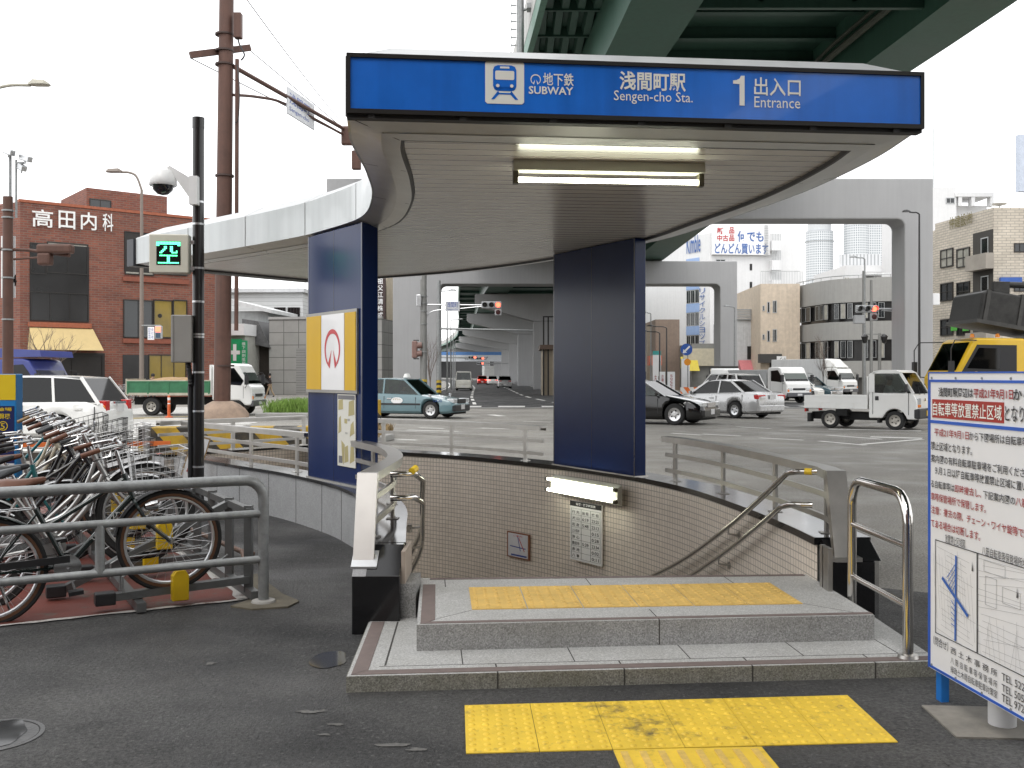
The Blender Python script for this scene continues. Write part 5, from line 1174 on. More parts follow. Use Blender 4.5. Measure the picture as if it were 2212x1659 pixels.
    for k in range(7):
        f_ = k/6; x = (roof[0]-.02) + (roof[1]-roof[0]+.04)*f_; cz = H - .05*(2*f_-1)**2; yy = yr + .015
        rr_.append([V((x, y*yy, cz + z)) for y, z in ((-1,-.055),(-.97,-.025),(-.6,-.004),(0,0),(.6,-.004),(.97,-.025),(1,-.055),(.8,-.07),(-.8,-.07))])
    b.loft(rr_); b.build('roof', paint, t, smooth=40)
    b = MB()
    for i in range(4): b.beam(lo[i], hi[i], .065, .05, (0,1,0))
    for f_ in (pill or (.45,)):
        for a0, a1, c0, c1 in ((lo[0],lo[1],hi[0],hi[1]),(lo[3],lo[2],hi[3],hi[2])): b.beam(a0.lerp(a1,f_), c0.lerp(c1,f_), .06, .035, (0,1,0))
    for s in (0, 1):
        a0, a1 = (lo[0],lo[1]) if s == 0 else (lo[3],lo[2]); b.beam(a0 + V((0,0,.03)), a1 + V((0,0,.03)), .03, .03)
    b.build('pillars', paint, t)
    # doors: seams and handles
    b = MB()
    for f_ in (.02, .47, .93):
        x = base[0] + (base[1]-base[0])*f_
        for s in (-1, 1): b.box(x-.006, x+.006, s*hw-.03, s*(hw+.0015) if s > 0 else -hw+.03, low+.18, interp(belt,x)-.09) if s > 0 else b.box(x-.006, x+.006, -hw-.0015, -hw+.03, low+.18, interp(belt,x)-.09)
    b.build('door_seams', trim, t)
    for s in (-1, 1):
        for f_ in (.12, .55):
            x = base[0] + (base[1]-base[0])*f_; b = MB(); y = s*(hw+.004); z = interp(belt,x)-.17; b.box(x-.09, x+.09, y-.014, y+.014, z-.018, z+.018); b.build('door_handle', chrome if sidebar else paint, t)
        if sidebar: b = MB(); b.box(xr+r+.08, xf-r-.08, s*hw-.012, s*hw+.012, .50, .56); b.build('side_moulding', sidebar, t)
        b = MB(); x = base[1]-.22 if head != 'fender' else xf+.05; y = s*(hw+.06); z = interp(belt,x)+.06; b.loft([[V((x-.05+dx, y-.07, z+dz)) for dx, dz in ((0,-.05),(.08,-.04),(.08,.05),(0,.06))], [V((x-.05+dx, y+.07, z+dz)) for dx, dz in ((0,-.045),(.06,-.03),(.06,.04),(0,.05))]]); b.beam((x, y-.0, z-.04), (x, s*hw*.9, z-.12), .03, .03); b.build('mirror', paint if head != 'fender' else chrome, t, bevel=.01)
    for x in (xf, xr):
        for s in (-1, 1): car_wheel(t, x, s*(hw-.115), r, .2, rimm, s)
    zf, zrb = interp(belt, L/2-.1), interp(belt, -L/2+.1); hy = hw*.66
    lights = lights or {}
    hz, hh, hl = lights.get('head', (zf-.12, .13, .42)); tz, th_, tl = lights.get('tail', (zrb-.14, .15, .36))
    for s in (-1, 1):
        b = MB(); b.box(L/2-.30, L/2-.012, s*hy-hl/2, s*hy+hl/2, hz-hh/2, hz+hh/2); b.build('headlight', head_lens, t, bevel=.03)
        b = MB(); b.box(L/2-.10, L/2+.0, s*(hy+.02)-.09, s*(hy+.02)+.09, hz-.30, hz-.25); b.build('indicator', amber, t, bevel=.01)
        b = MB(); b.box(-L/2+.01, -L/2+.25, s*hy-tl/2, s*hy+tl/2, tz-th_/2, tz+th_/2); b.build('tail_light', tail or tail_red, t, bevel=.02)
    if grille: b = MB(); b.box(L/2-.1, L/2+.004, -hy+hl/2+.02, hy-hl/2-.02, hz-.10, hz+.06); b.build('grille', grille, t, bevel=.01)
    bm = bump or paint
    for sx in (1, -1):
        b = MB(); x0 = sx*(L/2-.06); x1 = sx*(L/2+.035); b.prism([(min(x0,x1),-hw*.93),(max(x0,x1),-hw*.80 if sx > 0 else -hw*.93),(max(x0,x1),hw*.80 if sx > 0 else hw*.93),(min(x0,x1),hw*.93)] if sx > 0 else [(x1,-hw*.80),(x0,-hw*.93),(x0,hw*.93),(x1,hw*.80)], .27, .50); b.build('bumper', bm, t, bevel=.03)
        b = MB(); b.box(sx*(L/2+.036)-.006, sx*(L/2+.036)+.006, -.17, .17, (.34 if sx > 0 else lights.get('plate', .36)), (.34 if sx > 0 else lights.get('plate', .36))+.17); b.build('number_plate', plate, t)
    return t
m_cblack = M('black_car_paint', (.004,.004,.0045), .12, coat=.45, var=.05); m_csilver = M('silver_car_paint', (.50,.50,.50), .28, .55, coat=.6, var=.04); m_cteal = M('teal_taxi_paint', (.12,.205,.23), .25, coat=.7, var=.04); m_cdteal = M('dark_teal_taxi_paint', (.05,.09,.11), .25, coat=.7)
m_cred = M('red_car_paint', (.40,.02,.015), .3, coat=.5); m_alloy = M('alloy_rim', (.62,.62,.62), .25, .9)
sedan = lambda L, zb=.86: [(-L/2,.80),(-L/2+.12,.90),(-L/2+.9,zb+.08),(-.9,zb+.04),(.7,zb),(.95,zb-.01),(L/2-.5,.74),(L/2-.08,.64),(L/2,.55)]
# white estate car on the left (heading left)
od = car('estate_car', 'large white estate car with dark windows driving left behind the parking board', 'car', (-11.65, 23.6, 0), 178, 4.77, 1.8, 1.60, [(-2.385,.80),(-2.3,.95),(-1.9,1.0),(.95,.97),(1.4,.93),(2.1,.74),(2.385,.6)], (-2.26,1.45), (-1.80,.55), white_car, 2.83, .33, lights={'tail':(.80,.42,.22)}, pill=(.28,.66), roofw=.80, sidebar=None, tint=privglass)
for s in (-1,1): b = MB(); b.box(-2.36,-2.10, s*.62-.13, s*.62+.13, .78, .90); b.build('indicator', amber, od, bevel=.02)
b = MB(); b.box(-2.41,-2.36,-.3,.3,.93,.98); b.build('tailgate_trim', chrome, od); b = MB(); b.box(-2.42,-2.37,-.17,.17,.74,.92); b.build('number_plate', plate_w, od)
# teal taxi
tx = car('taxi', 'pale teal taxi with roof lamp and door emblem passing right of the left blue column', 'taxi', (-4.05,37.55,0), -20, 4.7, 1.7, 1.50, sedan(4.7,.88), (-1.75,1.05), (-1.15,.30), m_cteal, 2.68, .32, rimm=M('hub_cap', (.6,.6,.6), .3, .8), sidebar=trim, bump=trim, grille=trim, head='fender', lights={'head':(.66,.16,.36)}, roofw=.76)
b = MB(); b.loft([[V((.1+x,y,1.5)) for x, y in ((-.1,-.17),(.1,-.17),(.1,.17),(-.1,.17))], [V((.1+x,y,1.65)) for x, y in ((-.05,-.12),(.05,-.12),(.05,.12),(-.05,.12))]]); b.build('roof_lamp', M('taxi_lamp_white', (.75,.75,.72), .4), tx, bevel=.02)
b = MB(); k_ = 24; b.prism([(.10+.24*math.cos(2*math.pi*i/k_), .66+.12*math.sin(2*math.pi*i/k_)) for i in range(k_)], -.856, -.85, lambda x, z, y: (x, y, z)); b.build('door_emblem', wpan, tx)
b = MB(); b.text('すずらん', (-.06,-.858,.67), (1,0,0), (0,0,1), .32, .07, .01); b.build('emblem_text', M('emblem_gold', (.4,.25,.05), .5), tx, fix=False)
b = MB(); b.text('TAXI', (1.55,-.853,.62), (1,0,0), (0,0,1), .35, .09); b.build('wing_text', M('taxi_blue_text', (.02,.07,.3), .5), tx, fix=False)
# black saloon
car('saloon_car', 'glossy black saloon car with alloy wheels turning beside the right blue column', 'car', (4.25,33.3,0), -30, 5.03, 1.87, 1.47, [(-2.51,.78),(-2.4,.95),(-1.7,1.0),(.8,.93),(1.2,.92),(2.1,.78),(2.45,.66),(2.51,.55)], (-1.95,1.25), (-1.1,.35), m_cblack, 2.97, .345, rimm=m_alloy, grille=chrome, lights={'head':(.66,.14,.42)}, roofw=.70)
# silver saloon
ss = car('saloon_car', 'silver saloon car seen from behind with wide red tail lights in the junction', 'car', (8.15,38.2,0), 127, 4.5, 1.7, 1.44, [(-2.25,.84),(-2.18,.93),(-1.5,.97),(-1.0,.93),(.7,.89),(1.0,.88),(1.8,.74),(2.2,.62),(2.25,.55)], (-1.62,1.15), (-.85,.25), m_csilver, 2.58, .31, lights={'tail':(.80,.16,.46),'plate':.72}, roofw=.72)
# far road traffic
hv = car('van', 'white van seen from behind on the far road under the viaduct', 'van', (-5.05,104.5,0), 92, 4.7, 1.7, 1.98, [(-2.35,1.05),(-2.28,1.10),(1.6,1.10),(2.1,1.0),(2.35,.75)], (-2.3,2.0), (-2.12,1.3), M('dirty_white_van', (.62,.61,.56), .35, coat=.3), 2.57, .31, lights={'tail':(.78,.3,.14)}, pill=(.3,.62), roofw=.84)
car('hatchback', 'silver hatchback seen from behind on the far road beside the kerb', 'car', (-.95,121,0), 93, 4.2, 1.72, 1.5, [(-2.1,.85),(-2.0,.98),(.8,.92),(1.8,.75),(2.1,.6)], (-1.98,1.15), (-1.5,.25), m_csilver, 2.5, .31, roofw=.74)
car('taxi', 'white and red taxi seen from behind queuing before the far lorry', 'taxi', (-3.15,160,0), 93, 4.5, 1.7, 1.5, sedan(4.5), (-1.7,1.0), (-1.1,.3), white_car, 2.6, .31, tail=red_lamp)
car('car', 'dark red car waiting left of the taxi behind the far lorry', 'car', (-5.05,168,0), 93, 4.3, 1.7, 1.5, sedan(4.3), (-1.7,1.0), (-1.1,.3), m_cred, 2.6, .31, tail=red_lamp)
# cars waiting on the right
car('estate_car', 'white estate car partly hidden behind the silver saloon', 'car', (10.9,50.5,0), 112, 4.5, 1.72, 1.68, [(-2.25,.9),(-2.15,1.0),(1.0,.95),(1.9,.78),(2.25,.6)], (-2.12,1.35), (-1.75,.45), white_car, 2.6, .32, pill=(.3,.65), roofw=.78)
car('taxi', 'dark blue green taxi with roof lamp waiting behind the small white pickup', 'taxi', (20.9,70.5,0), -48, 4.7, 1.7, 1.52, sedan(4.7,.88), (-1.75,1.05), (-1.15,.3), m_cdteal, 2.68, .32, bump=chrome, grille=chrome, lights={'head':(.66,.16,.36)}, roofw=.76)
car('minivan', 'dark minivan facing the junction beside the white cab lorry', 'van', (17.35,63.5,0), -74, 4.6, 1.7, 1.75, [(-2.3,1.0),(1.3,1.0),(1.9,.92),(2.3,.66)], (-2.2,1.75), (-2.0,.9), m_cblack, 2.7, .32, grille=chrome, roofw=.82)
car('saloon_car', 'white saloon car facing the junction between minivan and dark taxi', 'car', (19.6,69,0), -70, 4.5, 1.7, 1.45, sedan(4.5), (-1.7,1.1), (-1.0,.3), white_car, 2.6, .31, roofw=.74)
# ---- trucks
def slab(b, poly, y0, y1): return b.prism(poly, y0, y1, lambda x, z, y: (x, y, z))
def sidewin(t, poly, y, mat=privglass, nm='side_window'):
    b = MB(); slab(b, poly, y - .006, y + .006); return b.build(nm, mat, t)
def quadwin(t, p0, p1, y0, y1, off=.008, nm='windscreen'):
    p0, p1 = V((p0[0],0,p0[1])), V((p1[0],0,p1[1])); d = (p1-p0).normalized(); n = V((d.z,0,-d.x))*off; b = MB()
    A = [p0+n+V((0,y0,0)), p0+n+V((0,y1,0)), p1+n+V((0,y1*.94,0)), p1+n+V((0,y0*.94,0))]; n2 = n.normalized()*.012
    b.add(A + [a-n2 for a in A], [(0,1,2,3),(7,6,5,4),(0,4,5,1),(1,5,6,2),(2,6,7,3),(3,7,4,0)]); return b.build(nm, carglass, t)
# kei pickup
t = thing('pickup_truck', 'small white pickup truck with low open bed crossing the junction on the right', 'truck', (10.72,30.0,0), -39)
W2 = .72; cab = [(.28,.36),(.28,1.12),(.36,1.62),(.44,1.70),(.60,1.745),(1.05,1.745),(1.16,1.70),(1.56,1.03),(1.64,.86),(1.66,.45),(1.55,.36),(1.42,.30)]
wcx, wr_ = 1.02, .27
arch = [(wcx + .34*math.cos(a), .28 + .34*math.sin(a)) for a in [k*math.pi/8 for k in range(0,9)]]
cabp = [(.28,.34),(.28,1.15),(.34,1.62),(.42,1.70),(.58,1.745),(1.08,1.745),(1.18,1.69),(1.57,1.02),(1.645,.86),(1.66,.62),(1.64,.32),(1.37,.32)] + [p for p in arch if p[1] > .33 and p[0] < 1.36] + [(.66,.34)]
low_ = [p for p in cabp if p[1] <= 1.16 and not (p[0] > 1.1 and p[1] > 1.05)]; low_ = [(.28,.34),(.28,1.08),(1.52,1.08)] + [p for p in cabp if p[0] > 1.56 and p[1] < 1.03] + [(1.37,.32)] + [p for p in arch if p[1] > .33 and p[0] < 1.36] + [(.66,.34)]
b = MB(); slab(b, low_, -W2, W2); b.build('cab', white_car, t, bevel=.04, seg=3)
b = MB(); slab(b, [(.32,1.61),(.40,1.70),(.58,1.745),(1.08,1.745),(1.18,1.69),(1.20,1.64),(.32,1.64)], -W2*.985, W2*.985); b.build('roof', white_car, t, bevel=.03, seg=3)
b = MB(); b.box(.28,.33,-W2*.99,W2*.99,1.08,1.62)
for s in (-1,1):
    b.box(.30,.45,s*W2*.98-.02 if s < 0 else s*W2*.98-.02, s*W2*.98+.02,1.08,1.63); b.beam((1.545,s*W2*.95,1.06),(1.17,s*W2*.93,1.67),.07,.07,(0,1,0)); b.box(1.32,1.37,s*W2*.97-.015,s*W2*.97+.015,1.08,1.34)
b.build('pillars', white_car, t)
b = MB(); b.box(.40,.52,-.60,-.12,.9,1.32); b.box(.40,.52,.12,.60,.9,1.32); b.lathe([(.19,0),(.20,.02),(.19,.03)], (1.22,-.34,1.10), n=20, cap=False); b.box(1.3,1.5,-.66,.66,1.0,1.10); b.build('interior', cabin_dark, t)
for s in (-1,1):
    sidewin(t, [(.46,1.10),(.46,1.60),(.60,1.64),(1.03,1.64),(1.13,1.58),(1.36,1.16),(1.36,1.10)], s*(W2+.001), carglass)
    b = MB()
    for x in (.40,1.42): b.box(x-.006,x+.006, s*W2-.008, s*W2+.004, .45, 1.1)
    b.build('door_seams', trim, t)
    b = MB(); b.box(.47,.57, s*W2-.02, s*W2+.012, .86, .98); b.build('door_handle', trim, t, bevel=.01)
    b = MB(); b.box(1.35,1.42, s*(W2+.10)-.06, s*(W2+.10)+.06, 1.12, 1.34); b.beam((1.4,s*(W2+.04),1.15),(1.4,s*W2*.95,1.12),.03,.03); b.build('mirror', trim, t, bevel=.015)
    b = MB(); b.box(1.58,1.668, s*.52-.13, s*.52+.15, .75, .93); b.build('headlight', head_lens, t, bevel=.02)
    b = MB(); b.box(1.58,1.672, s*.53-.13, s*.53+.15, .66, .745); b.build('indicator', amber, t, bevel=.015)
quadwin(t, (1.555,1.06), (1.20,1.66), -.64, .64)
b = MB(); b.box(1.56,1.74,-.73,.73,.34,.63); b.build('bumper', trim, t, bevel=.04)
b = MB(); b.box(1.735,1.752,-.13,.13,.42,.57); b.build('number_plate', plate_y, t)
b = MB(); b.box(1.66,1.672,-.05,.05,.84,.92); b.build('front_badge', chrome, t)
b = MB(); b.tube([(1.58,-.2,1.03),(1.42,.2,1.28)], .008, 4); b.tube([(1.58,.25,1.03),(1.45,.6,1.22)], .008, 4); b.build('wiper', trim, t)
b = MB(); b.box(-1.66,.24,-.70,.70,.60,.68); b.build('bed_floor', white_car, t)
for y0, y1 in ((-.72,-.69),(.69,.72)):
    b = MB(); b.box(-1.66,.24,y0,y1,.60,.98); s = 1 if y0 > 0 else -1
    b.box(-1.66,.24,s*.72-.012,s*.72+.012,.955,.985); b.box(-1.66,.24,s*.72-.01,s*.72+.01,.77,.79)
    for x in (-1.2,-.7,-.2): b.box(x-.03,x+.03,s*.72-.014,s*.72+.014,.62,.76)
    b.build('bed_side', white_car, t)
b = MB(); b.box(-1.69,-1.66,-.72,.72,.60,.98); b.build('tailgate', white_car, t)
b = MB(); b.box(.22,.25,-.70,.70,.68,1.10)
for y in (-.68,.68): b.box(.21,.26,y-.02,y+.02,.98,1.55)
b.box(.21,.26,-.68,.68,1.52,1.56); b.build('headboard', white_car, t)
b = MB(); b.box(-1.55,1.35,-.45,.45,.26,.48); b.box(-.72,-.38,-.70,-.45,.38,.58); b.build('chassis', under, t)
b = MB(); b.box(-1.60,-1.50,-.70,-.45,.18,.45); b.box(.52,.58,-.70,-.42,.20,.42); b.build('mudflap', rubber, t)
m_steelrim = M('painted_steel_rim', (.40,.38,.34), .4, .6)
for x in (-.90,1.02):
    for s in (-1,1): car_wheel(t, x, s*.62, .275, .15, m_steelrim, s)
for s in (-1,1): b = MB(); b.box(-1.71,-1.66,s*.55-.10,s*.55+.10,.48,.58); b.build('tail_light', tail_red, t)
# generic cab over lorry
def lorry(label, loc, rz, L, W, H, paint, bodyf, cat='lorry', r=.36, cabl=1.6, group=None):
    t = thing('lorry', label, cat, loc, rz, group); w2 = W/2; x1 = L/2; x0 = x1 - cabl; f = H/2.1
    cp = [(x0,.62*f),(x0,1.95*f),(x0+.12,2.06*f),(x0+.3,2.1*f),(x1-.75,2.1*f),(x1-.55,2.04*f),(x1-.16,1.26*f),(x1-.03,1.12*f),(x1,.55*f),(x1-.05,.42*f),(x1-.3,.42*f),(x1-.5,.62*f)]
    b = MB(); slab(b, cp, -w2, w2); b.build('cab', paint, t, bevel=.06, seg=3)
    for s in (-1,1):
        sidewin(t, [(x0+.32,1.28*f),(x0+.32,1.88*f),(x1-.72,1.92*f),(x1-.34,1.40*f),(x1-.45,1.22*f)], s*(w2+.001))
        b = MB(); b.box(x0+.25,x0+.26, s*w2-.006, s*w2+.004, .7*f, 1.9*f); b.box(x1-.36,x1-.35, s*w2-.006, s*w2+.004, .7*f, 1.2*f); b.build('door_seams', trim, t)
        b = MB(); b.box(x1-.12,x1+.01, s*(w2-.24)-.15, s*(w2-.24)+.15, .72*f, .90*f); b.build('headlight', head_lens, t, bevel=.02)
        b = MB(); b.box(x1-.10,x1+.012, s*(w2-.10)-.05, s*(w2-.10)+.08, .66*f, .80*f); b.build('indicator', amber, t, bevel=.01)
        b = MB(); b.box(x1-.22,x1-.10, s*(w2+.20)-.08, s*(w2+.20)+.08, 1.25*f, 1.65*f); b.tube([(x1-.3,s*w2,1.75*f),(x1-.16,s*(w2+.2),1.72*f),(x1-.16,s*(w2+.2),1.2*f),(x1-.3,s*w2,1.12*f)], .015, 5); b.build('mirror', trim, t, bevel=.02)
    quadwin(t, (x1-.165,1.29*f), (x1-.55,2.0*f), -w2*.92, w2*.92)
    b = MB(); b.box(x1-.02,x1+.012,-w2*.5,w2*.5,.76*f,.88*f); b.build('grille', trim, t)
    b = MB(); b.box(x1-.12,x1+.05,-w2*.98,w2*.98,.38*f,.62*f); b.build('bumper', trim if paint is not white_car else M('grey_bumper', (.10,.10,.11), .5), t, bevel=.03)
    b = MB(); b.box(x1+.05,x1+.062,-.17,.17,.44*f,.56*f); b.build('number_plate', plate_w, t)
    b = MB(); b.box(-L/2+.1,x1-.3,-.42,.42,.42,.72); b.build('chassis', under, t)
    for x in (x1-.75, -L/2+.95):
        for s in (-1,1): car_wheel(t, x, s*(w2-.16), r, .24, m_steelrim, s, .55)
    bodyf(t, -L/2, x0-.06, w2); return t
m_tarp = M('green_tarpaulin', (.035,.16,.075), .6, var=.25, vs=3, bump=.4, bs=10); m_rust = M('cream_rusty_metal', (.45,.42,.34), .6, var=.2, dirt=((.2,.1,.05), 3, .6)); m_sand = M('sandy_load', (.34,.22,.11), .9, var=.25, vs=6, bump=.5)
def tipper(t, a, c, w):
    b = MB(); b.box(a, c, -w, w, .80, .90); b.build('bed_floor', m_rust, t)
    for s in (-1,1):
        b = MB(); b.box(a, c, s*w-.025, s*w+.025, .90, 1.32)
        for k in range(5): x = a+.05+(c-a-.1)*k/4; b.box(x-.03, x+.03, s*(w+.03)-.012, s*(w+.03)+.012, .85, 1.34)
        b.box(a, c, s*(w+.02)-.02, s*(w+.02)+.02, 1.32, 1.36); b.build('bed_side', m_tarp, t)
        b = MB(); b.box(a, c, s*(w+.02)-.02, s*(w+.02)+.02, .80, .90); b.box(a,c,s*(w+.02)-.018,s*(w+.02)+.018,1.361,1.40); b.build('side_rail', m_rust, t)
    b = MB(); b.box(a-.06, a, -w, w, .82, 1.45); b.build('tailgate', m_rust, t)
    b = MB(); b.box(c-.04, c+.04, -w, w, .82, 2.0); b.build('headboard', white_car, t)
    b = MB(); r = random.Random(3); n = 12
    rows = [[V((a+.1+(c-a-.2)*i/n, -w+.06+(2*w-.12)*j/5, 1.28 + .25*math.sin(math.pi*i/n)*math.sin(math.pi*j/5) + r.uniform(-.02,.02))) for j in range(6)] for i in range(n+1)]
    b.loft(rows, cap=False, closed=False); b.build('sand_load', m_sand, t, smooth=60)
lorry('small white tipper lorry with green tarpaulin sides loaded with sand behind the brown pole', (-12.6,39.9,0), -3, 5.0, 1.75, 2.05, white_car, tipper)
def flat(t, a, c, w):
    b = MB(); b.box(a, c, -w, w, .85, .95); b.build('bed_floor', MC['grey_box_paint'], t)
    b = MB(); b.box(a, c, -w, w, .95, 1.9); b.build('cargo_box', M('grey_cargo_panel', (.42,.43,.43), .5, var=.06), t, bevel=.03)
lorry('white cab over lorry with grey box facing the junction behind the silver saloon', (15.0,58.5,0), -62, 5.2, 1.85, 2.05, white_car, flat)
def bigbox(t, a, c, w):
    b = MB(); b.box(a, c, -w-.1, w+.1, .9, 2.75); b.build('cargo_box', M('pale_grey_cargo_panel', (.55,.56,.56), .5, var=.05, streak=.08), t, bevel=.03)
    b = MB(); b.loft([[V((c+.02,y,2.12)) for y in (-w*.9,w*.9)] + [V((c+1.15,w*.8,2.12)), V((c+1.15,-w*.8,2.12))], [V((c+.02,-w*.85,2.8)), V((c+.02,w*.85,2.8)), V((c+.45,w*.7,2.75)), V((c+.45,-w*.7,2.75))]]); b.build('wind_deflector', white_car, t, bevel=.12, seg=3)
lorry('white box lorry with rounded roof deflector behind the small white pickup', (22.3,73.5,0), -50, 6.0, 1.9, 2.1, white_car, bigbox)
lorry('white lorry with dark canvas box left of the white estate car', (13.2,62,0), -100, 4.6, 1.7, 2.0, white_car, lambda t, a, c, w: MB().box(a, c, -w, w, .9, 2.15).build('cargo_box', M('dark_canvas', (.045,.043,.04), .8), t, bevel=.03))
lorry('tall white container lorry in the distance on the far road under the viaduct', (-5.6,232,0), 96, 8.0, 2.3, 2.6, white_car, lambda t, a, c, w: MB().box(a, c, -w, w, .9, 3.7).build('cargo_box', M('white_container', (.6,.6,.58), .5, streak=.1), t))
m_tblue = M('blue_truck_paint', (.035,.05,.24), .35, coat=.4)
def blued(t, a, c, w):
    b = MB(); b.box(a, c, -w, w, .85, 1.7); b.build('tipper_body', m_tblue, t, bevel=.03)
    b = MB(); b.prism([(c+.0,2.12),(c+1.5,2.15),(c+1.45,2.34),(c-.1,2.42)], -w, w, lambda x, z, y: (x, y, z)); b.build('roof_guard', m_tblue, t)
lorry('blue tipper lorry cab with roof guard behind the white estate car', (-16.5,31.0,0), -4, 5.2, 1.9, 2.1, m_tblue, blued)
# yellow works truck with tilted dark chute
m_ty = M('yellow_truck_paint', (.72,.45,.012), .3, coat=.5, var=.05); m_tip = M('dirty_dark_steel', (.035,.034,.032), .5, .4, var=.4, vs=3, bump=.3, bs=20)
t = thing('works_truck', 'yellow works truck cab with tilted dark steel chute behind the white notice board', 'truck', (17.25,33.2,0), 180)
w2 = 1.15; cp = [(.55,.9),(.55,2.55),(.75,2.78),(2.25,2.80),(2.42,2.70),(2.95,1.7),(3.05,1.5),(3.05,.6),(.9,.6)]
b = MB(); slab(b, cp, -w2, w2); b.build('cab', m_ty, t, bevel=.07, seg=3)
for s in (-1,1):
    b = MB(); slab(b, [(1.0,1.62),(1.0,2.56),(2.28,2.58),(2.83,1.60),(2.3,1.72),(1.8,1.62)], s*(w2+.001)-.005, s*(w2+.001)+.005); b.build('window_surround', trim, t)
    sidewin(t, [(1.55,1.78),(1.55,2.45),(2.22,2.48),(2.60,1.82)], s*(w2+.008))
    b = MB(); b.tube([(2.3,s*w2,2.72),(3.1,s*(w2+.25),2.72),(3.25,s*(w2+.3),2.45),(3.25,s*(w2+.3),1.55),(2.9,s*w2,1.5)], .02, 6); b.box(3.18,3.30,s*(w2+.3)-.10,s*(w2+.3)+.10,1.6,2.05); b.build('mirror', trim, t)
quadwin(t, (2.93,1.75), (2.45,2.66), -1.05, 1.05)
b = MB(); b.text('産業廃棄物', (1.30,w2+.004,1.42), (-1,0,0), (0,0,1), .40, .07); b.text('収集運搬車', (1.30,w2+.004,1.32), (-1,0,0), (0,0,1), .40, .07); b.text('許可番号', (1.30,w2+.004,1.24), (-1,0,0), (0,0,1), .30, .05); b.build('door_lettering', ink, t, fix=False)
b = MB(); b.lathe([(.0,.13),(.05,.12),(.07,.06),(.075,0)], (2.25,.75,2.82), n=12); b.lathe([(.0,.13),(.05,.12),(.07,.06),(.075,0)], (1.5,.9,2.82), n=12); b.build('beacon', M('orange_beacon', (.75,.25,.02), .2), t, smooth=50)
b = MB(); b.box(.1,.5,-1.1,1.1,.9,2.6); b.box(.0,.2,-1,1,2.6,2.75); b.build('engine_hood', trim, t, bevel=.05)
b = MB(); b.box(-4,.5,-.5,.5,.7,1.1); b.build('chassis', under, t)
for x in (2.2,-2.4):
    for s in (-1,1): car_wheel(t, x, s*.95, .5, .3, m_steelrim, s, .55)
ch = [(1.15,2.85),(.95,3.85),(.55,4.05),(-3.2,3.45),(-3.2,2.2)]
b = MB(); b.prism([(2.25,3.33),(2.07,4.27),(1.9,4.34),(-3.6,3.45),(-3.6,2.3)], -1.1, 1.1, lambda x, z, y: (x, y, z)); b.build('chute', m_tip, t, bevel=.06)
b = MB()
for k in range(4): x = 1.85-k*1.1; z = 4.30-k*.16; b.prism([(x-.06,z+.04),(x+.06,z+.06),(x+.24,z-.98),(x+.12,z-1.0)], -1.14, 1.14, lambda x, z, y: (x, y, z))
b.prism([(2.29,3.30),(2.26,3.42),(-3.6,2.42),(-3.6,2.25)], -1.16, 1.16, lambda x, z, y: (x, y, z)); b.build('chute_ribs', M('dark_chute_rib', (.06,.058,.054), .5, .3, var=.3), t)
b = MB(); b.box(1.15,1.65,.75,1.0,4.15,4.62); b.box(-.9,.35,.6,1.05,3.9,5.0); b.cyl((1.6,.87,4.55),(-3.6,.87,4.35),.10,n=12); b.cyl((-.2,.5,4.55),(-3.6,.5,4.2),.07,n=10); b.build('hydraulic_ram', m_tip, t, bevel=.0)
# ================================================================ buildings
m_bwin = M('bronze_window_frame', (.03,.027,.025), .4, .3); m_awin = M('silver_window_frame', (.45,.46,.46), .4, .6); m_curt = M('curtained_window', (.36,.345,.30), .15, var=.25, vs=2, spec=.6); m_ywin = M('yellow_blind_window', (.22,.15,.012), .15, var=.2, vs=.8, spec=.6)
def win(parent, pl, a0, a1, z0, z1, fm, gm, mull=1, hbar=0, dep=.05, fw=.06, child=True):
    b = MB()
    for q in ((a0,a1,z0,z0+fw),(a0,a1,z1-fw,z1),(a0,a0+fw,z0+fw,z1-fw),(a1-fw,a1,z0+fw,z1-fw)): pbox(b, pl, q[0], q[1], q[2], q[3], -.02, dep)
    for k in range(1, mull+1): a = a0 + (a1-a0)*k/(mull+1); pbox(b, pl, a-fw*.35, a+fw*.35, z0+fw, z1-fw, -.02, dep*.8)
    for k in range(1, hbar+1): z = z0 + (z1-z0)*k/(hbar+1); pbox(b, pl, a0+fw, a1-fw, z-fw*.35, z+fw*.35, -.02, dep*.75)
    o = b.build('window', fm, parent)
    b = MB(); pbox(b, pl, a0+fw*.5, a1-fw*.5, z0+fw*.5, z1-fw*.5, -.02, dep*.3); b.build('pane', gm, o if child else parent)
    return o
def winp(parent, pl, u0, v0, u1, v1, *a, **k):
    a0, z1 = pl.q(u0, v0); a1, z0 = pl.q(u1, v1); zt = (pl.q(u0,v0)[1] + pl.q(u1,v0)[1])/2; zb = (pl.q(u0,v1)[1] + pl.q(u1,v1)[1])/2
    return win(parent, pl, a0, a1, zb, zt, *a, **k)
def block(parent, pl, a0, a1, dep, z0, z1, mat, name='wall', uvscale=True):
    """box standing behind the plane pl; faces get metric uv"""
    c = [pl.p(a0,0), pl.p(a1,0), pl.p(a1,0,-dep), pl.p(a0,0,-dep)]; b = MB(); acc = 0
    for i in range(4):
        p, q = c[i], c[(i+1)%4]; L = (q-p).length
        b.add([(p.x,p.y,z0),(q.x,q.y,z0),(q.x,q.y,z1),(p.x,p.y,z1)], [(0,1,2,3)], [(acc,z0),(acc+L,z0),(acc+L,z1),(acc,z1)]); acc += L
    b.add([(p.x,p.y,z1) for p in c], [(0,1,2,3)], [(0,0),(1,0),(1,1),(0,1)])
    return b.build(name, mat, parent, fix=False)
m_rbrick = m_brick('red_brick', (.245,.078,.046), (.155,.050,.035), (.18,.115,.09), .42, .14, .022, rough=.75, var=.3, stain=.22)
m_dkglass = M('dark_spandrel', (.018,.017,.017), .2, var=.3, vs=.5)
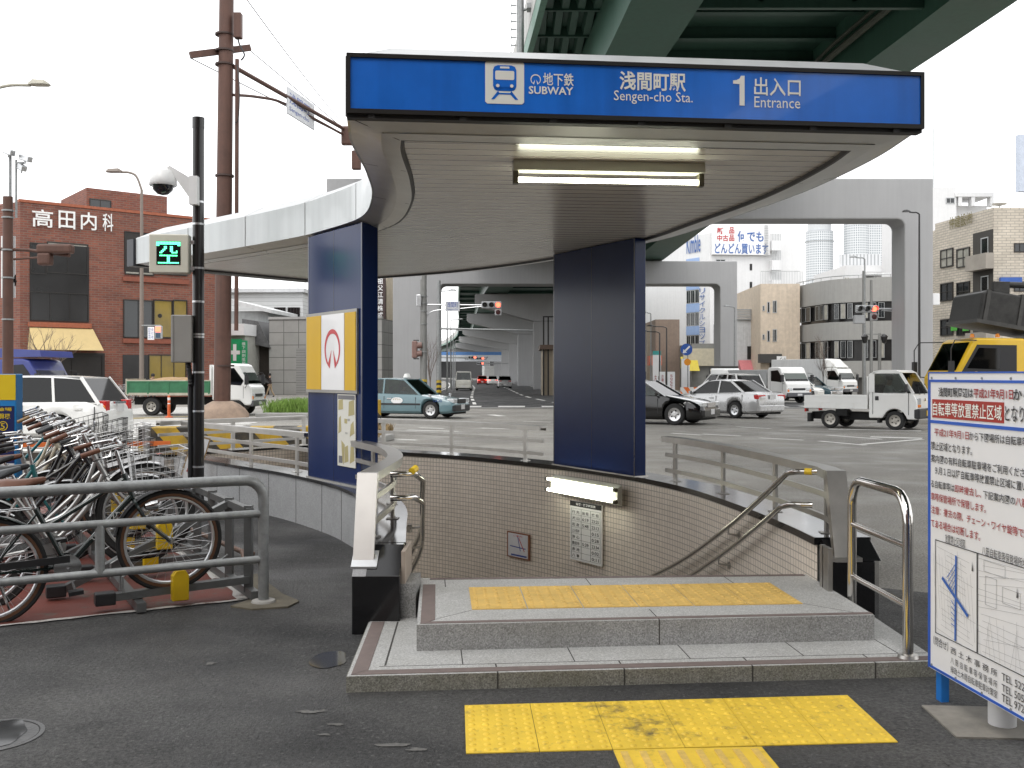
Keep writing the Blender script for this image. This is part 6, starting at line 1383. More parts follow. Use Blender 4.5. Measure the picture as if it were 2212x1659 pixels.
# ---- red brick clinic on the left
C0 = V(((43-CX)/F*58, 58)); C1 = V(((470-CX)/F*65.5, 65.5)); bp_ = Pl(C0, C1 - C0); BL = (C1-C0).length
t = thing('brick_clinic', 'red brick three storey clinic with white rooftop lettering, tan awning and penthouse', 'building')
ZT = CH + 375/F*58
block(t, bp_, 0, BL, 14, 0, ZT, m_rbrick)
b = MB(); pbox(b, bp_, -.05, BL+.05, ZT-.02, ZT+.14, -.5, .06); b.build('parapet_course', M('orange_brick_course', (.33,.10,.05), .7, var=.2, vs=6), t)
pq = Pl((bp_.p(0,0,-4).x, bp_.p(0,0,-4).y), bp_.t); a0 = pq.a(187); a1 = pq.a(361)
block(t, pq, a0, a1, 6, ZT-.2, CH + (810-405)/F*pq.p(a0,0).y, m_rbrick, 'penthouse')
winp(t, pq, 193, 431, 240, 462, m_bwin, glass, 1)
# side return to the left
pl2 = Pl((C0.x-12, C0.y+6.5), V((12,-6.5))); block(t, pl2, 0, V((12,-6.5)).length, 8, 0, ZT-.01, m_rbrick, 'side_wing')
# tall glazed bay and windows
def recess(u0, v0, u1, v1, gm=m_dkglass):
    a0, z1 = bp_.q(u0, v0); a1, z0 = bp_.q(u1, v1); b = MB(); pbox(b, bp_, a0, a1, z0, z1, -.02, .03); return b.build('spandrel', gm, t)
recess(64, 524, 192, 696)
winp(t, bp_, 65, 525, 100, 592, m_bwin, m_curt, 0, dep=.08); winp(t, bp_, 101, 525, 190, 592, m_bwin, m_curt, 1, dep=.08); winp(t, bp_, 65, 632, 191, 694, m_bwin, glass, 2, 0, dep=.08)
recess(268, 500, 405, 595, m_bwin); winp(t, bp_, 269, 502, 332, 594, m_bwin, m_curt, 1, dep=.07); winp(t, bp_, 333, 502, 404, 594, m_bwin, m_curt, 1, dep=.07)
winp(t, bp_, 266, 648, 330, 730, m_bwin, glass, 1, dep=.07); winp(t, bp_, 331, 648, 372, 730, m_bwin, m_ywin, 0, dep=.07); winp(t, bp_, 373, 648, 404, 730, m_bwin, m_ywin, 0, dep=.07)
recess(265, 766, 320, 850, m_dkglass); winp(t, bp_, 320, 766, 402, 845, m_bwin, m_ywin, 2, dep=.07)
recess(128, 762, 226, 850, m_bwin); winp(t, bp_, 154, 766, 222, 850, m_bwin, m_curt, 0, dep=.09)
for u0, v, u1 in ((60,695,197),(265,731,408),(265,597,408)):
    b = MB(); a0, z = bp_.q(u0, v); a1 = bp_.a(u1); pbox(b, bp_, a0, a1, z-.28, z, 0, .12); b.build('sill', MC['orange_brick_course'] if v == 695 else M('brick_sill', (.24,.075,.045), .7, var=.2, vs=5), t)
A0, zA = bp_.q(63, 707); A1, zB = bp_.q(200, 758); b = MB()
b.add([bp_.p(A0,zA,.05), bp_.p(A1,zA,.05), bp_.p(A1+.25,zB,1.4), bp_.p(A0-.1,zB,1.4), bp_.p(A1+.25,zB,.05), bp_.p(A0-.1,zB,.05)], [(0,1,2,3),(1,4,2),(0,3,5)]); b.build('awning', M('tan_awning', (.55,.42,.20), .7, var=.06), t)
b = MB()
for s_, u0, u1 in (('高',68,113),('田',125,161),('内',173,207),('科',220,243)):
    um = (u0+u1)/2; v0 = 452 + (um-68)*.06; b.ptext(bp_, s_, u0, v0, u1, v0+38, .16, .012)
b.build('roof_lettering', M('white_letter_enamel', (.80,.80,.78), .4), t, fix=False)
b = MB(); k_ = bp_.q(352,505); b.disc(bp_, *k_, .13, .05, .1, 12); k_ = bp_.q(345,682); b.disc(bp_, *k_, .13, .05, .1, 12); b.build('vent_cap', m_bwin, t)
# ---- houses right of the clinic
m_tilegrey = m_brick('grey_square_cladding', (.30,.30,.285), (.33,.325,.31), (.12,.12,.115), 1.25, 1.0, .03, off=0., rough=.6, stain=.1)
m_sid = m_stripes('pale_ribbed_siding', ((.62,.63,.63),(.40,.41,.41)), .35, (0,0,1), .6, .1, (.4,.4,.4), thin=.12)
g1 = Pl(((585-CX)/F*80, 80), (1,-.16)); t = thing('grey_clad_building', 'low grey building with square wall panels and a shutter right of the brown pole', 'building')
a1 = g1.a(668); block(t, g1, g1.a(581), a1+6, 14, 0, g1.q(600,690)[1], m_tilegrey); b = MB(); a0, z1 = g1.q(640,752); pbox(b, g1, a0, g1.a(660), 0, z1, 0, .03); b.build('shutter', m_stripes('grey_shutter', ((.28,.28,.27),(.16,.16,.155)), .2, (0,0,1), .5, .1, (.2,.2,.2), thin=.2), t)
b = MB(); pbox(b, g1, g1.a(580), a1+6, g1.q(600,690)[1], g1.q(600,690)[1]+.2, -.4, .08); b.build('coping', M('grey_coping', (.38,.38,.37), .6), t)
g2p = Pl(((495-CX)/F*92, 92), (1,-.05)); t = thing('white_ribbed_house', 'white ribbed two storey building with roof eave and dark barred windows behind the grey one', 'building')
block(t, g2p, g2p.a(480), g2p.a(654), 14, 0, g2p.q(600,632)[1], m_sid)
b = MB(); a0 = g2p.a(478); a1 = g2p.a(660); z = g2p.q(600,632)[1]; pbox(b, g2p, a0, a1, z, z+.35, -14, .6); b.build('roof', M('pale_roof_edge', (.55,.56,.57), .5), t)
for u0, u1 in ((593,617),(622,648)): winp(t, g2p, u0, 664, u1, 694, m_bwin, glass, 3, 1, dep=.1)
g3 = Pl(((500-CX)/F*84, 84), (1,-.1)); t = thing('grey_shed_house', 'grey house with sloping shed roof left of the white ribbed building', 'building')
block(t, g3, g3.a(498), g3.a(580), 6, 0, g3.q(540,672)[1], M('grey_render', (.36,.38,.38), .7, streak=.12)); b = MB(); A_, zz = g3.q(498,655); a1 = g3.a(592); b.prism([(A_,zz),(a1,zz-.9),(a1,zz-.6),(A_,zz+.35)], -6.3, .6, lambda x, z, y: g3.p(x, z, y)); b.build('roof', M('pale_shed_roof', (.60,.61,.61), .5), t)
t = thing('pharmacy', 'small pharmacy with white awning edge, green cross and green vertical sign', 'shop'); g4 = Pl(((492-CX)/F*78, 78), (1,-.12))
block(t, g4, g4.a(480), g4.a(529), 5, 0, g4.q(510,722)[1], M('pharmacy_render', (.42,.42,.38), .7, streak=.1)); b = MB(); a0, z = g4.q(480,722); pbox(b, g4, a0, g4.a(532), z-.1, z+.8, -5, .5); b.build('fascia', wpan, t)
cxp = (.02,.32,.13); m_cross = M('pharmacy_green', cxp, .4)
b = MB(); a_, z_c = g4.q(512, 763); pbox(b, g4, a_-.65, a_+.55, z_c-1.0, z_c+1.1, .3, .4); b.build('cross_panel', m_cross, t)
b = MB(); b.rect(g4, a_-.15, a_+.12, z_c-.6, z_c+.7, .42); b.rect(g4, a_-.45, a_+.42, z_c-.1, z_c+.2, .425); b.build('cross', wpan, t)
a0, z1 = g4.q(527, 736); a1, z0 = g4.q(538, 792); b = MB(); pbox(b, g4, a0, a1, z0, z1, .3, .55); b.build('green_sign', m_cross, t); b = MB(); b.text('橋下調剤薬局', g4.p(a0+.05, z0+.1, .56), g4.t, (0,0,1), (a1-a0)*.7, (z1-z0)*.9, vert=True); b.build('sign_text', wpan, t, fix=False)
b = MB(); A_, zz = g4.q(493, 812); b.text('LOTOSEA', g4.p(A_, zz, .05), g4.t, (0,0,1), 2.2, .7, .01); b.build('shop_lettering', ink, t, fix=False)
t = thing('tiled_roof_house', 'old dark wooden house with grey tiled roofs between pharmacy and grey building', 'house'); g5 = Pl(((525-CX)/F*81, 81), (1,-.12)); m_kaw = M('grey_roof_tiles', (.09,.09,.092), .6, var=.3, vs=5)
block(t, g5, g5.a(527), g5.a(583), 5, 0, g5.q(550,742)[1], M('dark_weathered_wood', (.035,.028,.022), .8, var=.3))
for v0, v1, u0, u1 in ((690,752,532,592),(805,828,530,590)):
    A_, zt = g5.q(u0, v0); B_, zb = g5.q(u1, v1); b = MB(); b.prism([(A_,zt),(B_-1.0,zt-.2),(B_,zb),(A_,zb+.5)], -2.5, .9, lambda x, z, y: g5.p(x, z, y)); b.build('roof', m_kaw, t)
# ---- buildings seen through the canopy opening
t = thing('beige_office', 'beige office with tall dark vertical sign seen beside the left blue column', 'building'); g6 = Pl(((800-CX)/F*98, 98), (1,-.3))
block(t, g6, g6.a(780), g6.a(836), 12, 0, 13, M('beige_render', (.45,.39,.30), .7, streak=.1)); A_, zt = g6.q(822,600); B_, zb = g6.q(834,720); b = MB(); pbox(b, g6, A_-.2, B_+.2, zb, zt, .5, .7); b.build('vertical_sign', M('dark_brown_sign', (.04,.02,.018), .5), t)
b = MB(); b.text('祖父江清株式会社', g6.p(A_, zb+.1, .72), g6.t, (0,0,1), B_-A_, (zt-zb)*.97, .01, vert=True); b.build('sign_text', wpan, t, fix=False)
b = MB(); A_, zt = g6.q(812,765); pbox(b, g6, A_, g6.a(838), zt-.8, zt, .1, 1.5); b.build('shop_awning', M('blue_awning', (.03,.12,.4), .5), t)
t = thing('dark_grey_block', 'narrow dark grey block behind the beige office at the portal pier', 'building'); g7 = Pl(((835-CX)/F*104, 104), (1,-.1)); block(t, g7, g7.a(833), g7.a(852), 10, 0, 12.5, M('dark_grey_render', (.16,.15,.13), .7, streak=.15))
for k in range(3): win(t, g7, g7.a(836), g7.a(847), 2.8+k*3, 4.4+k*3, m_bwin, glass, 1)
# small house at the median
t = thing('median_kiosk', 'small brown roofed kiosk with dark fence beside the far road', 'kiosk'); g8 = Pl(((1165-CX)/F*78, 78), (1,0)); block(t, g8, g8.a(1172), g8.a(1204), 4, 0, 3.6, M('tan_kiosk_wall', (.36,.30,.22), .7)); b = MB(); pbox(b, g8, g8.a(1166), g8.a(1208), 3.6, 3.95, -4.3, .6); b.build('roof', M('brown_kiosk_roof', (.10,.065,.045), .6), t)
for u in (1174,1184): b = MB(); a = g8.a(u); pbox(b, g8, a-.06, a+.06, 0, 6.2, .2, .32); b.build('mast', m_bpole, t)
b = MB(); pbox(b, g8, g8.a(1174), g8.a(1200), 6.1, 6.2, .2, .3); b.build('mast_beam', m_bpole, t)
kerb = M('pale_kerb_concrete', (.34,.335,.32), .8, var=.12)
b = MB(); path = [V((p.x+.5, p.y)) for p in fr if p.y > 60]; b.sweep(path, [(.15,0),(.15,.55),(-.25,.55),(-.25,0)]); tag(b.build('median_wall', kerb), 'low pale concrete median wall along the right side of the far road', 'wall')
t = thing('median_fence', 'dark vertical bar fence behind the median wall near the right blue column', 'fence'); pth = [V((p.x+1.3, p.y)) for p in fr if 62 < p.y < 86]
b = MB()
for z in (.75, 1.75): b.sweep(pth, [(.03,z),(.03,z+.07),(-.03,z+.07),(-.03,z)])
b.build('rail', m_bpole, t); b = MB(); 
for i in range(len(pth)-1):
    for k in range(8): p = pth[i].lerp(pth[i+1], k/8); b.box(p.x-.03,p.x+.03,p.y-.03,p.y+.03,.3,1.8)
b.build('bars', m_bpole, t)
# ---- right background
m_wwall = M('white_render', (.74,.74,.74), .6, var=.03, streak=.05)
kp = Pl(((1534-CX)/F*112, 112), (1,.10)); t = thing('billboard_building', 'tall white building with rooftop billboard in red and blue lettering', 'building')
HK = kp.q(1600, 492)[1]; WK = kp.a(1738); a1 = kp.a(1738); block(t, kp, 0, kp.a(1736), 16, 0, HK-.6, m_wwall)
A_, zt = kp.q(1536, 486); B_, zb = kp.q(1660, 552); b = MB(); pbox(b, kp, A_, B_, zb, zt, .05, .5); b.build('billboard', wpan, t)
b1, b2, b3 = MB(), MB(), MB()
for s_, bx in (('新',(1546,493,1560,507)),('品',(1572,492,1583,506)),('中古',(1546,509,1570,522)),('品',(1572,508,1583,522))): b1.ptext(kp, s_, *bx, .53, .02)
for s_, bx in (('何でも',(1590,500,1646,524)),('どんどん買います',(1541,527,1656,550))): b2.ptext(kp, s_, *bx, .53, .02)
b1.build('red_lettering', M('billboard_red', (.50,.03,.04), .5), t, fix=False); b2.build('blue_lettering', M('billboard_blue', (.06,.14,.38), .5), t, fix=False)
for v in (576,615,654,540+150): winp(t, kp, 1619.5, v-6, 1624.5, v+8, m_bwin, glass, 0, child=False)
winp(t, kp, 1546, 560, 1567, 572, m_awin, glass, 1)
for k in range(3): b = MB(); A_, z = kp.q(1662, 498 + 24 + k*42); pbox(b, kp, kp.a(1661), kp.a(1680), z-1.1, z, .0, 1.0); b.build('balcony', m_wwall, t)
for k in range(3):
    A_, z = kp.q(1662, 522 + k*42); b = MB(); 
    for j in range(6): a = kp.a(1662 + j*3.4); pbox(b, kp, a-.03, a+.03, z, z+1.1, .9, .96)
    pbox(b, kp, kp.a(1662), kp.a(1680), z+1.05, z+1.12, .9, .97); b.build('balcony_rail', m_awin, t)
b = MB(); 
for k in range(22): A_, z = kp.q(1651, 478 + k*3.6); pbox(b, kp, A_-.2, A_+.25, z, z+.05, .55, .6)
b.build('ladder', m_awin, t)
b = MB(); A_, z = kp.q(1650, 800); 
# left face of the same building, window strips and name
kside = Pl(kp.o + V((-10.5, 17, 0)), V((10.5,-17,0))); LS = V((10.5,-17)).length
b = MB(); block(t, kside, 0, LS, 8, 0, HK-.62, m_wwall, 'side_wall')
m_bpanel = M('pale_blue_panel', (.30,.42,.66), .5, var=.06)
zf = lambda v: kside.q(1510, v)[1]
a0, a1 = kside.a(1483), kside.a(1511)
for k in range(6): b = MB(); z = 2 + k*2.6; b.rect(kside, a0, a1, z-1.0, z, .06, .05); b.build('blue_panel', m_bpanel, t)
for k in range(5):
    for j in range(3): win(t, kside, a0 + (a1-a0)*(j+.05)/3, a0 + (a1-a0)*(j+.95)/3, 2.05+k*2.6, 3.55+k*2.6, m_awin, glass, 1, child=False)
b = MB(); b.text('Kimble', kside.p(kside.a(1484), zf(545), .08), kside.t, (0,0,1), kside.a(1514)-kside.a(1484), zf(503)-zf(545), .01); b.build('name_lettering', MC['billboard_blue'], t, fix=False)
b = MB(); b.text('リサイクルショップ', kside.p(kside.a(1512), zf(748), .08), kside.t, (0,0,1), .9, zf(622)-zf(748), vert=True); b.build('vertical_lettering', MC['billboard_blue'], t, fix=False)
w1 = Pl(((1395-CX)/F*140, 140), (1,0)); t = thing('white_block', 'plain white block with small square windows right of the dark blue column', 'building'); block(t, w1, w1.a(1340), w1.a(1480), 14, 0, 21, m_wwall)
for u, v in ((1417,645),(1413,660),(1427,660),(1413,681),(1427,681),(1414,700)): winp(t, w1, u-4, v-5, u+4, v+5, m_bwin, glass, 1, child=False)
t = thing('brown_house', 'low brown rendered building under the white block', 'building'); g9 = Pl(((1415-CX)/F*105, 105), (1,0)); block(t, g9, g9.a(1416), g9.a(1468), 9, 0, g9.q(1440,690)[1], M('brown_render', (.25,.19,.15), .7, streak=.08))
block(t, Pl(((1398-CX)/F*108,108),(1,0)), 0, 1.6, 9, 0, 7.0, M('tan_render', (.36,.31,.25), .7), 'annex'); b = MB(); pbox(b, g9, g9.a(1398), g9.a(1425), 2.6, 3.6, 0, 1.6); b.build('awning', M('orange_awning', (.55,.12,.05), .6), t)
t = thing('grey_shop', 'low grey shop with yellow awning left of the second portal leg', 'shop'); g10 = Pl(((1495-CX)/F*98, 98), (1,0)); block(t, g10, g10.a(1494), g10.a(1545), 8, 0, g10.q(1510,742)[1], M('shop_grey', (.22,.22,.21), .7)); winp(t, g10, 1497, 765, 1502, 780, m_awin, glass, 0); b = MB(); pbox(b, g10, g10.a(1475), g10.a(1543), 2.5, 4.2, 0, .4); b.build('shop_front', M('cream_front', (.55,.5,.38), .6), t); b = MB(); A_ = g10.a(1470); b.prism([(0,2.3),(1.6,2.0),(0,3.4)], A_, A_+1.6, lambda o, z, a: g10.p(a, z, o)); b.build('awning', M('yellow_awning', (.6,.48,.05), .6), t)
t = thing('white_garage', 'pale grey garage building with louvred top and pink awning right of the second portal leg', 'building'); g11 = Pl(((1592-CX)/F*92, 92), (1,.02)); block(t, g11, g11.a(1588), g11.a(1646), 9, 0, g11.q(1610,690)[1], M('pale_grey_render', (.52,.53,.54), .7, streak=.15)); b = MB(); 
for k in range(7): A_, z = g11.q(1592, 668 + k*3.4); pbox(b, g11, A_, g11.a(1646), z-.09, z, -.2, .2)
b.build('louvres', M('louvre_grey', (.34,.35,.36), .5), t)
A_, z = g11.q(1595,778); B_, z0 = g11.q(1624,802); b = MB(); b.prism([(0,z),(1.2,z0),(1.2,z0-.15),(0,z0)], A_, B_, lambda o, zz, a: g11.p(a, zz, o)); b.build('awning', M('faded_pink_awning', (.50,.17,.18), .7), t)
winp(t, g11, 1614, 748, 1622, 776, m_bwin, glass, 0)
t = thing('cream_house', 'cream three storey house with roof railing and cafe sign', 'building'); g12 = Pl(((1643-CX)/F*88, 88), (1,-.03)); zt = g12.q(1680,613)[1]; block(t, g12, g12.a(1643), g12.a(1728), 12, 0, zt, M('cream_render', (.62,.52,.41), .7, streak=.10))
for v in (662, 724):
    for u0, u1, d0, d1 in ((1647,1652,6,18),(1657,1663,-2,22),(1669,1678,-5,22)): winp(t, g12, u0, v+d0-8, u1, v+d1-8, m_awin, glass, 1 if u1-u0 > 7 else 0, child=False)
b = MB()
for k in range(28): a = g12.a(1644) + k*.14; pbox(b, g12, a-.012, a+.012, zt, zt+1.1, -.1, -.07)
pbox(b, g12, g12.a(1644), g12.a(1728), zt+1.08, zt+1.14, -.11, -.06); b.build('roof_rail', m_awin, t)
A_, z = g12.q(1637,765); B_, z0 = g12.q(1684,784); b = MB(); pbox(b, g12, A_, B_, z0, z, .02, .9); b.build('shop_fascia', M('charcoal_fascia', (.045,.043,.04), .6), t); b = MB(); pbox(b, g12, g12.a(1662), g12.a(1684), 0, z0, 0, .03); b.build('shutter', M('dark_shutter', (.05,.045,.04), .6), t)
A_, z = g12.q(1665,770); B_, z0 = g12.q(1692,797); b = MB(); pbox(b, g12, A_+.3, B_, z0, z, .92, 1.05); b.build('cafe_sign', wpan, t); b = MB(); b.text('Café', g12.p(A_+.55, z0+.62, 1.055), g12.t, (0,0,1), .55, .36); b.text('Sala', g12.p(A_+.5, z0+.12, 1.055), g12.t, (0,0,1), .55, .36); b.build('cafe_lettering', ink, t, fix=False)
# curved grey office
t = thing('grey_office', 'grey three storey office with dark window bands and a rounded corner', 'building')
oc = cr([(g_.x, g_.y) for g_ in (V(((1725-CX)/F*89, 89)), V(((1760-CX)/F*85.5, 85.5)), V(((1800-CX)/F*83, 83)), V(((1860-CX)/F*81.5, 81.5)), V(((1930-CX)/F*80.5, 80.5)), V(((1990-CX)/F*80, 80)))], 4)
zo = lambda v: CH - (v-HY)/F*83
m_og = M('grey_office_panel', (.33,.325,.31), .7, var=.05, streak=.08)
for v0, v1 in ((604,655),(696,735),(780,815)):
    b = MB(); b.sweep(oc, [(.0,zo(v1)),(.0,zo(v0)),(10,zo(v0)),(10,zo(v1))]); b.build('wall_band', m_og, t, smooth=30)
for v0, v1, nm in ((655,696,0),(735,780,1)):
    b = MB(); b.sweep(oc, [(.25,zo(v1)),(.25,zo(v0)),(9.8,zo(v0)),(9.8,zo(v1))]); b.build('window_band', m_dkglass, t, smooth=30)
    for i in range(0, len(oc)-1):
        p, q = oc[i], oc[i+1]; wpl = Pl(p, q-p); L = (q-p).length
        if i % 4 != 3: win(t, wpl, .08, L-.08, zo(v1)+.25, zo(v0)-.08, m_awin, m_curt if (i*7+nm) % 3 == 0 else glass, 1, dep=-.08, child=False)
b = MB(); b.sweep(oc, [(.3,0),(.3,zo(815)),(9,zo(815)),(9,0)]); b.build('ground_floor', M('dark_ground_floor', (.07,.065,.06), .6), t)
for i in range(2, len(oc)-2, 3): p = oc[i]; b = MB(); b.box(p.x-.3,p.x+.3,p.y-.02,p.y+.5,0,zo(815)); b.build('column', m_og, t)
b = MB(); p, q = oc[6], oc[7]; wpl = Pl(p, q-p); b.tube([(p.x+1.5,p.y-1.2,zo(600)),(p.x+1.5,p.y-1.2,zo(765))], .06, 6); b.tube([(p.x+1.7,p.y-1.2,zo(600)),(p.x+1.7,p.y-1.2,zo(765))], .06, 6); b.build('rain_pipe', M('cream_pipe', (.5,.47,.4), .5), t)
b = MB(); b.tube([(p.x,p.y+.6,zo(596)) for p in oc], .05, 6)
for p in oc[::2]: b.cyl((p.x,p.y+.6,zo(604)),(p.x,p.y+.6,zo(596)),.03,n=6)
b.build('roof_rail', m_awin, t)
t = thing('white_penthouse_building', 'white flat roofed building rising behind the grey office', 'building'); g13 = Pl(((1848-CX)/F*96, 96), (1,0)); block(t, g13, g13.a(1826), g13.a(1990), 10, 0, g13.q(1880,573)[1], m_wwall); winp(t, g13, 1871, 598, 1893, 606, m_bwin, glass, 1); b = MB(); A_, z = g13.q(1862,589); pbox(b, g13, A_, g13.a(1905), z-.35, z, 0, 1.2); b.build('canopy', m_wwall, t)
b = MB(); z = g13.q(1880,573)[1]; pbox(b, g13, g13.a(1835), g13.a(1925), z, z+1.4, -3, -2.8); b.build('roof_screen', m_stripes('roof_screen_slats', ((.62,.63,.64),(.35,.36,.37)), .35, (1,0,0), .6, .1, (.4,.4,.4), thin=.35), t)
# distant towers
def m_tower(name, a, c):
    m = m_brick(name, a, a, c, 3.2, 3.6, .75, True, 0., .5, stain=.05); return m
m_tw = m_tower('pale_tower_grid', (.30,.33,.36), (.66,.68,.69))
def tower(label, u, r, vt, d, groups):
    t = thing('tower', label, 'skyscraper', group='twin towers in the distance'); c = P(u, HY, d); z = CH + (810-vt)/F*d; n = 40
    pth = [V((c.x + r*math.cos(2*math.pi*k/n), d + r*math.sin(2*math.pi*k/n))) for k in range(n+1)]
    b = MB(); b.sweep([V((c.x + r*math.cos(-2*math.pi*k/n - math.pi/2+math.pi), d - 0 + r*math.sin(-2*math.pi*k/n - math.pi/2+math.pi))) for k in range(n+1)], [(0,0),(0,z)], profclosed=False); b.build('shaft', m_tw, t, smooth=40, fix=False)
    b = MB(); b.lathe([(r*.98,z-1),(r*.98,z+2),(r*.8,z+3),(0,z+3)], (c.x,d,0), n=40); b.build('roof', M('tower_roof', (.5,.52,.54), .6), t)
    return t, c, z
tt_, c, z = tower('slimmer round pale tower with disc roof in the distance', 1770, 20.5, 503, 1500, 0)
b = MB(); b.lathe([(20.5,z-14),(22,z-13.5),(20.5,z-13)], (c.x,1500,0), n=40); b.lathe([(17,z+3),(17,z+16),(0,z+16)], (c.x,1500,0), n=40); b.lathe([(0,z+17),(19,z+17.2),(20,z+18.5),(0,z+19)], (c.x+6,1500,0), n=40); b.build('crown', M('tower_crown', (.55,.57,.58), .5), tt_)
tt_, c, z = tower('broad pale tower half hidden by the near portal pier in the distance', 1850, 18, 470, 1480, 0)
tp2 = Pl((c.x, 1470), (1,0)); block(tt_, tp2, 0, 60, 30, 0, z+10, m_tw, 'slab')
# tan brick building on the far right
m_tan2 = m_brick('tan_split_brick', (.58,.52,.435), (.49,.44,.365), (.33,.30,.26), .48, .16, .02, rough=.8, stain=.15)
c0 = V(((2146-CX)/F*57, 57)); c1 = V(((2020-CX)/F*63.2, 63.2)); tl = Pl(c1, c0-c1); LT = (c0-c1).length; tr_ = Pl(c0, V((1,-.05)))
t = thing('tan_brick_building', 'tan split brick four storey building at the right picture edge', 'building'); HT2 = CH + 362/F*57
block(t, tl, 0, LT, 14, 0, HT2, m_tan2); block(t, tr_, 0, 9, 13, 0, HT2-.01, m_tan2, 'front_wall')
for v0, v1 in ((533,577),(606,650),(684,725)):
    for u0, u1 in ((2033,2060),(2068,2096)): winp(t, tl, u0, v0+ (3 if u0 > 2050 else 5), u1, v1, m_bwin, m_curt if v0 < 600 else glass, 1, 1, dep=.08)
for v0, v1 in ((505,555),(588,640),(668,720)):
    A_, z1 = tl.q(2102, v0); z0 = tl.q(2102, v1)[1]; b = MB(); pbox(b, tl, A_, LT-.02, z0, z1, -.01, .015); b.build('loggia_shade', M('loggia_shade_tone', (.05,.046,.04), .8), t)  # flat panel; the recess shade is put into its dark colour
    b = MB(); pbox(b, tl, A_, LT+.05, z0-.9, z0, .0, .5); b.build('balcony', m_tan2, t); winp(t, tl, 2120, v0+8, 2136, v1-4, m_awin, glass, 0, dep=.05)
    winp(t, tr_, 2190, v0-2+22, 2215, v1-10, m_bwin, glass, 1)
b = MB(); b.text('仲建設㈱', tl.p(tl.a(2052), tl.q(2075,490)[1], .06), tl.t, (0,0,1), tl.a(2102)-tl.a(2052), .75, .01); b.build('roof_lettering', M('bronze_letters', (.18,.15,.05), .5), t, fix=False)
b = MB(); A_, z1 = tl.q(2148,600); 
pbox(b, tr_, .3, 1.5, tr_.q(2160,616)[1], tr_.q(2160,600)[1], .05, .25); b.build('blue_sign', M('sign_panel_blue', (.03,.10,.38), .4), t)
b = MB()
for u in (2051,2076): A_, z1 = tl.q(u, 698); b.rect(tl, A_+.3, A_+1.0, z1-.5, z1, .09); 
b.build('green_notice', M('lime_notice', (.07,.36,.04), .5), t)
b = MB(); p = tl.p(LT-1, HT2, -1); b.lathe([(0,0),(.35,.08),(.42,.16)], p + V((0,0,.25)), n=14); b.cyl(p, p + V((0,0,.3)), .04); b.build('dish', m_awin, t)
t = thing('white_rooftop_building', 'white building with open rooftop frames behind the tan brick one', 'building'); g14 = Pl(((2020-CX)/F*84, 84), (1,0)); zt = g14.q(2080,415)[1]; block(t, g14, g14.a(1990), g14.a(2066), 9, 0, g14.q(2050,405)[1], m_wwall); block(t, Pl(g14.p(g14.a(2066),0,-1).xy, (1,0)), 0, g14.a(2144)-g14.a(2066), 8, 0, g14.q(2100,440)[1], m_wwall, 'lower_wing')
winp(t, g14, 2043, 427, 2062, 440, m_awin, glass, 1); A_, z = g14.q(2062,416); b = MB(); pbox(b, g14, A_, g14.a(2142), z-.35, z, -3, .1)
for u in (2070,2098,2139): pbox(b, g14, g14.a(u), g14.a(u)+.3, g14.q(u,445)[1], z, -.6, .05)
b.build('roof_frame', m_wwall, t)
b = MB(); p = g14.p(g14.a(2038), g14.q(2050,405)[1], -2); b.cyl(p, p + V((0,0,5.5)), .05, n=6); b.build('aerial', m_awin, t)
t = thing('edge_billboard', 'pale blue billboard panel cut by the right picture edge', 'billboard'); g15 = Pl(((2203-CX)/F*80, 80), (1,.2)); b = MB(); pbox(b, g15, .0, 4, g15.q(2204,413)[1], g15.q(2204,290)[1], -.5, 0); b.build('panel', M('pale_blue_panel_board', (.50,.55,.64), .5), t); b = MB(); pbox(b, g15, 1.5, 2.0, 0, g15.q(2204,413)[1], -.4, -.1); b.build('post', m_awin, t)
# buildings that close the street in the far distance
t = thing('far_block', 'low far blocks closing the road under the viaduct, coloured dark to imitate shade', 'building'); g16 = Pl((-70, 470), (1,0)); block(t, g16, 0, 90, 20, 0, 14, M('far_block_shade_tone', (.05,.05,.052), .8, var=.2, vs=.1))  # shade under the viaduct is put into the near black wall colour
t = thing('footbridge', 'white footbridge with blue band crossing the far road', 'bridge'); g17 = Pl((-26, 250), (1,0)); b = MB(); pbox(b, g17, 0, 40, 5.0, 6.6, -2.5, 0); b.build('deck', M('bridge_white', (.55,.57,.6), .5), t); b = MB(); pbox(b, g17, 0, 40, 6.6, 7.4, -2.5, .02); b.build('blue_band', M('bridge_blue', (.08,.2,.45), .5), t)
for a in (4, 33): b = MB(); pbox(b, g17, a, a+1.2, 0, 5, -1.5, -.5); b.build('pillar', m_pier, t)
b = MB(); b.text('名塚ランプ', g17.p(14, 5.4, .03), g17.t, (0,0,1), 6, .8); b.build('lettering', ink, t, fix=False)

# unseen blocks added behind the camera for columns and sign to reflect
for i, (x0, x1, y0, h, lab) in enumerate(((-34,-14,-13,12,'unseen red brick block added behind the camera for reflections, left one'),(-13,8,-15,20,'tall unseen red brick block added behind the camera for reflections, middle one'),(16,38,-14,11,'unseen tan tiled block added behind the camera for reflections, right one'))):
    t = thing('reflection_block', lab, 'building'); pn = Pl((x1, y0), (-1, 0)); block(t, pn, 0, x1-x0, 10, 0, h, (m_rbrick, m_rbrick, m_tan2)[i])
    for k in range(3):
        for j in range(4): win(t, pn, 1+j*(x1-x0)/4, (j+1)*(x1-x0)/4-.6, 4.2+k*3.2 if h > 12 or k < 2 else 3.0, 6.2+k*3.2 if h > 12 or k < 2 else 3.9, m_bwin, glass, 2, child=False)
    win(t, pn, .6, x1-x0-.6, .2, 2.8, m_bwin, glass, 5)
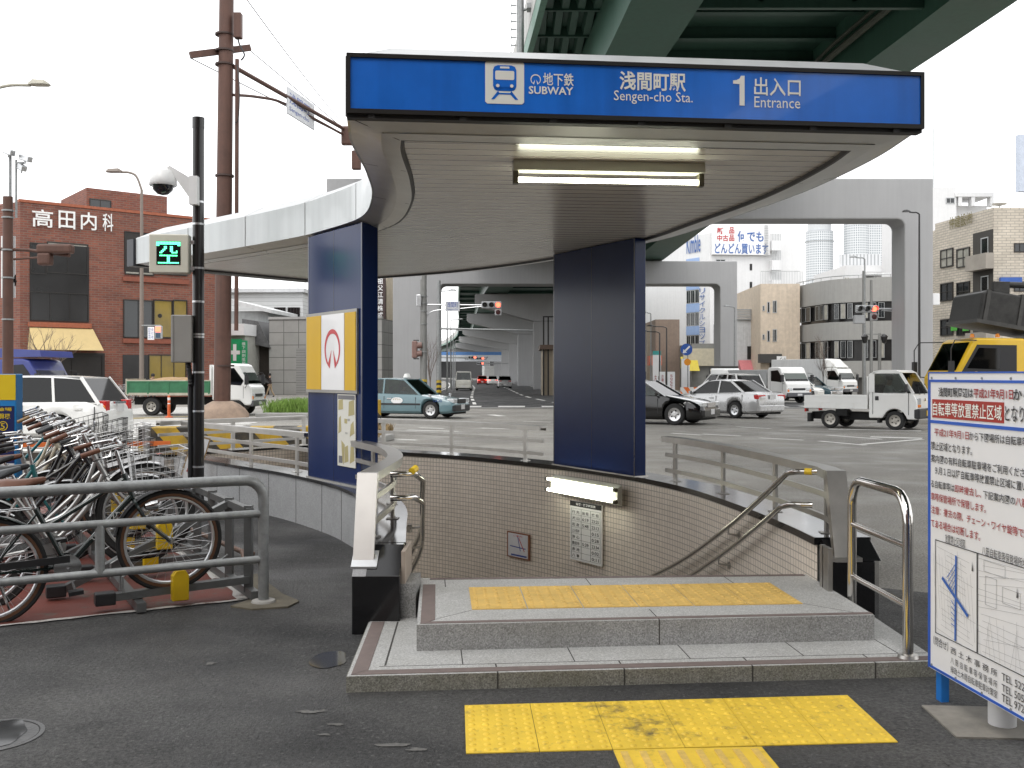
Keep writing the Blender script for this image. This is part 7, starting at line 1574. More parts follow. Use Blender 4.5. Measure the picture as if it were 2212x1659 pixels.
# ================================================================ poles, lamps, signals
m_brpole = M('rusty_brown_pole', (.105,.052,.038), .6, .2, var=.2, vs=2, streak=.2, dirt=((.20,.17,.15), 1.6, .68))
PB = 36.; bx = (487-CX)/F*PB; up = V((0,0,1))
t = thing('utility_pole', 'thick rusty brown steel pole with cross arm standing in a concrete mound', 'pole')
b = MB(); b.cyl((bx-.13,PB,0),(bx+.06,PB,17),.30,.25,n=24); b.build('shaft', m_brpole, t, smooth=40)
b = MB(); px_ = lambda v: bx + .0
for v in (75,110,140,380,585,790): z = CH + (810-v)/F*PB; b.lathe([(.315,z-.03),(.335,z-.03),(.335,z+.03),(.315,z+.03)], (bx-.03,PB,0), n=24)
b.build('band', M('dark_brown_band', (.05,.028,.022), .6), t, smooth=40)
ca0, ca1 = P(411,119,35.4), P(540,103,36.8); b = MB(); b.beam(ca0, ca1, .16, .22); b.build('cross_arm', m_brpole, t)
b = MB(); p = P(514,50,PB-.2); b.box(p.x-.12,p.x+.14,p.y-.15,p.y+.15,p.z-.55,p.z+.35); b.build('junction_box', m_brpole, t, bevel=.02)
b = MB(); b.tube([(bx+.42,PB-.1,3.2),(bx+.45,PB-.1,P(0,130,PB).z)], .075, 8); b.build('riser_pipe', m_brpole, t, smooth=40)
b = MB(); b.tube(cr([P(511,70,PB-.2), P(517,95,PB-.2), P(528,118,PB-.3), P(521,130,PB-.2)], 5), .03, 5); b.tube(cr([P(512,140,PB-.3), P(517,190,PB-.4), P(515,255,PB-.3), P(508,265,PB-.2)], 5), .02, 5); b.build('cable', trim, t)
pts = [(-.9,0),(-.75,.35),(-.4,.62),(.3,.66),(.62,.45),(1.05,0)]
b = MB(); r = random.Random(4); rings = []
for z, rr_ in ((0,.98),(.18,.92),(.38,.78),(.55,.58),(.66,.36)): rings.append([V((bx-.1 + rr_*(1+r.uniform(-.06,.06))*math.cos(k*math.pi/8), PB + rr_*.9*math.sin(k*math.pi/8), z)) for k in range(16)])
b.loft(rings); b.build('mound', M('sandy_concrete_mound', (.30,.22,.165), .9, var=.25, vs=3, bump=.4, bs=20), t, smooth=60)
# signal arm receding from the pole with the street name plate
b = MB(); q0, q1 = P(503,143,PB), P(742,278,44.5); b.tube([q0, q1], .085, 8); b.tube(cr([P(503,205,PB), P(560,210,38), P(620,226,40.2), P(740,290,44.5)], 4), .055, 8); b.build('signal_arm', m_brpole, t, smooth=40)
np_ = Pl(P(612,0,39.6).xy, (P(672,0,42.4)-P(612,0,39.6)).xy); sg = thing('street_name_plate', 'white street name plate hanging on the brown arm beside the canopy', 'sign')
A_, zt = np_.q(613,190); B_, zb = np_.q(672,262); zt2 = np_.q(640,205)[1]; zb2 = np_.q(640,262)[1]
b = MB(); pbox(b, np_, A_, B_, zb2, zt2, .10, .16); b.build('plate', M('white_name_plate', (.60,.61,.63), .4), sg, bevel=.02)
b = MB(); b.text('浅間町', np_.p(A_+.18, zb2+(zt2-zb2)*.42, .165), np_.t, (0,0,1), (B_-A_)*.75, (zt2-zb2)*.42, .01); b.text('Sengen-cho', np_.p(A_+.18, zb2+(zt2-zb2)*.12, .165), np_.t, (0,0,1), (B_-A_)*.72, (zt2-zb2)*.2, .01); b.build('lettering', M('plate_blue_text', (.10,.14,.38), .5), sg, fix=False)
t = thing('traffic_signal', 'brown traffic signal seen from behind at the end of the brown arm', 'traffic light'); p = P(752,285,44.6)
b = MB(); b.box(p.x-.30,p.x+.9,p.y-.15,p.y+.15,p.z-.6,p.z+.25); b.build('housing', m_brpole, t, bevel=.08); b = MB(); p2 = P(770,345,44.6); b.box(p2.x-.2,p2.x+.2,p2.y-.15,p2.y+.15,p2.z-.45,p2.z+.4); b.build('arrow_housing', m_brpole, t, bevel=.05)
# overhead wires
def wire(label, a, c, sag, r=.012):
    a, c = V(a), V(c); b = MB(); b.tube([a.lerp(c, k/14) - up*(sag*4*(k/14)*(1-k/14)) for k in range(15)], r, 4); tag(b.build('wire', M('wire_black', (.03,.03,.032), .6)), label, 'wire')
wire('thin stay wire from the left end of the cross arm down to the brown arm', ca0 - up*.1, P(738,290,44.5), .0, .02)
wire('thin wire from the right end of the cross arm down to the brown arm end', ca1 - up*.1, P(735,272,44.5), .0, .02)
wire('long thin wire rising from the brown arm end out of the top of the photo', P(736,262,44.5), P(505,-40,26), .1, .016)
# left edge pole with cameras and signal
D2 = 26.; t = thing('camera_pole', 'brown pole with silver cameras on top at the left picture edge', 'pole'); x0 = (17-CX)/F*D2
b = MB(); b.cyl((x0,D2,0),(x0,D2,P(0,425,D2).z),.14,.12,n=14); b.build('shaft', m_brpole, t, smooth=40)
b = MB()
for v in (455,470,540,600,690): z = P(0,v,D2).z; b.lathe([(.13,z-.02),(.15,z-.02),(.15,z+.02),(.13,z+.02)], (x0,D2,0), n=14)
b.build('band', galv, t)
b = MB(); b.cyl(P(22,470,D2),P(22,335,D2),.04,n=8); b.cyl(P(35,470,D2),P(35,345,D2),.03,n=8); b.beam(P(35,352,D2),P(52,352,D2),.05,.05); b.build('mast', galv, t)
for u, v, w_ in ((20,328,12),(56,342,14),(48,362,7)):
    b = MB(); b.beam(P(u-w_*.8,v-3,D2), P(u+w_*.7,v+3,D2-.15), .15, .15); b.beam(P(u-2,v+4,D2),P(u-2,v+12,D2),.05,.05); b.build('camera', alu, t, bevel=.02)
b = MB(); b.tube([P(0,538,D2),P(60,540,D2),P(150,552,D2-.6)], .045, 7); b.tube([P(30,560,D2),P(100,555,D2-.4)], .03, 6); b.build('signal_arm', m_brpole, t, smooth=40)
b = MB(); p = P(120,538,D2-.6); b.box(p.x-.45,p.x+.45,p.y-.14,p.y+.14,p.z-.12,p.z+.12); b.build('signal_hood', m_brpole, t, bevel=.06); b = MB(); p = P(98,560,D2-.6); b.box(p.x-.17,p.x+.17,p.y-.14,p.y+.14,p.z-.16,p.z+.16); b.build('signal_back', m_brpole, t, bevel=.06)
b = MB(); p0 = P(14,510,D2+.25); b.box(p0.x-.13,p0.x+.24,p0.y-.03,p0.y+.0,P(0,642,D2).z,p0.z); b.build('name_plate', wpan, t)
b = MB(); b.text('4', (p0.x+.15,p0.y-.035,P(0,616,D2).z), (1,0,0), (0,0,1), .14, .30, .02); b.build('plate_text', ink, t, fix=False)
# street lamps
def lamp(label, u, vtop, d, arm, h=None, mat=None, head=.55, r=.06, group='street lamps', curve=.5):
    """arm: signed length of the arm in metres"""
    m = mat or galv; t = thing('street_lamp', label, 'street lamp', group=group); x = (u-CX)/F*d; z = CH + (810-vtop)/F*d; s = 1 if arm > 0 else -1
    b = MB(); b.tube([(x,d,0),(x,d,z*.5),(x,d,z-curve)], [r*1.3,r,r*.7], 10); b.tube(cr([(x,d,z-curve),(x+arm*.25,d,z-curve*.25),(x+arm*.6,d,z-.02),(x+arm,d,z)], 5), r*.6, 8); b.build('post', m, t, smooth=50)
    b = MB(); b.loft([[V((x+arm*1.0+s*dx, d+y*w_, z+dz)) for y, dz in ((-1,0),(1,0),(.7,h_),(-.7,h_))] for dx, w_, h_ in ((-.05,.06*r/.06,.05*r/.06),(.12,.13*r/.06,.11*r/.06),(head*.8,.14*r/.06,.09*r/.06),(head,.07*r/.06,.03*r/.06))]); b.build('lamp_head', m, t, bevel=.01)
    return t
m_brl = M('grey_brown_lamp_paint', (.20,.165,.14), .5, var=.08)
lamp('grey brown street lamp leaning left in front of the brick clinic', 306, 372, 56, -1.15, mat=m_brl, head=.85, r=.11, curve=1.0)
lamp('tall curved street lamp entering from the left picture edge against the sky', -62, 184, 32, 1.9, mat=M('cream_grey_lamp', (.42,.40,.33), .5), head=.62, r=.09, curve=1.2)
lamp('slim black street lamp standing in front of the near portal leg', 1986, 458, 44, -.45, mat=m_bpole, head=.30, r=.055, curve=.1)
lamp('tall grey street lamp in front of the grey office', 1868, 556, 62, -.55, mat=galv, head=.4, curve=.1)
lamp('grey street lamp beside the second portal leg', 1587, 662, 68, -.35, mat=galv, head=.4, curve=.1)
lamp('left of two dark street lamps near the brown house', 1425, 716, 70, -.9, mat=m_bpole, head=.5, curve=.12)
lamp('taller of two dark street lamps near the brown house', 1440, 705, 74, -1.0, mat=m_bpole, head=.5, curve=.12)
lamp('thin grey street lamp behind the brown house front', 1406, 676, 88, -.3, mat=galv, head=.5, curve=.1)
for k, (u, v, d, lab) in enumerate(((945,628,72,'nearest'),(966,660,90,'second'),(974,690,112,'third'),(979,714,140,'fourth'),(983,735,175,'farthest'))):
    lamp('%s of the grey lamps along the left kerb of the far road' % lab, u, v, d, .9, mat=galv, head=.5, curve=.12, r=.07, group='grey lamps along the far road')
# signal pole with name plate across the junction
def signal_head(t, x, y, z, n=3, lit=2, sz=.36, arrow=True, m=None, dirx=1):
    m = m or M('signal_grey', (.42,.43,.44), .5)
    b = MB(); b.box(x, x+n*sz, y, y+.16, z-sz*.52, z+sz*.52); b.build('housing', m, t, bevel=.05)
    for k in range(n):
        cx = x + sz*(k+.5); b = MB(); b.lathe([(sz*.36,-.012),(0,-.02)], (cx,y,z), 'y', 16, cap=False); b.build('lens', red_lamp if k == lit else M('dark_lens', (.02,.02,.02), .3), t)
        b = MB(); nn = 12; vs = []; 
        for i in range(nn+1):
            a = math.pi*(i/nn)*1.3 - .15*math.pi; vs += [(cx + sz*.40*math.cos(a), y, z + sz*.40*math.sin(a)), (cx + sz*.40*math.cos(a), y-.22, z + sz*.38*math.sin(a))]
        b.add(vs, [(2*i,2*i+1,2*i+3,2*i+2) for i in range(nn)]); b.build('visor', m, t, fix=False)
    if arrow:
        cx = x + sz*(lit+.5); b = MB(); b.box(cx-sz*.5, cx+sz*.5, y, y+.16, z-sz*1.6, z-sz*.6); b.build('arrow_housing', m, t, bevel=.05); b = MB(); b.lathe([(sz*.36,-.012),(0,-.02)], (cx,y,z-sz*1.1), 'y', 16, cap=False); b.build('arrow_lens', M('dark_red_lens', (.06,.015,.015), .3), t)
D3 = 56.; t = thing('signal_pole', 'concrete pole with signal arm and name plate across the junction beside the left portal leg', 'pole')
m_cpole = M('concrete_pole', (.22,.22,.21), .8, var=.12, streak=.15); x = (916-CX)/F*D3
b = MB(); b.cyl((x,D3,0),(x,D3,8.2),.17,.14,n=14); b.build('shaft', m_cpole, t, smooth=40); b = MB(); b.cyl((x-.15,D3+.35,0),(x-.15,D3+.35,7.0),.11,.09,n=10); b.build('second_shaft', m_cpole, t, smooth=40)
b = MB(); b.cyl((x,D3,.02),(x,D3,1.35),.175,n=14); b.build('striped_sleeve', m_stripes('pole_stripes', ((.55,.38,.02),(.02,.02,.02)), .28, (0,.3,.95), .6, .15), t, smooth=40)
b = MB(); b.cyl(P(918,658,D3),P(1040,659,D3),.04,n=8); b.tube(cr([P(918,690,D3),P(935,672,D3),P(990,667,D3),P(1040,662,D3)],4),.03,6); b.build('signal_arm', alu, t, smooth=40)
b = MB(); p = P(908,720,D3); 
for v in (640,655,672,700,760): z = P(0,v,D3).z; b.lathe([(.16,z-.02),(.2,z-.02),(.2,z+.02),(.16,z+.02)], (x,D3,0), n=12)
b.build('band', galv, t)
b = MB(); p = P(919,650,D3-.2); b.box(p.x-.5,p.x-.25,p.y-.1,p.y+.1,p.z-.3,p.z+.35); b.build('meter_box', alu, t, bevel=.03)
sg = thing('street_name_plate', 'small white street name plate on the signal arm across the junction', 'sign'); pp2 = Pl((0, D3-.08), (1,0)); A_, zt = pp2.q(962,651); B_, zb = pp2.q(993,672)
b = MB(); pbox(b, pp2, A_, B_, zb, zt, -.03, 0); b.build('plate', MC['white_name_plate'], sg); b = MB(); b.ptext(pp2, '浅間町', 965, 652, 990, 664, .004, .01); b.ptext(pp2, 'Sengen-cho', 966, 666, 989, 671, .004); b.build('lettering', MC['plate_blue_text'], sg, fix=False)
t = thing('traffic_signal', 'grey horizontal traffic signal showing red on the arm across the junction', 'traffic light'); p = P(1040,658.5,D3-.1); signal_head(t, p.x, p.y, p.z, 3, 2, .375)
t = thing('traffic_signal', 'brown two lens signal seen side on at the concrete pole', 'traffic light'); p = P(897,755,D3-.1); m_sb = M('brown_signal_paint', (.22,.13,.11), .5)
b = MB(); b.box(p.x-.18,p.x+.12,p.y-.18,p.y+.18,p.z-.48,p.z+.48); b.build('housing', m_sb, t, bevel=.06)
b = MB()
for dz in (-.24,.22): b.cyl((p.x+.1,p.y,p.z+dz),(p.x+.38,p.y,p.z+dz+.03),.17,n=12)
b.build('visor', m_sb, t, smooth=40)
b = MB(); b.tube([P(905,735,D3),P(893,735,D3-.1)], .03, 6); b.tube([P(905,775,D3),P(893,775,D3-.1)], .03, 6); b.build('bracket', m_bpole, t)
t = thing('gantry_pole', 'grey pole with a long horizontal pipe arm in front of the hammerhead piers', 'pole'); D4 = 60.
b = MB(); xx = (948-CX)/F*D4; b.cyl((xx,D4,0),(xx,D4,7.3),.15,.11,n=12); b.cyl((xx,D4,4.4),P(1152,714,D4),.06,n=8); b.build('shaft', galv, t, smooth=40)
b = MB(); b.cyl((xx,D4,.02),(xx,D4,1.3),.155,n=12); b.build('striped_sleeve', MC.setdefault('ps2', bpy.data.materials['pole_stripes']), t, smooth=40)
for v, dd_, u in ((663,150,1027),(665,160,1045),(700-1-0,0,0)):
    if dd_: 
        u0 = u; t = thing('traffic_signal', ('left' if u0 == 1027 else 'right') + ' of the two far small red signals under the viaduct', 'traffic light'); p = P(u0-16, v+109, dd_); signal_head(t, p.x, p.y, p.z, 3, 2, .42, False); b = MB(); b.cyl((p.x-.0,p.y+.1,p.z),(p.x-6,p.y+.1,p.z+.1),.06); b.cyl((p.x-6,p.y+.1,p.z+.1),(p.x-6,p.y+.1,0),.09); b.build('post', galv, t)
t = thing('traffic_signal', 'far single red signal below the footbridge on the far road', 'traffic light'); p = P(1030, 785, 215); signal_head(t, p.x, p.y, p.z, 3, 2, .5, False); b = MB(); b.cyl((p.x+1.6,p.y+.1,p.z),(p.x+8,p.y+.1,p.z),.07); b.cyl((p.x+8,p.y+.1,p.z),(p.x+8,p.y+.1,0),.1); b.build('post', galv, t)
# right signal
D5 = 47.; t = thing('signal_pole', 'grey pole with brown name plate arm at the tan brick building', 'pole'); xx = (2009-CX)/F*D5
b = MB(); b.cyl((xx,D5,0),(xx,D5,P(0,612,D5).z),.11,.09,n=12); b.build('shaft', m_cpole, t, smooth=40)
b = MB(); b.cyl(P(1896,667,D5),P(2009,668,D5),.035,n=8); b.tube(cr([P(1905,670,D5),P(1960,676,D5),P(1998,684,D5),P(2006,700,D5)],4),.028,6); b.build('signal_arm', alu, t, smooth=40)
b = MB(); p = P(2017,650,D5-.1); b.box(p.x-.08,p.x+.25,p.y-.1,p.y+.1,p.z-.2,p.z+.35); b.build('meter_box', wpan, t, bevel=.03)
sg = thing('street_name_plate', 'brown street name plate on the arm of the right signal pole', 'sign'); pp3 = Pl((0, D5-.06), (1,0)); A_, zt = pp3.q(1939,662); B_, zb = pp3.q(1978,679); b = MB(); pbox(b, pp3, A_, B_, zb, zt, -.03, 0); b.build('plate', M('brown_plate', (.17,.08,.045), .5), sg); b = MB(); b.ptext(pp3, '浅 間 町', 1945, 665, 1972, 676, .004, .01); b.build('lettering', M('dull_purple_text', (.07,.04,.10), .5), sg, fix=False)
t = thing('traffic_signal', 'grey horizontal traffic signal showing red in front of the grey office', 'traffic light'); p = P(1849,667,D5-.1); signal_head(t, p.x, p.y, p.z, 3, 2, .345); b = MB(); q_ = P(1850,690,D5); b.box(q_.x-.1,q_.x+.4,q_.y-.05,q_.y+.2,q_.z-.2,q_.z+.2); b.build('sensor_box', M('signal_grey', (.42,.43,.44), .5), t, bevel=.04)
# pedestrian signal on the brown lamp
t = thing('pedestrian_signal', 'pedestrian signal showing red beside a white text plate at the brick clinic', 'traffic light'); D6 = 55.6; p = P(343,718,D6)
b = MB(); b.box(p.x-.19,p.x+.19,p.y-.12,p.y+.12,p.z-.36,p.z+.36); b.build('housing', M('signal_grey', (.42,.43,.44), .5), t, bevel=.04)
b = MB(); b.box(p.x-.14,p.x+.14,p.y-.135,p.y-.12,p.z+.03,p.z+.31); b.build('lit_lens', red_lamp, t); b = MB(); b.box(p.x-.14,p.x+.14,p.y-.135,p.y-.12,p.z-.31,p.z-.03); b.build('dark_lens', M('blue_dark_lens', (.03,.06,.10), .3), t)
b = MB(); b.cyl(P(306,703,D6),P(348,703,D6),.03,n=6); b.build('bracket', galv, t)
pp4 = Pl((0, D6-.1), (1,0)); A_, zt = pp4.q(319,706); B_, zb = pp4.q(333,734); b = MB(); pbox(b, pp4, A_, B_, zb, zt, -.02, 0); b.build('text_plate', wpan, t); b = MB(); b.text('歩行者', pp4.p(A_+.2,zb+.05,.004), pp4.t, (0,0,1), .12, .62, vert=True); b.text('自転車専用', pp4.p(A_+.04,zb+.05,.004), pp4.t, (0,0,1), .12, .62, vert=True); b.build('plate_text', MC['plate_blue_text'], t, fix=False)
# blue round sign and orange disc
D7 = 52.; t = thing('keep_left_sign', 'round blue road sign with white arrow above an orange disc', 'road sign'); rp_ = Pl((0, D7), (1,0)); a_, z_c = rp_.q(1483,755)
b = MB(); b.cyl((a_+.08,D7+.08,0),(a_+.08,D7+.08,z_c+.2),.035,n=8); b.build('post', galv, t); b = MB(); b.disc(rp_, a_, z_c, .31, .0, .02, 28); b.build('blue_disc', M('road_sign_blue', (.015,.09,.40), .4), t)
b = MB(); w_ = .05
pline(b, rp_, (a_+.17,z_c+.17), (a_-.08,z_c-.08), .09, .006); b.add([rp_.p(a_-.2,z_c-.2,.006), rp_.p(a_+.02,z_c-.16,.006), rp_.p(a_-.16,z_c+.02,.006)], [(0,1,2)]); b.build('arrow', wpan, t, fix=False)
a2, z2 = rp_.q(1485,782); b = MB(); b.disc(rp_, a2, z2, .18, .0, .02, 24); b.build('orange_disc', M('orange_reflector', (.75,.28,.01), .4), t)
# barrier and standing boards at the road works
t = thing('stripe_barrier', 'orange and white striped barrier behind the black saloon', 'barrier'); b = MB(); b.box(0,1.9,-.04,.04,.75,1.05); b.build('bar', m_stripes('orange_white_stripes', ((.72,.16,.02),(.7,.7,.68)), .36, (.8,0,.6), .5, .05), t)
t.location = (P(1470,0,45).x, 45, 0); b = MB(); b.beam((.2,0,0),(.2,0,.9),.05,.05); b.beam((1.7,0,0),(1.7,0,.9),.05,.05); b.build('leg', galv, t)
for i, (u0, v0, u1, d, lab, tx_) in enumerate(((1410,803,1422,60,'left small white notice board in the row behind the black saloon','お願い'),(1425,803,1437,60,'middle white notice board with red writing behind the black saloon','お願い 自転車'),(1442,803,1458,58,'right white notice board with red writing behind the black saloon','50ccを超える'),(1472,775,1490,66,'white timetable board on posts behind the round blue sign',''),(1410,758,1428,75,'pale notice panel with green top beside the dark lamps',''))):
    pb_ = Pl((0, d), (1,0)); A_, zt = pb_.q(u0, v0); B_ = pb_.a(u1); t = thing('notice_board', lab, 'notice board'); zb_ = .1 if i < 3 else zt - 1.9
    b = MB(); pbox(b, pb_, A_, B_, zb_, zt, -.03, 0); b.build('panel', wpan, t)
    b = MB(); pbox(b, pb_, A_, A_+.05, 0, zt, -.08, -.03); pbox(b, pb_, B_-.05, B_, 0, zt, -.08, -.03); b.build('post', galv, t)
    if i == 4: b = MB(); b.rect(pb_, A_, B_, zt-.3, zt, .004); b.build('green_top', M('teal_top', (.05,.35,.33), .5), t)
    if tx_: b = MB(); b.text(tx_.replace(' ',''), pb_.p((A_+B_)/2-.06, .25, .004), pb_.t, (0,0,1), .14, zt-.4, .01, vert=True); b.build('lettering', m_txr, t, fix=False)
# lantern pole pair, plain poles
t = thing('lantern_pole', 'grey pole with two hanging black lanterns in front of the grey office', 'street lamp'); D8 = 60.; xx = (1882-CX)/F*D8
b = MB(); b.cyl((xx,D8,0),(xx,D8,P(0,605,D8).z),.10,.08,n=10); b.beam(P(1866,722,D8),P(1912,722,D8),.05,.05); b.build('post', m_cpole, t, smooth=40)
for u in (1868,1910): b = MB(); p = P(u,733,D8); b.lathe([(0,.35),(.12,.28),(.24,.16),(.20,.12),(.13,-.2),(.04,-.25),(0,-.25)], p, n=8); b.build('lantern', m_bpole, t)
for u, v, d, lab in ((1866,585,64,'plain grey concrete pole left of the lantern pole'),(1900,720,66,'short grey pole right of the lantern pole')):
    b = MB(); xx = (u-CX)/F*d; b.cyl((xx,d,0),(xx,d,P(0,v,d).z),.12,.10,n=10); tag(b.build('concrete_pole', m_cpole, None, smooth=40), lab, 'pole')
# orange delineator post
D9 = 37.5; xx = (365-CX)/F*D9; t = thing('delineator_post', 'orange road delineator post behind the sand lorry wheel', 'bollard'); m_or = M('orange_plastic', (.62,.12,.03), .45)
b = MB(); b.lathe([(.16,0),(.15,.03),(.06,.06),(.05,.8),(.045,.83),(0,.84)], (xx,D9,0), n=14); b.build('tube', m_or, t, smooth=40); b = MB()
for z in (.45,.65): b.lathe([(.052,z),(.054,z+.01),(.054,z+.09),(.052,z+.1)], (xx,D9,0), n=14, cap=False)
b.build('reflective_band', wpan, t, smooth=40)
# kerb islands with grass
m_soil = M('dry_soil', (.10,.075,.05), .95, var=.3, vs=6); m_grass = M('fresh_grass', (.19,.31,.06), .7, var=.35, vs=5); m_dgrass = M('dry_grass', (.27,.19,.09), .8, var=.3, vs=6)
def island(x0, x1, y0, y1, name='kerb_island'):
    b = MB(); b.prism([(x0,y0),(x1,y0),(x1+.3,(y0+y1)/2),(x1,y1),(x0,y1)], 0, .16); return struct(b.build(name, kerb, None, bevel=.03))
def grass(label, x0, x1, y0, y1, n, h, mat, seed, w=.02):
    r = random.Random(seed); b = MB()
    for _ in range(n):
        x, y = r.uniform(x0,x1), r.uniform(y0,y1); a = r.uniform(0,6.3); hh = h*r.uniform(.5,1.15); dx, dy = math.cos(a)*w, math.sin(a)*w; lx, ly = r.uniform(-.5,.5)*hh, r.uniform(-.5,.5)*hh
        b.add([(x-dx,y-dy,.15),(x+dx,y+dy,.15),(x+lx*.4+dx*.6,y+ly*.4+dy*.6,.15+hh*.6),(x+lx,y+ly,.15+hh)], [(0,1,2),(0,2,3)])
    o = b.build('grass', mat, None, fix=False); o['kind'] = 'stuff'; o['label'] = label; return o
island(-9.7, -6.9, 37.6, 43, 'kerb_island'); grass('fresh green grass growing in the traffic island left of the blue column', -9.5, -7.1, 38, 42.6, 2200, .5, m_grass, 1)
island(-4.9, -3.2, 22.5, 26.5, 'kerb_island'); grass('dry brown grass on the small kerb island below the taxi', -4.8, -3.1, 22.7, 26.2, 1500, .22, m_dgrass, 2)
t = thing('hazard_board', 'black and yellow chevron board on the small kerb island beside the taxi', 'barrier', (-3.8, 26.2, 0)); b = MB(); b.box(-.55,.35,-.05,.05,.16,.95); b.build('board', m_haz, t, bevel=.02)
# hedge beside the far road
def leaves(b, c, rx, ry, rz, n, s, r):
    for _ in range(n):
        while True:
            x, y, z = r.uniform(-1,1), r.uniform(-1,1), r.uniform(-1,1)
            if x*x+y*y+z*z <= 1: break
        p = V((c[0]+x*rx, c[1]+y*ry, c[2]+z*rz)); u = V((r.uniform(-1,1),r.uniform(-1,1),r.uniform(-1,1))).normalized(); v = u.cross(V((r.uniform(-1,1),r.uniform(-1,1),1))).normalized(); k = s*r.uniform(.6,1.3)
        b.add([p-u*k, p+v*k*.5, p+u*k, p-v*k*.5], [(0,1,2,3)])
m_leaf = M('hedge_leaf', (.055,.13,.025), .6, var=.4, vs=2); r = random.Random(9)
for i, (x, y, rr_, h) in enumerate(((-9.2,57,.8,.8),(-8.7,61,.8,.9),(-8.3,65,.8,.75),(-8.1,69,.9,.9),(-8.0,74,.9,.8),(-8.0,80,.9,.9))):
    t = thing('shrub', ('nearest','second','third','fourth','fifth','farthest')[i] + ' of the green kerbside shrubs left of the far road', 'shrub', group='kerbside shrubs'); b = MB(); leaves(b, (x,y,h*.75), rr_, 2.2, h*.75, 420, .14, r); b.build('foliage', m_leaf, t, fix=False); b = MB(); b.tube([(x,y,0),(x+.05,y,h*.8)], .04, 5); b.build('stem', m_brpole, t)
m_leaf2 = M('median_grass', (.10,.16,.035), .7, var=.4, vs=2); b = MB(); leaves(b, (8.2,95,.55), 2.0, 22, .4, 1500, .25, r); o = b.build('ground_cover', m_leaf2, None, fix=False); o['kind'] = 'stuff'; o['label'] = 'low green ground cover on the median behind the pale wall'
# bare trees
def bare_tree(label, x, y, h, seed, spread=.5, r0=.09):
    r = random.Random(seed); t = thing('bare_tree', label, 'tree'); mb_ = M('bare_bark', (.16,.125,.105), .8, var=.2); b = MB(); tw = MB()
    def grow(p, d, L, rad, lev):
        pts = [p]; q = p
        for k in range(3): d = (d + V((r.uniform(-1,1),r.uniform(-1,1),r.uniform(-.2,.5)))*.14).normalized(); q = q + d*(L/3); pts.append(q)
        (b if lev < 2 else tw).tube(pts, [rad, rad*.85, rad*.7, rad*.55], 6 if lev < 2 else 4)
        if lev < 4:
            for k in range(4 if lev < 2 else 3):
                a = r.uniform(0,6.28); s_ = r.uniform(.45,.85)*spread*1.6; nd_ = (d + V((math.cos(a)*s_, math.sin(a)*s_, r.uniform(.0,.3)))).normalized(); st_ = pts[r.choice((1,2,3,3))]; grow(st_, nd_, L*r.uniform(.55,.78), rad*.5, lev+1)
    grow(V((x,y,0)), V((0,0,1)), h*.36, r0, 0); b.build('trunk', mb_, t, smooth=50); tw.build('twigs', mb_, t, fix=False)
bare_tree('bare leafless tree with pale twigs in front of the brick clinic', (100-CX)/F*50, 50, 5.4, 5, .62, .09)
bare_tree('thin bare sapling beside the concrete signal pole', (931-CX)/F*60, 60, 4.8, 8, .3, .05)
bare_tree('small bare tree in front of the grey office ground floor', (1785-CX)/F*72, 72, 5.0, 12, .4, .06)
# a few bicycles by the clinic
for k, (u, lab) in enumerate(((268,'small black bicycle parked by the brick clinic entrance, left one'),(285,'small silver bicycle parked by the brick clinic entrance, right one'))):
    c = copy_tree(bikes[4 if k == 0 else 6]); c.location = ((u-CX)/F*57, 57, 0); c.rotation_euler = (0,0,R(150+40*k)); c['label'] = lab; c['group'] = 'bicycles at the clinic'
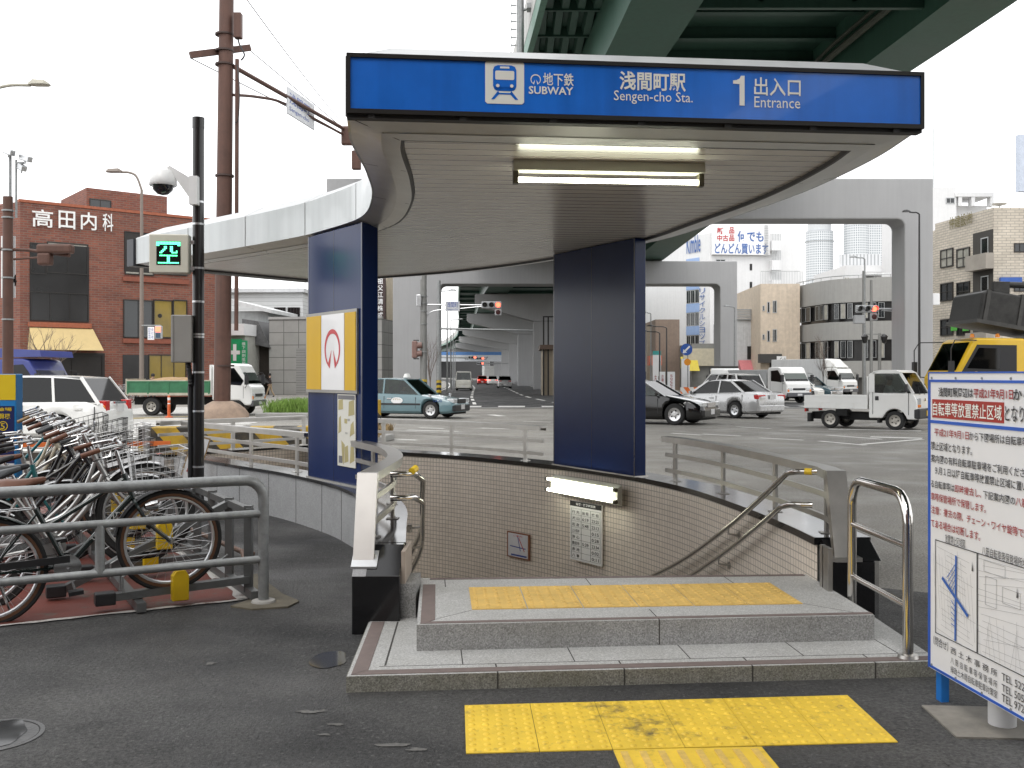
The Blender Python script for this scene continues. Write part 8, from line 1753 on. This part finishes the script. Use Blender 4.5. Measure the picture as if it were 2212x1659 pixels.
# people far away
def person(label, x, y, h, face, top, bottom, hair, stride=.25, seat=None):
    t = thing('person', label, 'person', (x, y, seat or 0), face); k = h/1.72
    skin = M('skin', (.42,.26,.18), .6)
    me = bpy.data.meshes.new('body'); J = {}
    vs, es, rd = [], [], []
    def jt(n, p, r_): J[n] = len(vs); vs.append(V(p)*k); rd.append(r_*k)
    def ln(a, c): es.append((J[a], J[c]))
    jt('pelvis',(0,0,.92),.13); jt('waist',(0,0,1.08),.12); jt('chest',(.02,0,1.30),.145); jt('neck',(.03,0,1.46),.055); jt('head',(.05,0,1.60),.095); jt('crown',(.05,0,1.68),.075)
    for s, nm in ((1,'l'),(-1,'r')):
        st_ = stride*s
        jt('hip'+nm,(0,.09*s,.86),.095); jt('knee'+nm,(.10*s*stride*4+.05,.10*s,.48),.065); jt('ank'+nm,(st_,.10*s,.09),.045); jt('toe'+nm,(st_+.15,.11*s,.04),.04)
        jt('sho'+nm,(.02,.18*s,1.39),.06); jt('elb'+nm,(-.12*s,.23*s,1.13),.045); jt('wri'+nm,(-.12*s+.10,.23*s,.90),.033); jt('han'+nm,(-.12*s+.14,.23*s,.82),.035)
    for a, c in (('pelvis','waist'),('waist','chest'),('chest','neck'),('neck','head'),('head','crown')): ln(a, c)
    for nm in 'lr':
        for a, c in (('pelvis','hip'),('hip','knee'),('knee','ank'),('ank','toe')): ln(a if a == 'pelvis' else a+nm, c+nm)
        for a, c in (('chest','sho'),('sho','elb'),('elb','wri'),('wri','han')): ln(a if a == 'chest' else a+nm, c+nm)
    if seat is not None:                          # sitting, hands on the wheel
        for n_, p in dict(pelvis=(0,0,.02), waist=(-.02,0,.18), chest=(.0,0,.40), neck=(.03,0,.56), head=(.06,0,.70), crown=(.06,0,.78)).items(): vs[J[n_]] = V(p)*k
        for s, nm in ((1,'l'),(-1,'r')):
            for n_, p in dict(hip=(.05,.09*s,.0), knee=(.46,.12*s,.10), ank=(.62,.12*s,-.28), toe=(.74,.12*s,-.30), sho=(0,.18*s,.49), elb=(.18,.24*s,.24), wri=(.40,.17*s,.33), han=(.47,.14*s,.38)).items(): vs[J[n_+nm]] = V(p)*k
    me.from_pydata([tuple(v) for v in vs], es, []); o = bpy.data.objects.new('body', me); C.objects.link(o)
    md = o.modifiers.new('skin', 'SKIN'); sv = me.skin_vertices[0] if me.skin_vertices else None
    if sv is None:
        bpy.context.view_layer.update(); bm = bmesh.new(); bm.from_mesh(me); bm.verts.layers.skin.verify(); bm.to_mesh(me); bm.free(); sv = me.skin_vertices[0]
    for i, d in enumerate(sv.data): d.radius = (rd[i], rd[i]*(1.25 if i in (0,1,2) else 1)); d.use_root = i == 0
    ss_ = o.modifiers.new('sub', 'SUBSURF'); ss_.levels = 1; ss_.render_levels = 1
    dg = bpy.context.evaluated_depsgraph_get(); m2 = bpy.data.meshes.new_from_object(o.evaluated_get(dg), depsgraph=dg)
    bpy.data.objects.remove(o); b_ = bpy.data.objects.new('body', m2); C.objects.link(b_); b_.parent = t
    for m in (skin, top, bottom, trim): m2.materials.append(m)
    for p in m2.polygons:
        z = p.center.z/k; x_ = abs(p.center.y)/k; p.use_smooth = True
        z += .90 if seat is not None else 0; p.material_index = 0 if z > 1.43 else (3 if z < .10 else (2 if z < .95 and x_ < .19 else (1 if z > .93 else 0)))
    b = MB(); b.lathe([(.102,-.02),(.108,.05),(.095,.12),(.05,.155),(0,.16)], V((.035,0,1.60) if seat is None else (.045,0,.70))*k, n=14); b.build('hair', hair, t, smooth=60)
    return t
m_hair = M('black_hair', (.012,.010,.009), .6)
person('person in dark jacket and beige trousers walking past the grey clad building', (584-CX)/F*72, 72, 1.7, 180, M('dark_jacket', (.04,.03,.03), .7), M('beige_trousers', (.40,.30,.19), .8), m_hair, .28)
person('person in dark clothes standing at the clinic entrance behind the sand lorry', (330-CX)/F*58, 58, 1.65, -60, M('dark_coat', (.025,.025,.03), .7), M('dark_trousers', (.03,.03,.035), .8), m_hair, .05)
for k, u in enumerate((1716, 1722)): person(('left' if k == 0 else 'right') + ' of two people in dark clothes in front of the grey office', (u-CX)/F*78, 78, 1.68, -90, M('dark_coat', (.025,.025,.03), .7), M('dark_trousers', (.03,.03,.035), .8), m_hair, .08)
def in_car(loc, rz, x, y): c, s_ = math.cos(R(rz)), math.sin(R(rz)); return loc[0] + c*x - s_*y, loc[1] + s_*x + c*y
x, y = in_car((10.72,30.0), -39, .72, -.34); person('person in a light shirt driving the small white pickup truck', x, y, 1.66, -39, M('light_shirt', (.55,.56,.58), .8), MC['dark_trousers'], m_hair, 0, seat=.80)
x, y = in_car((-4.05,37.55), -20, .12, -.36); person('person in a white shirt driving the pale teal taxi', x, y, 1.66, -20, MC['light_shirt'], MC['dark_trousers'], m_hair, 0, seat=.50)
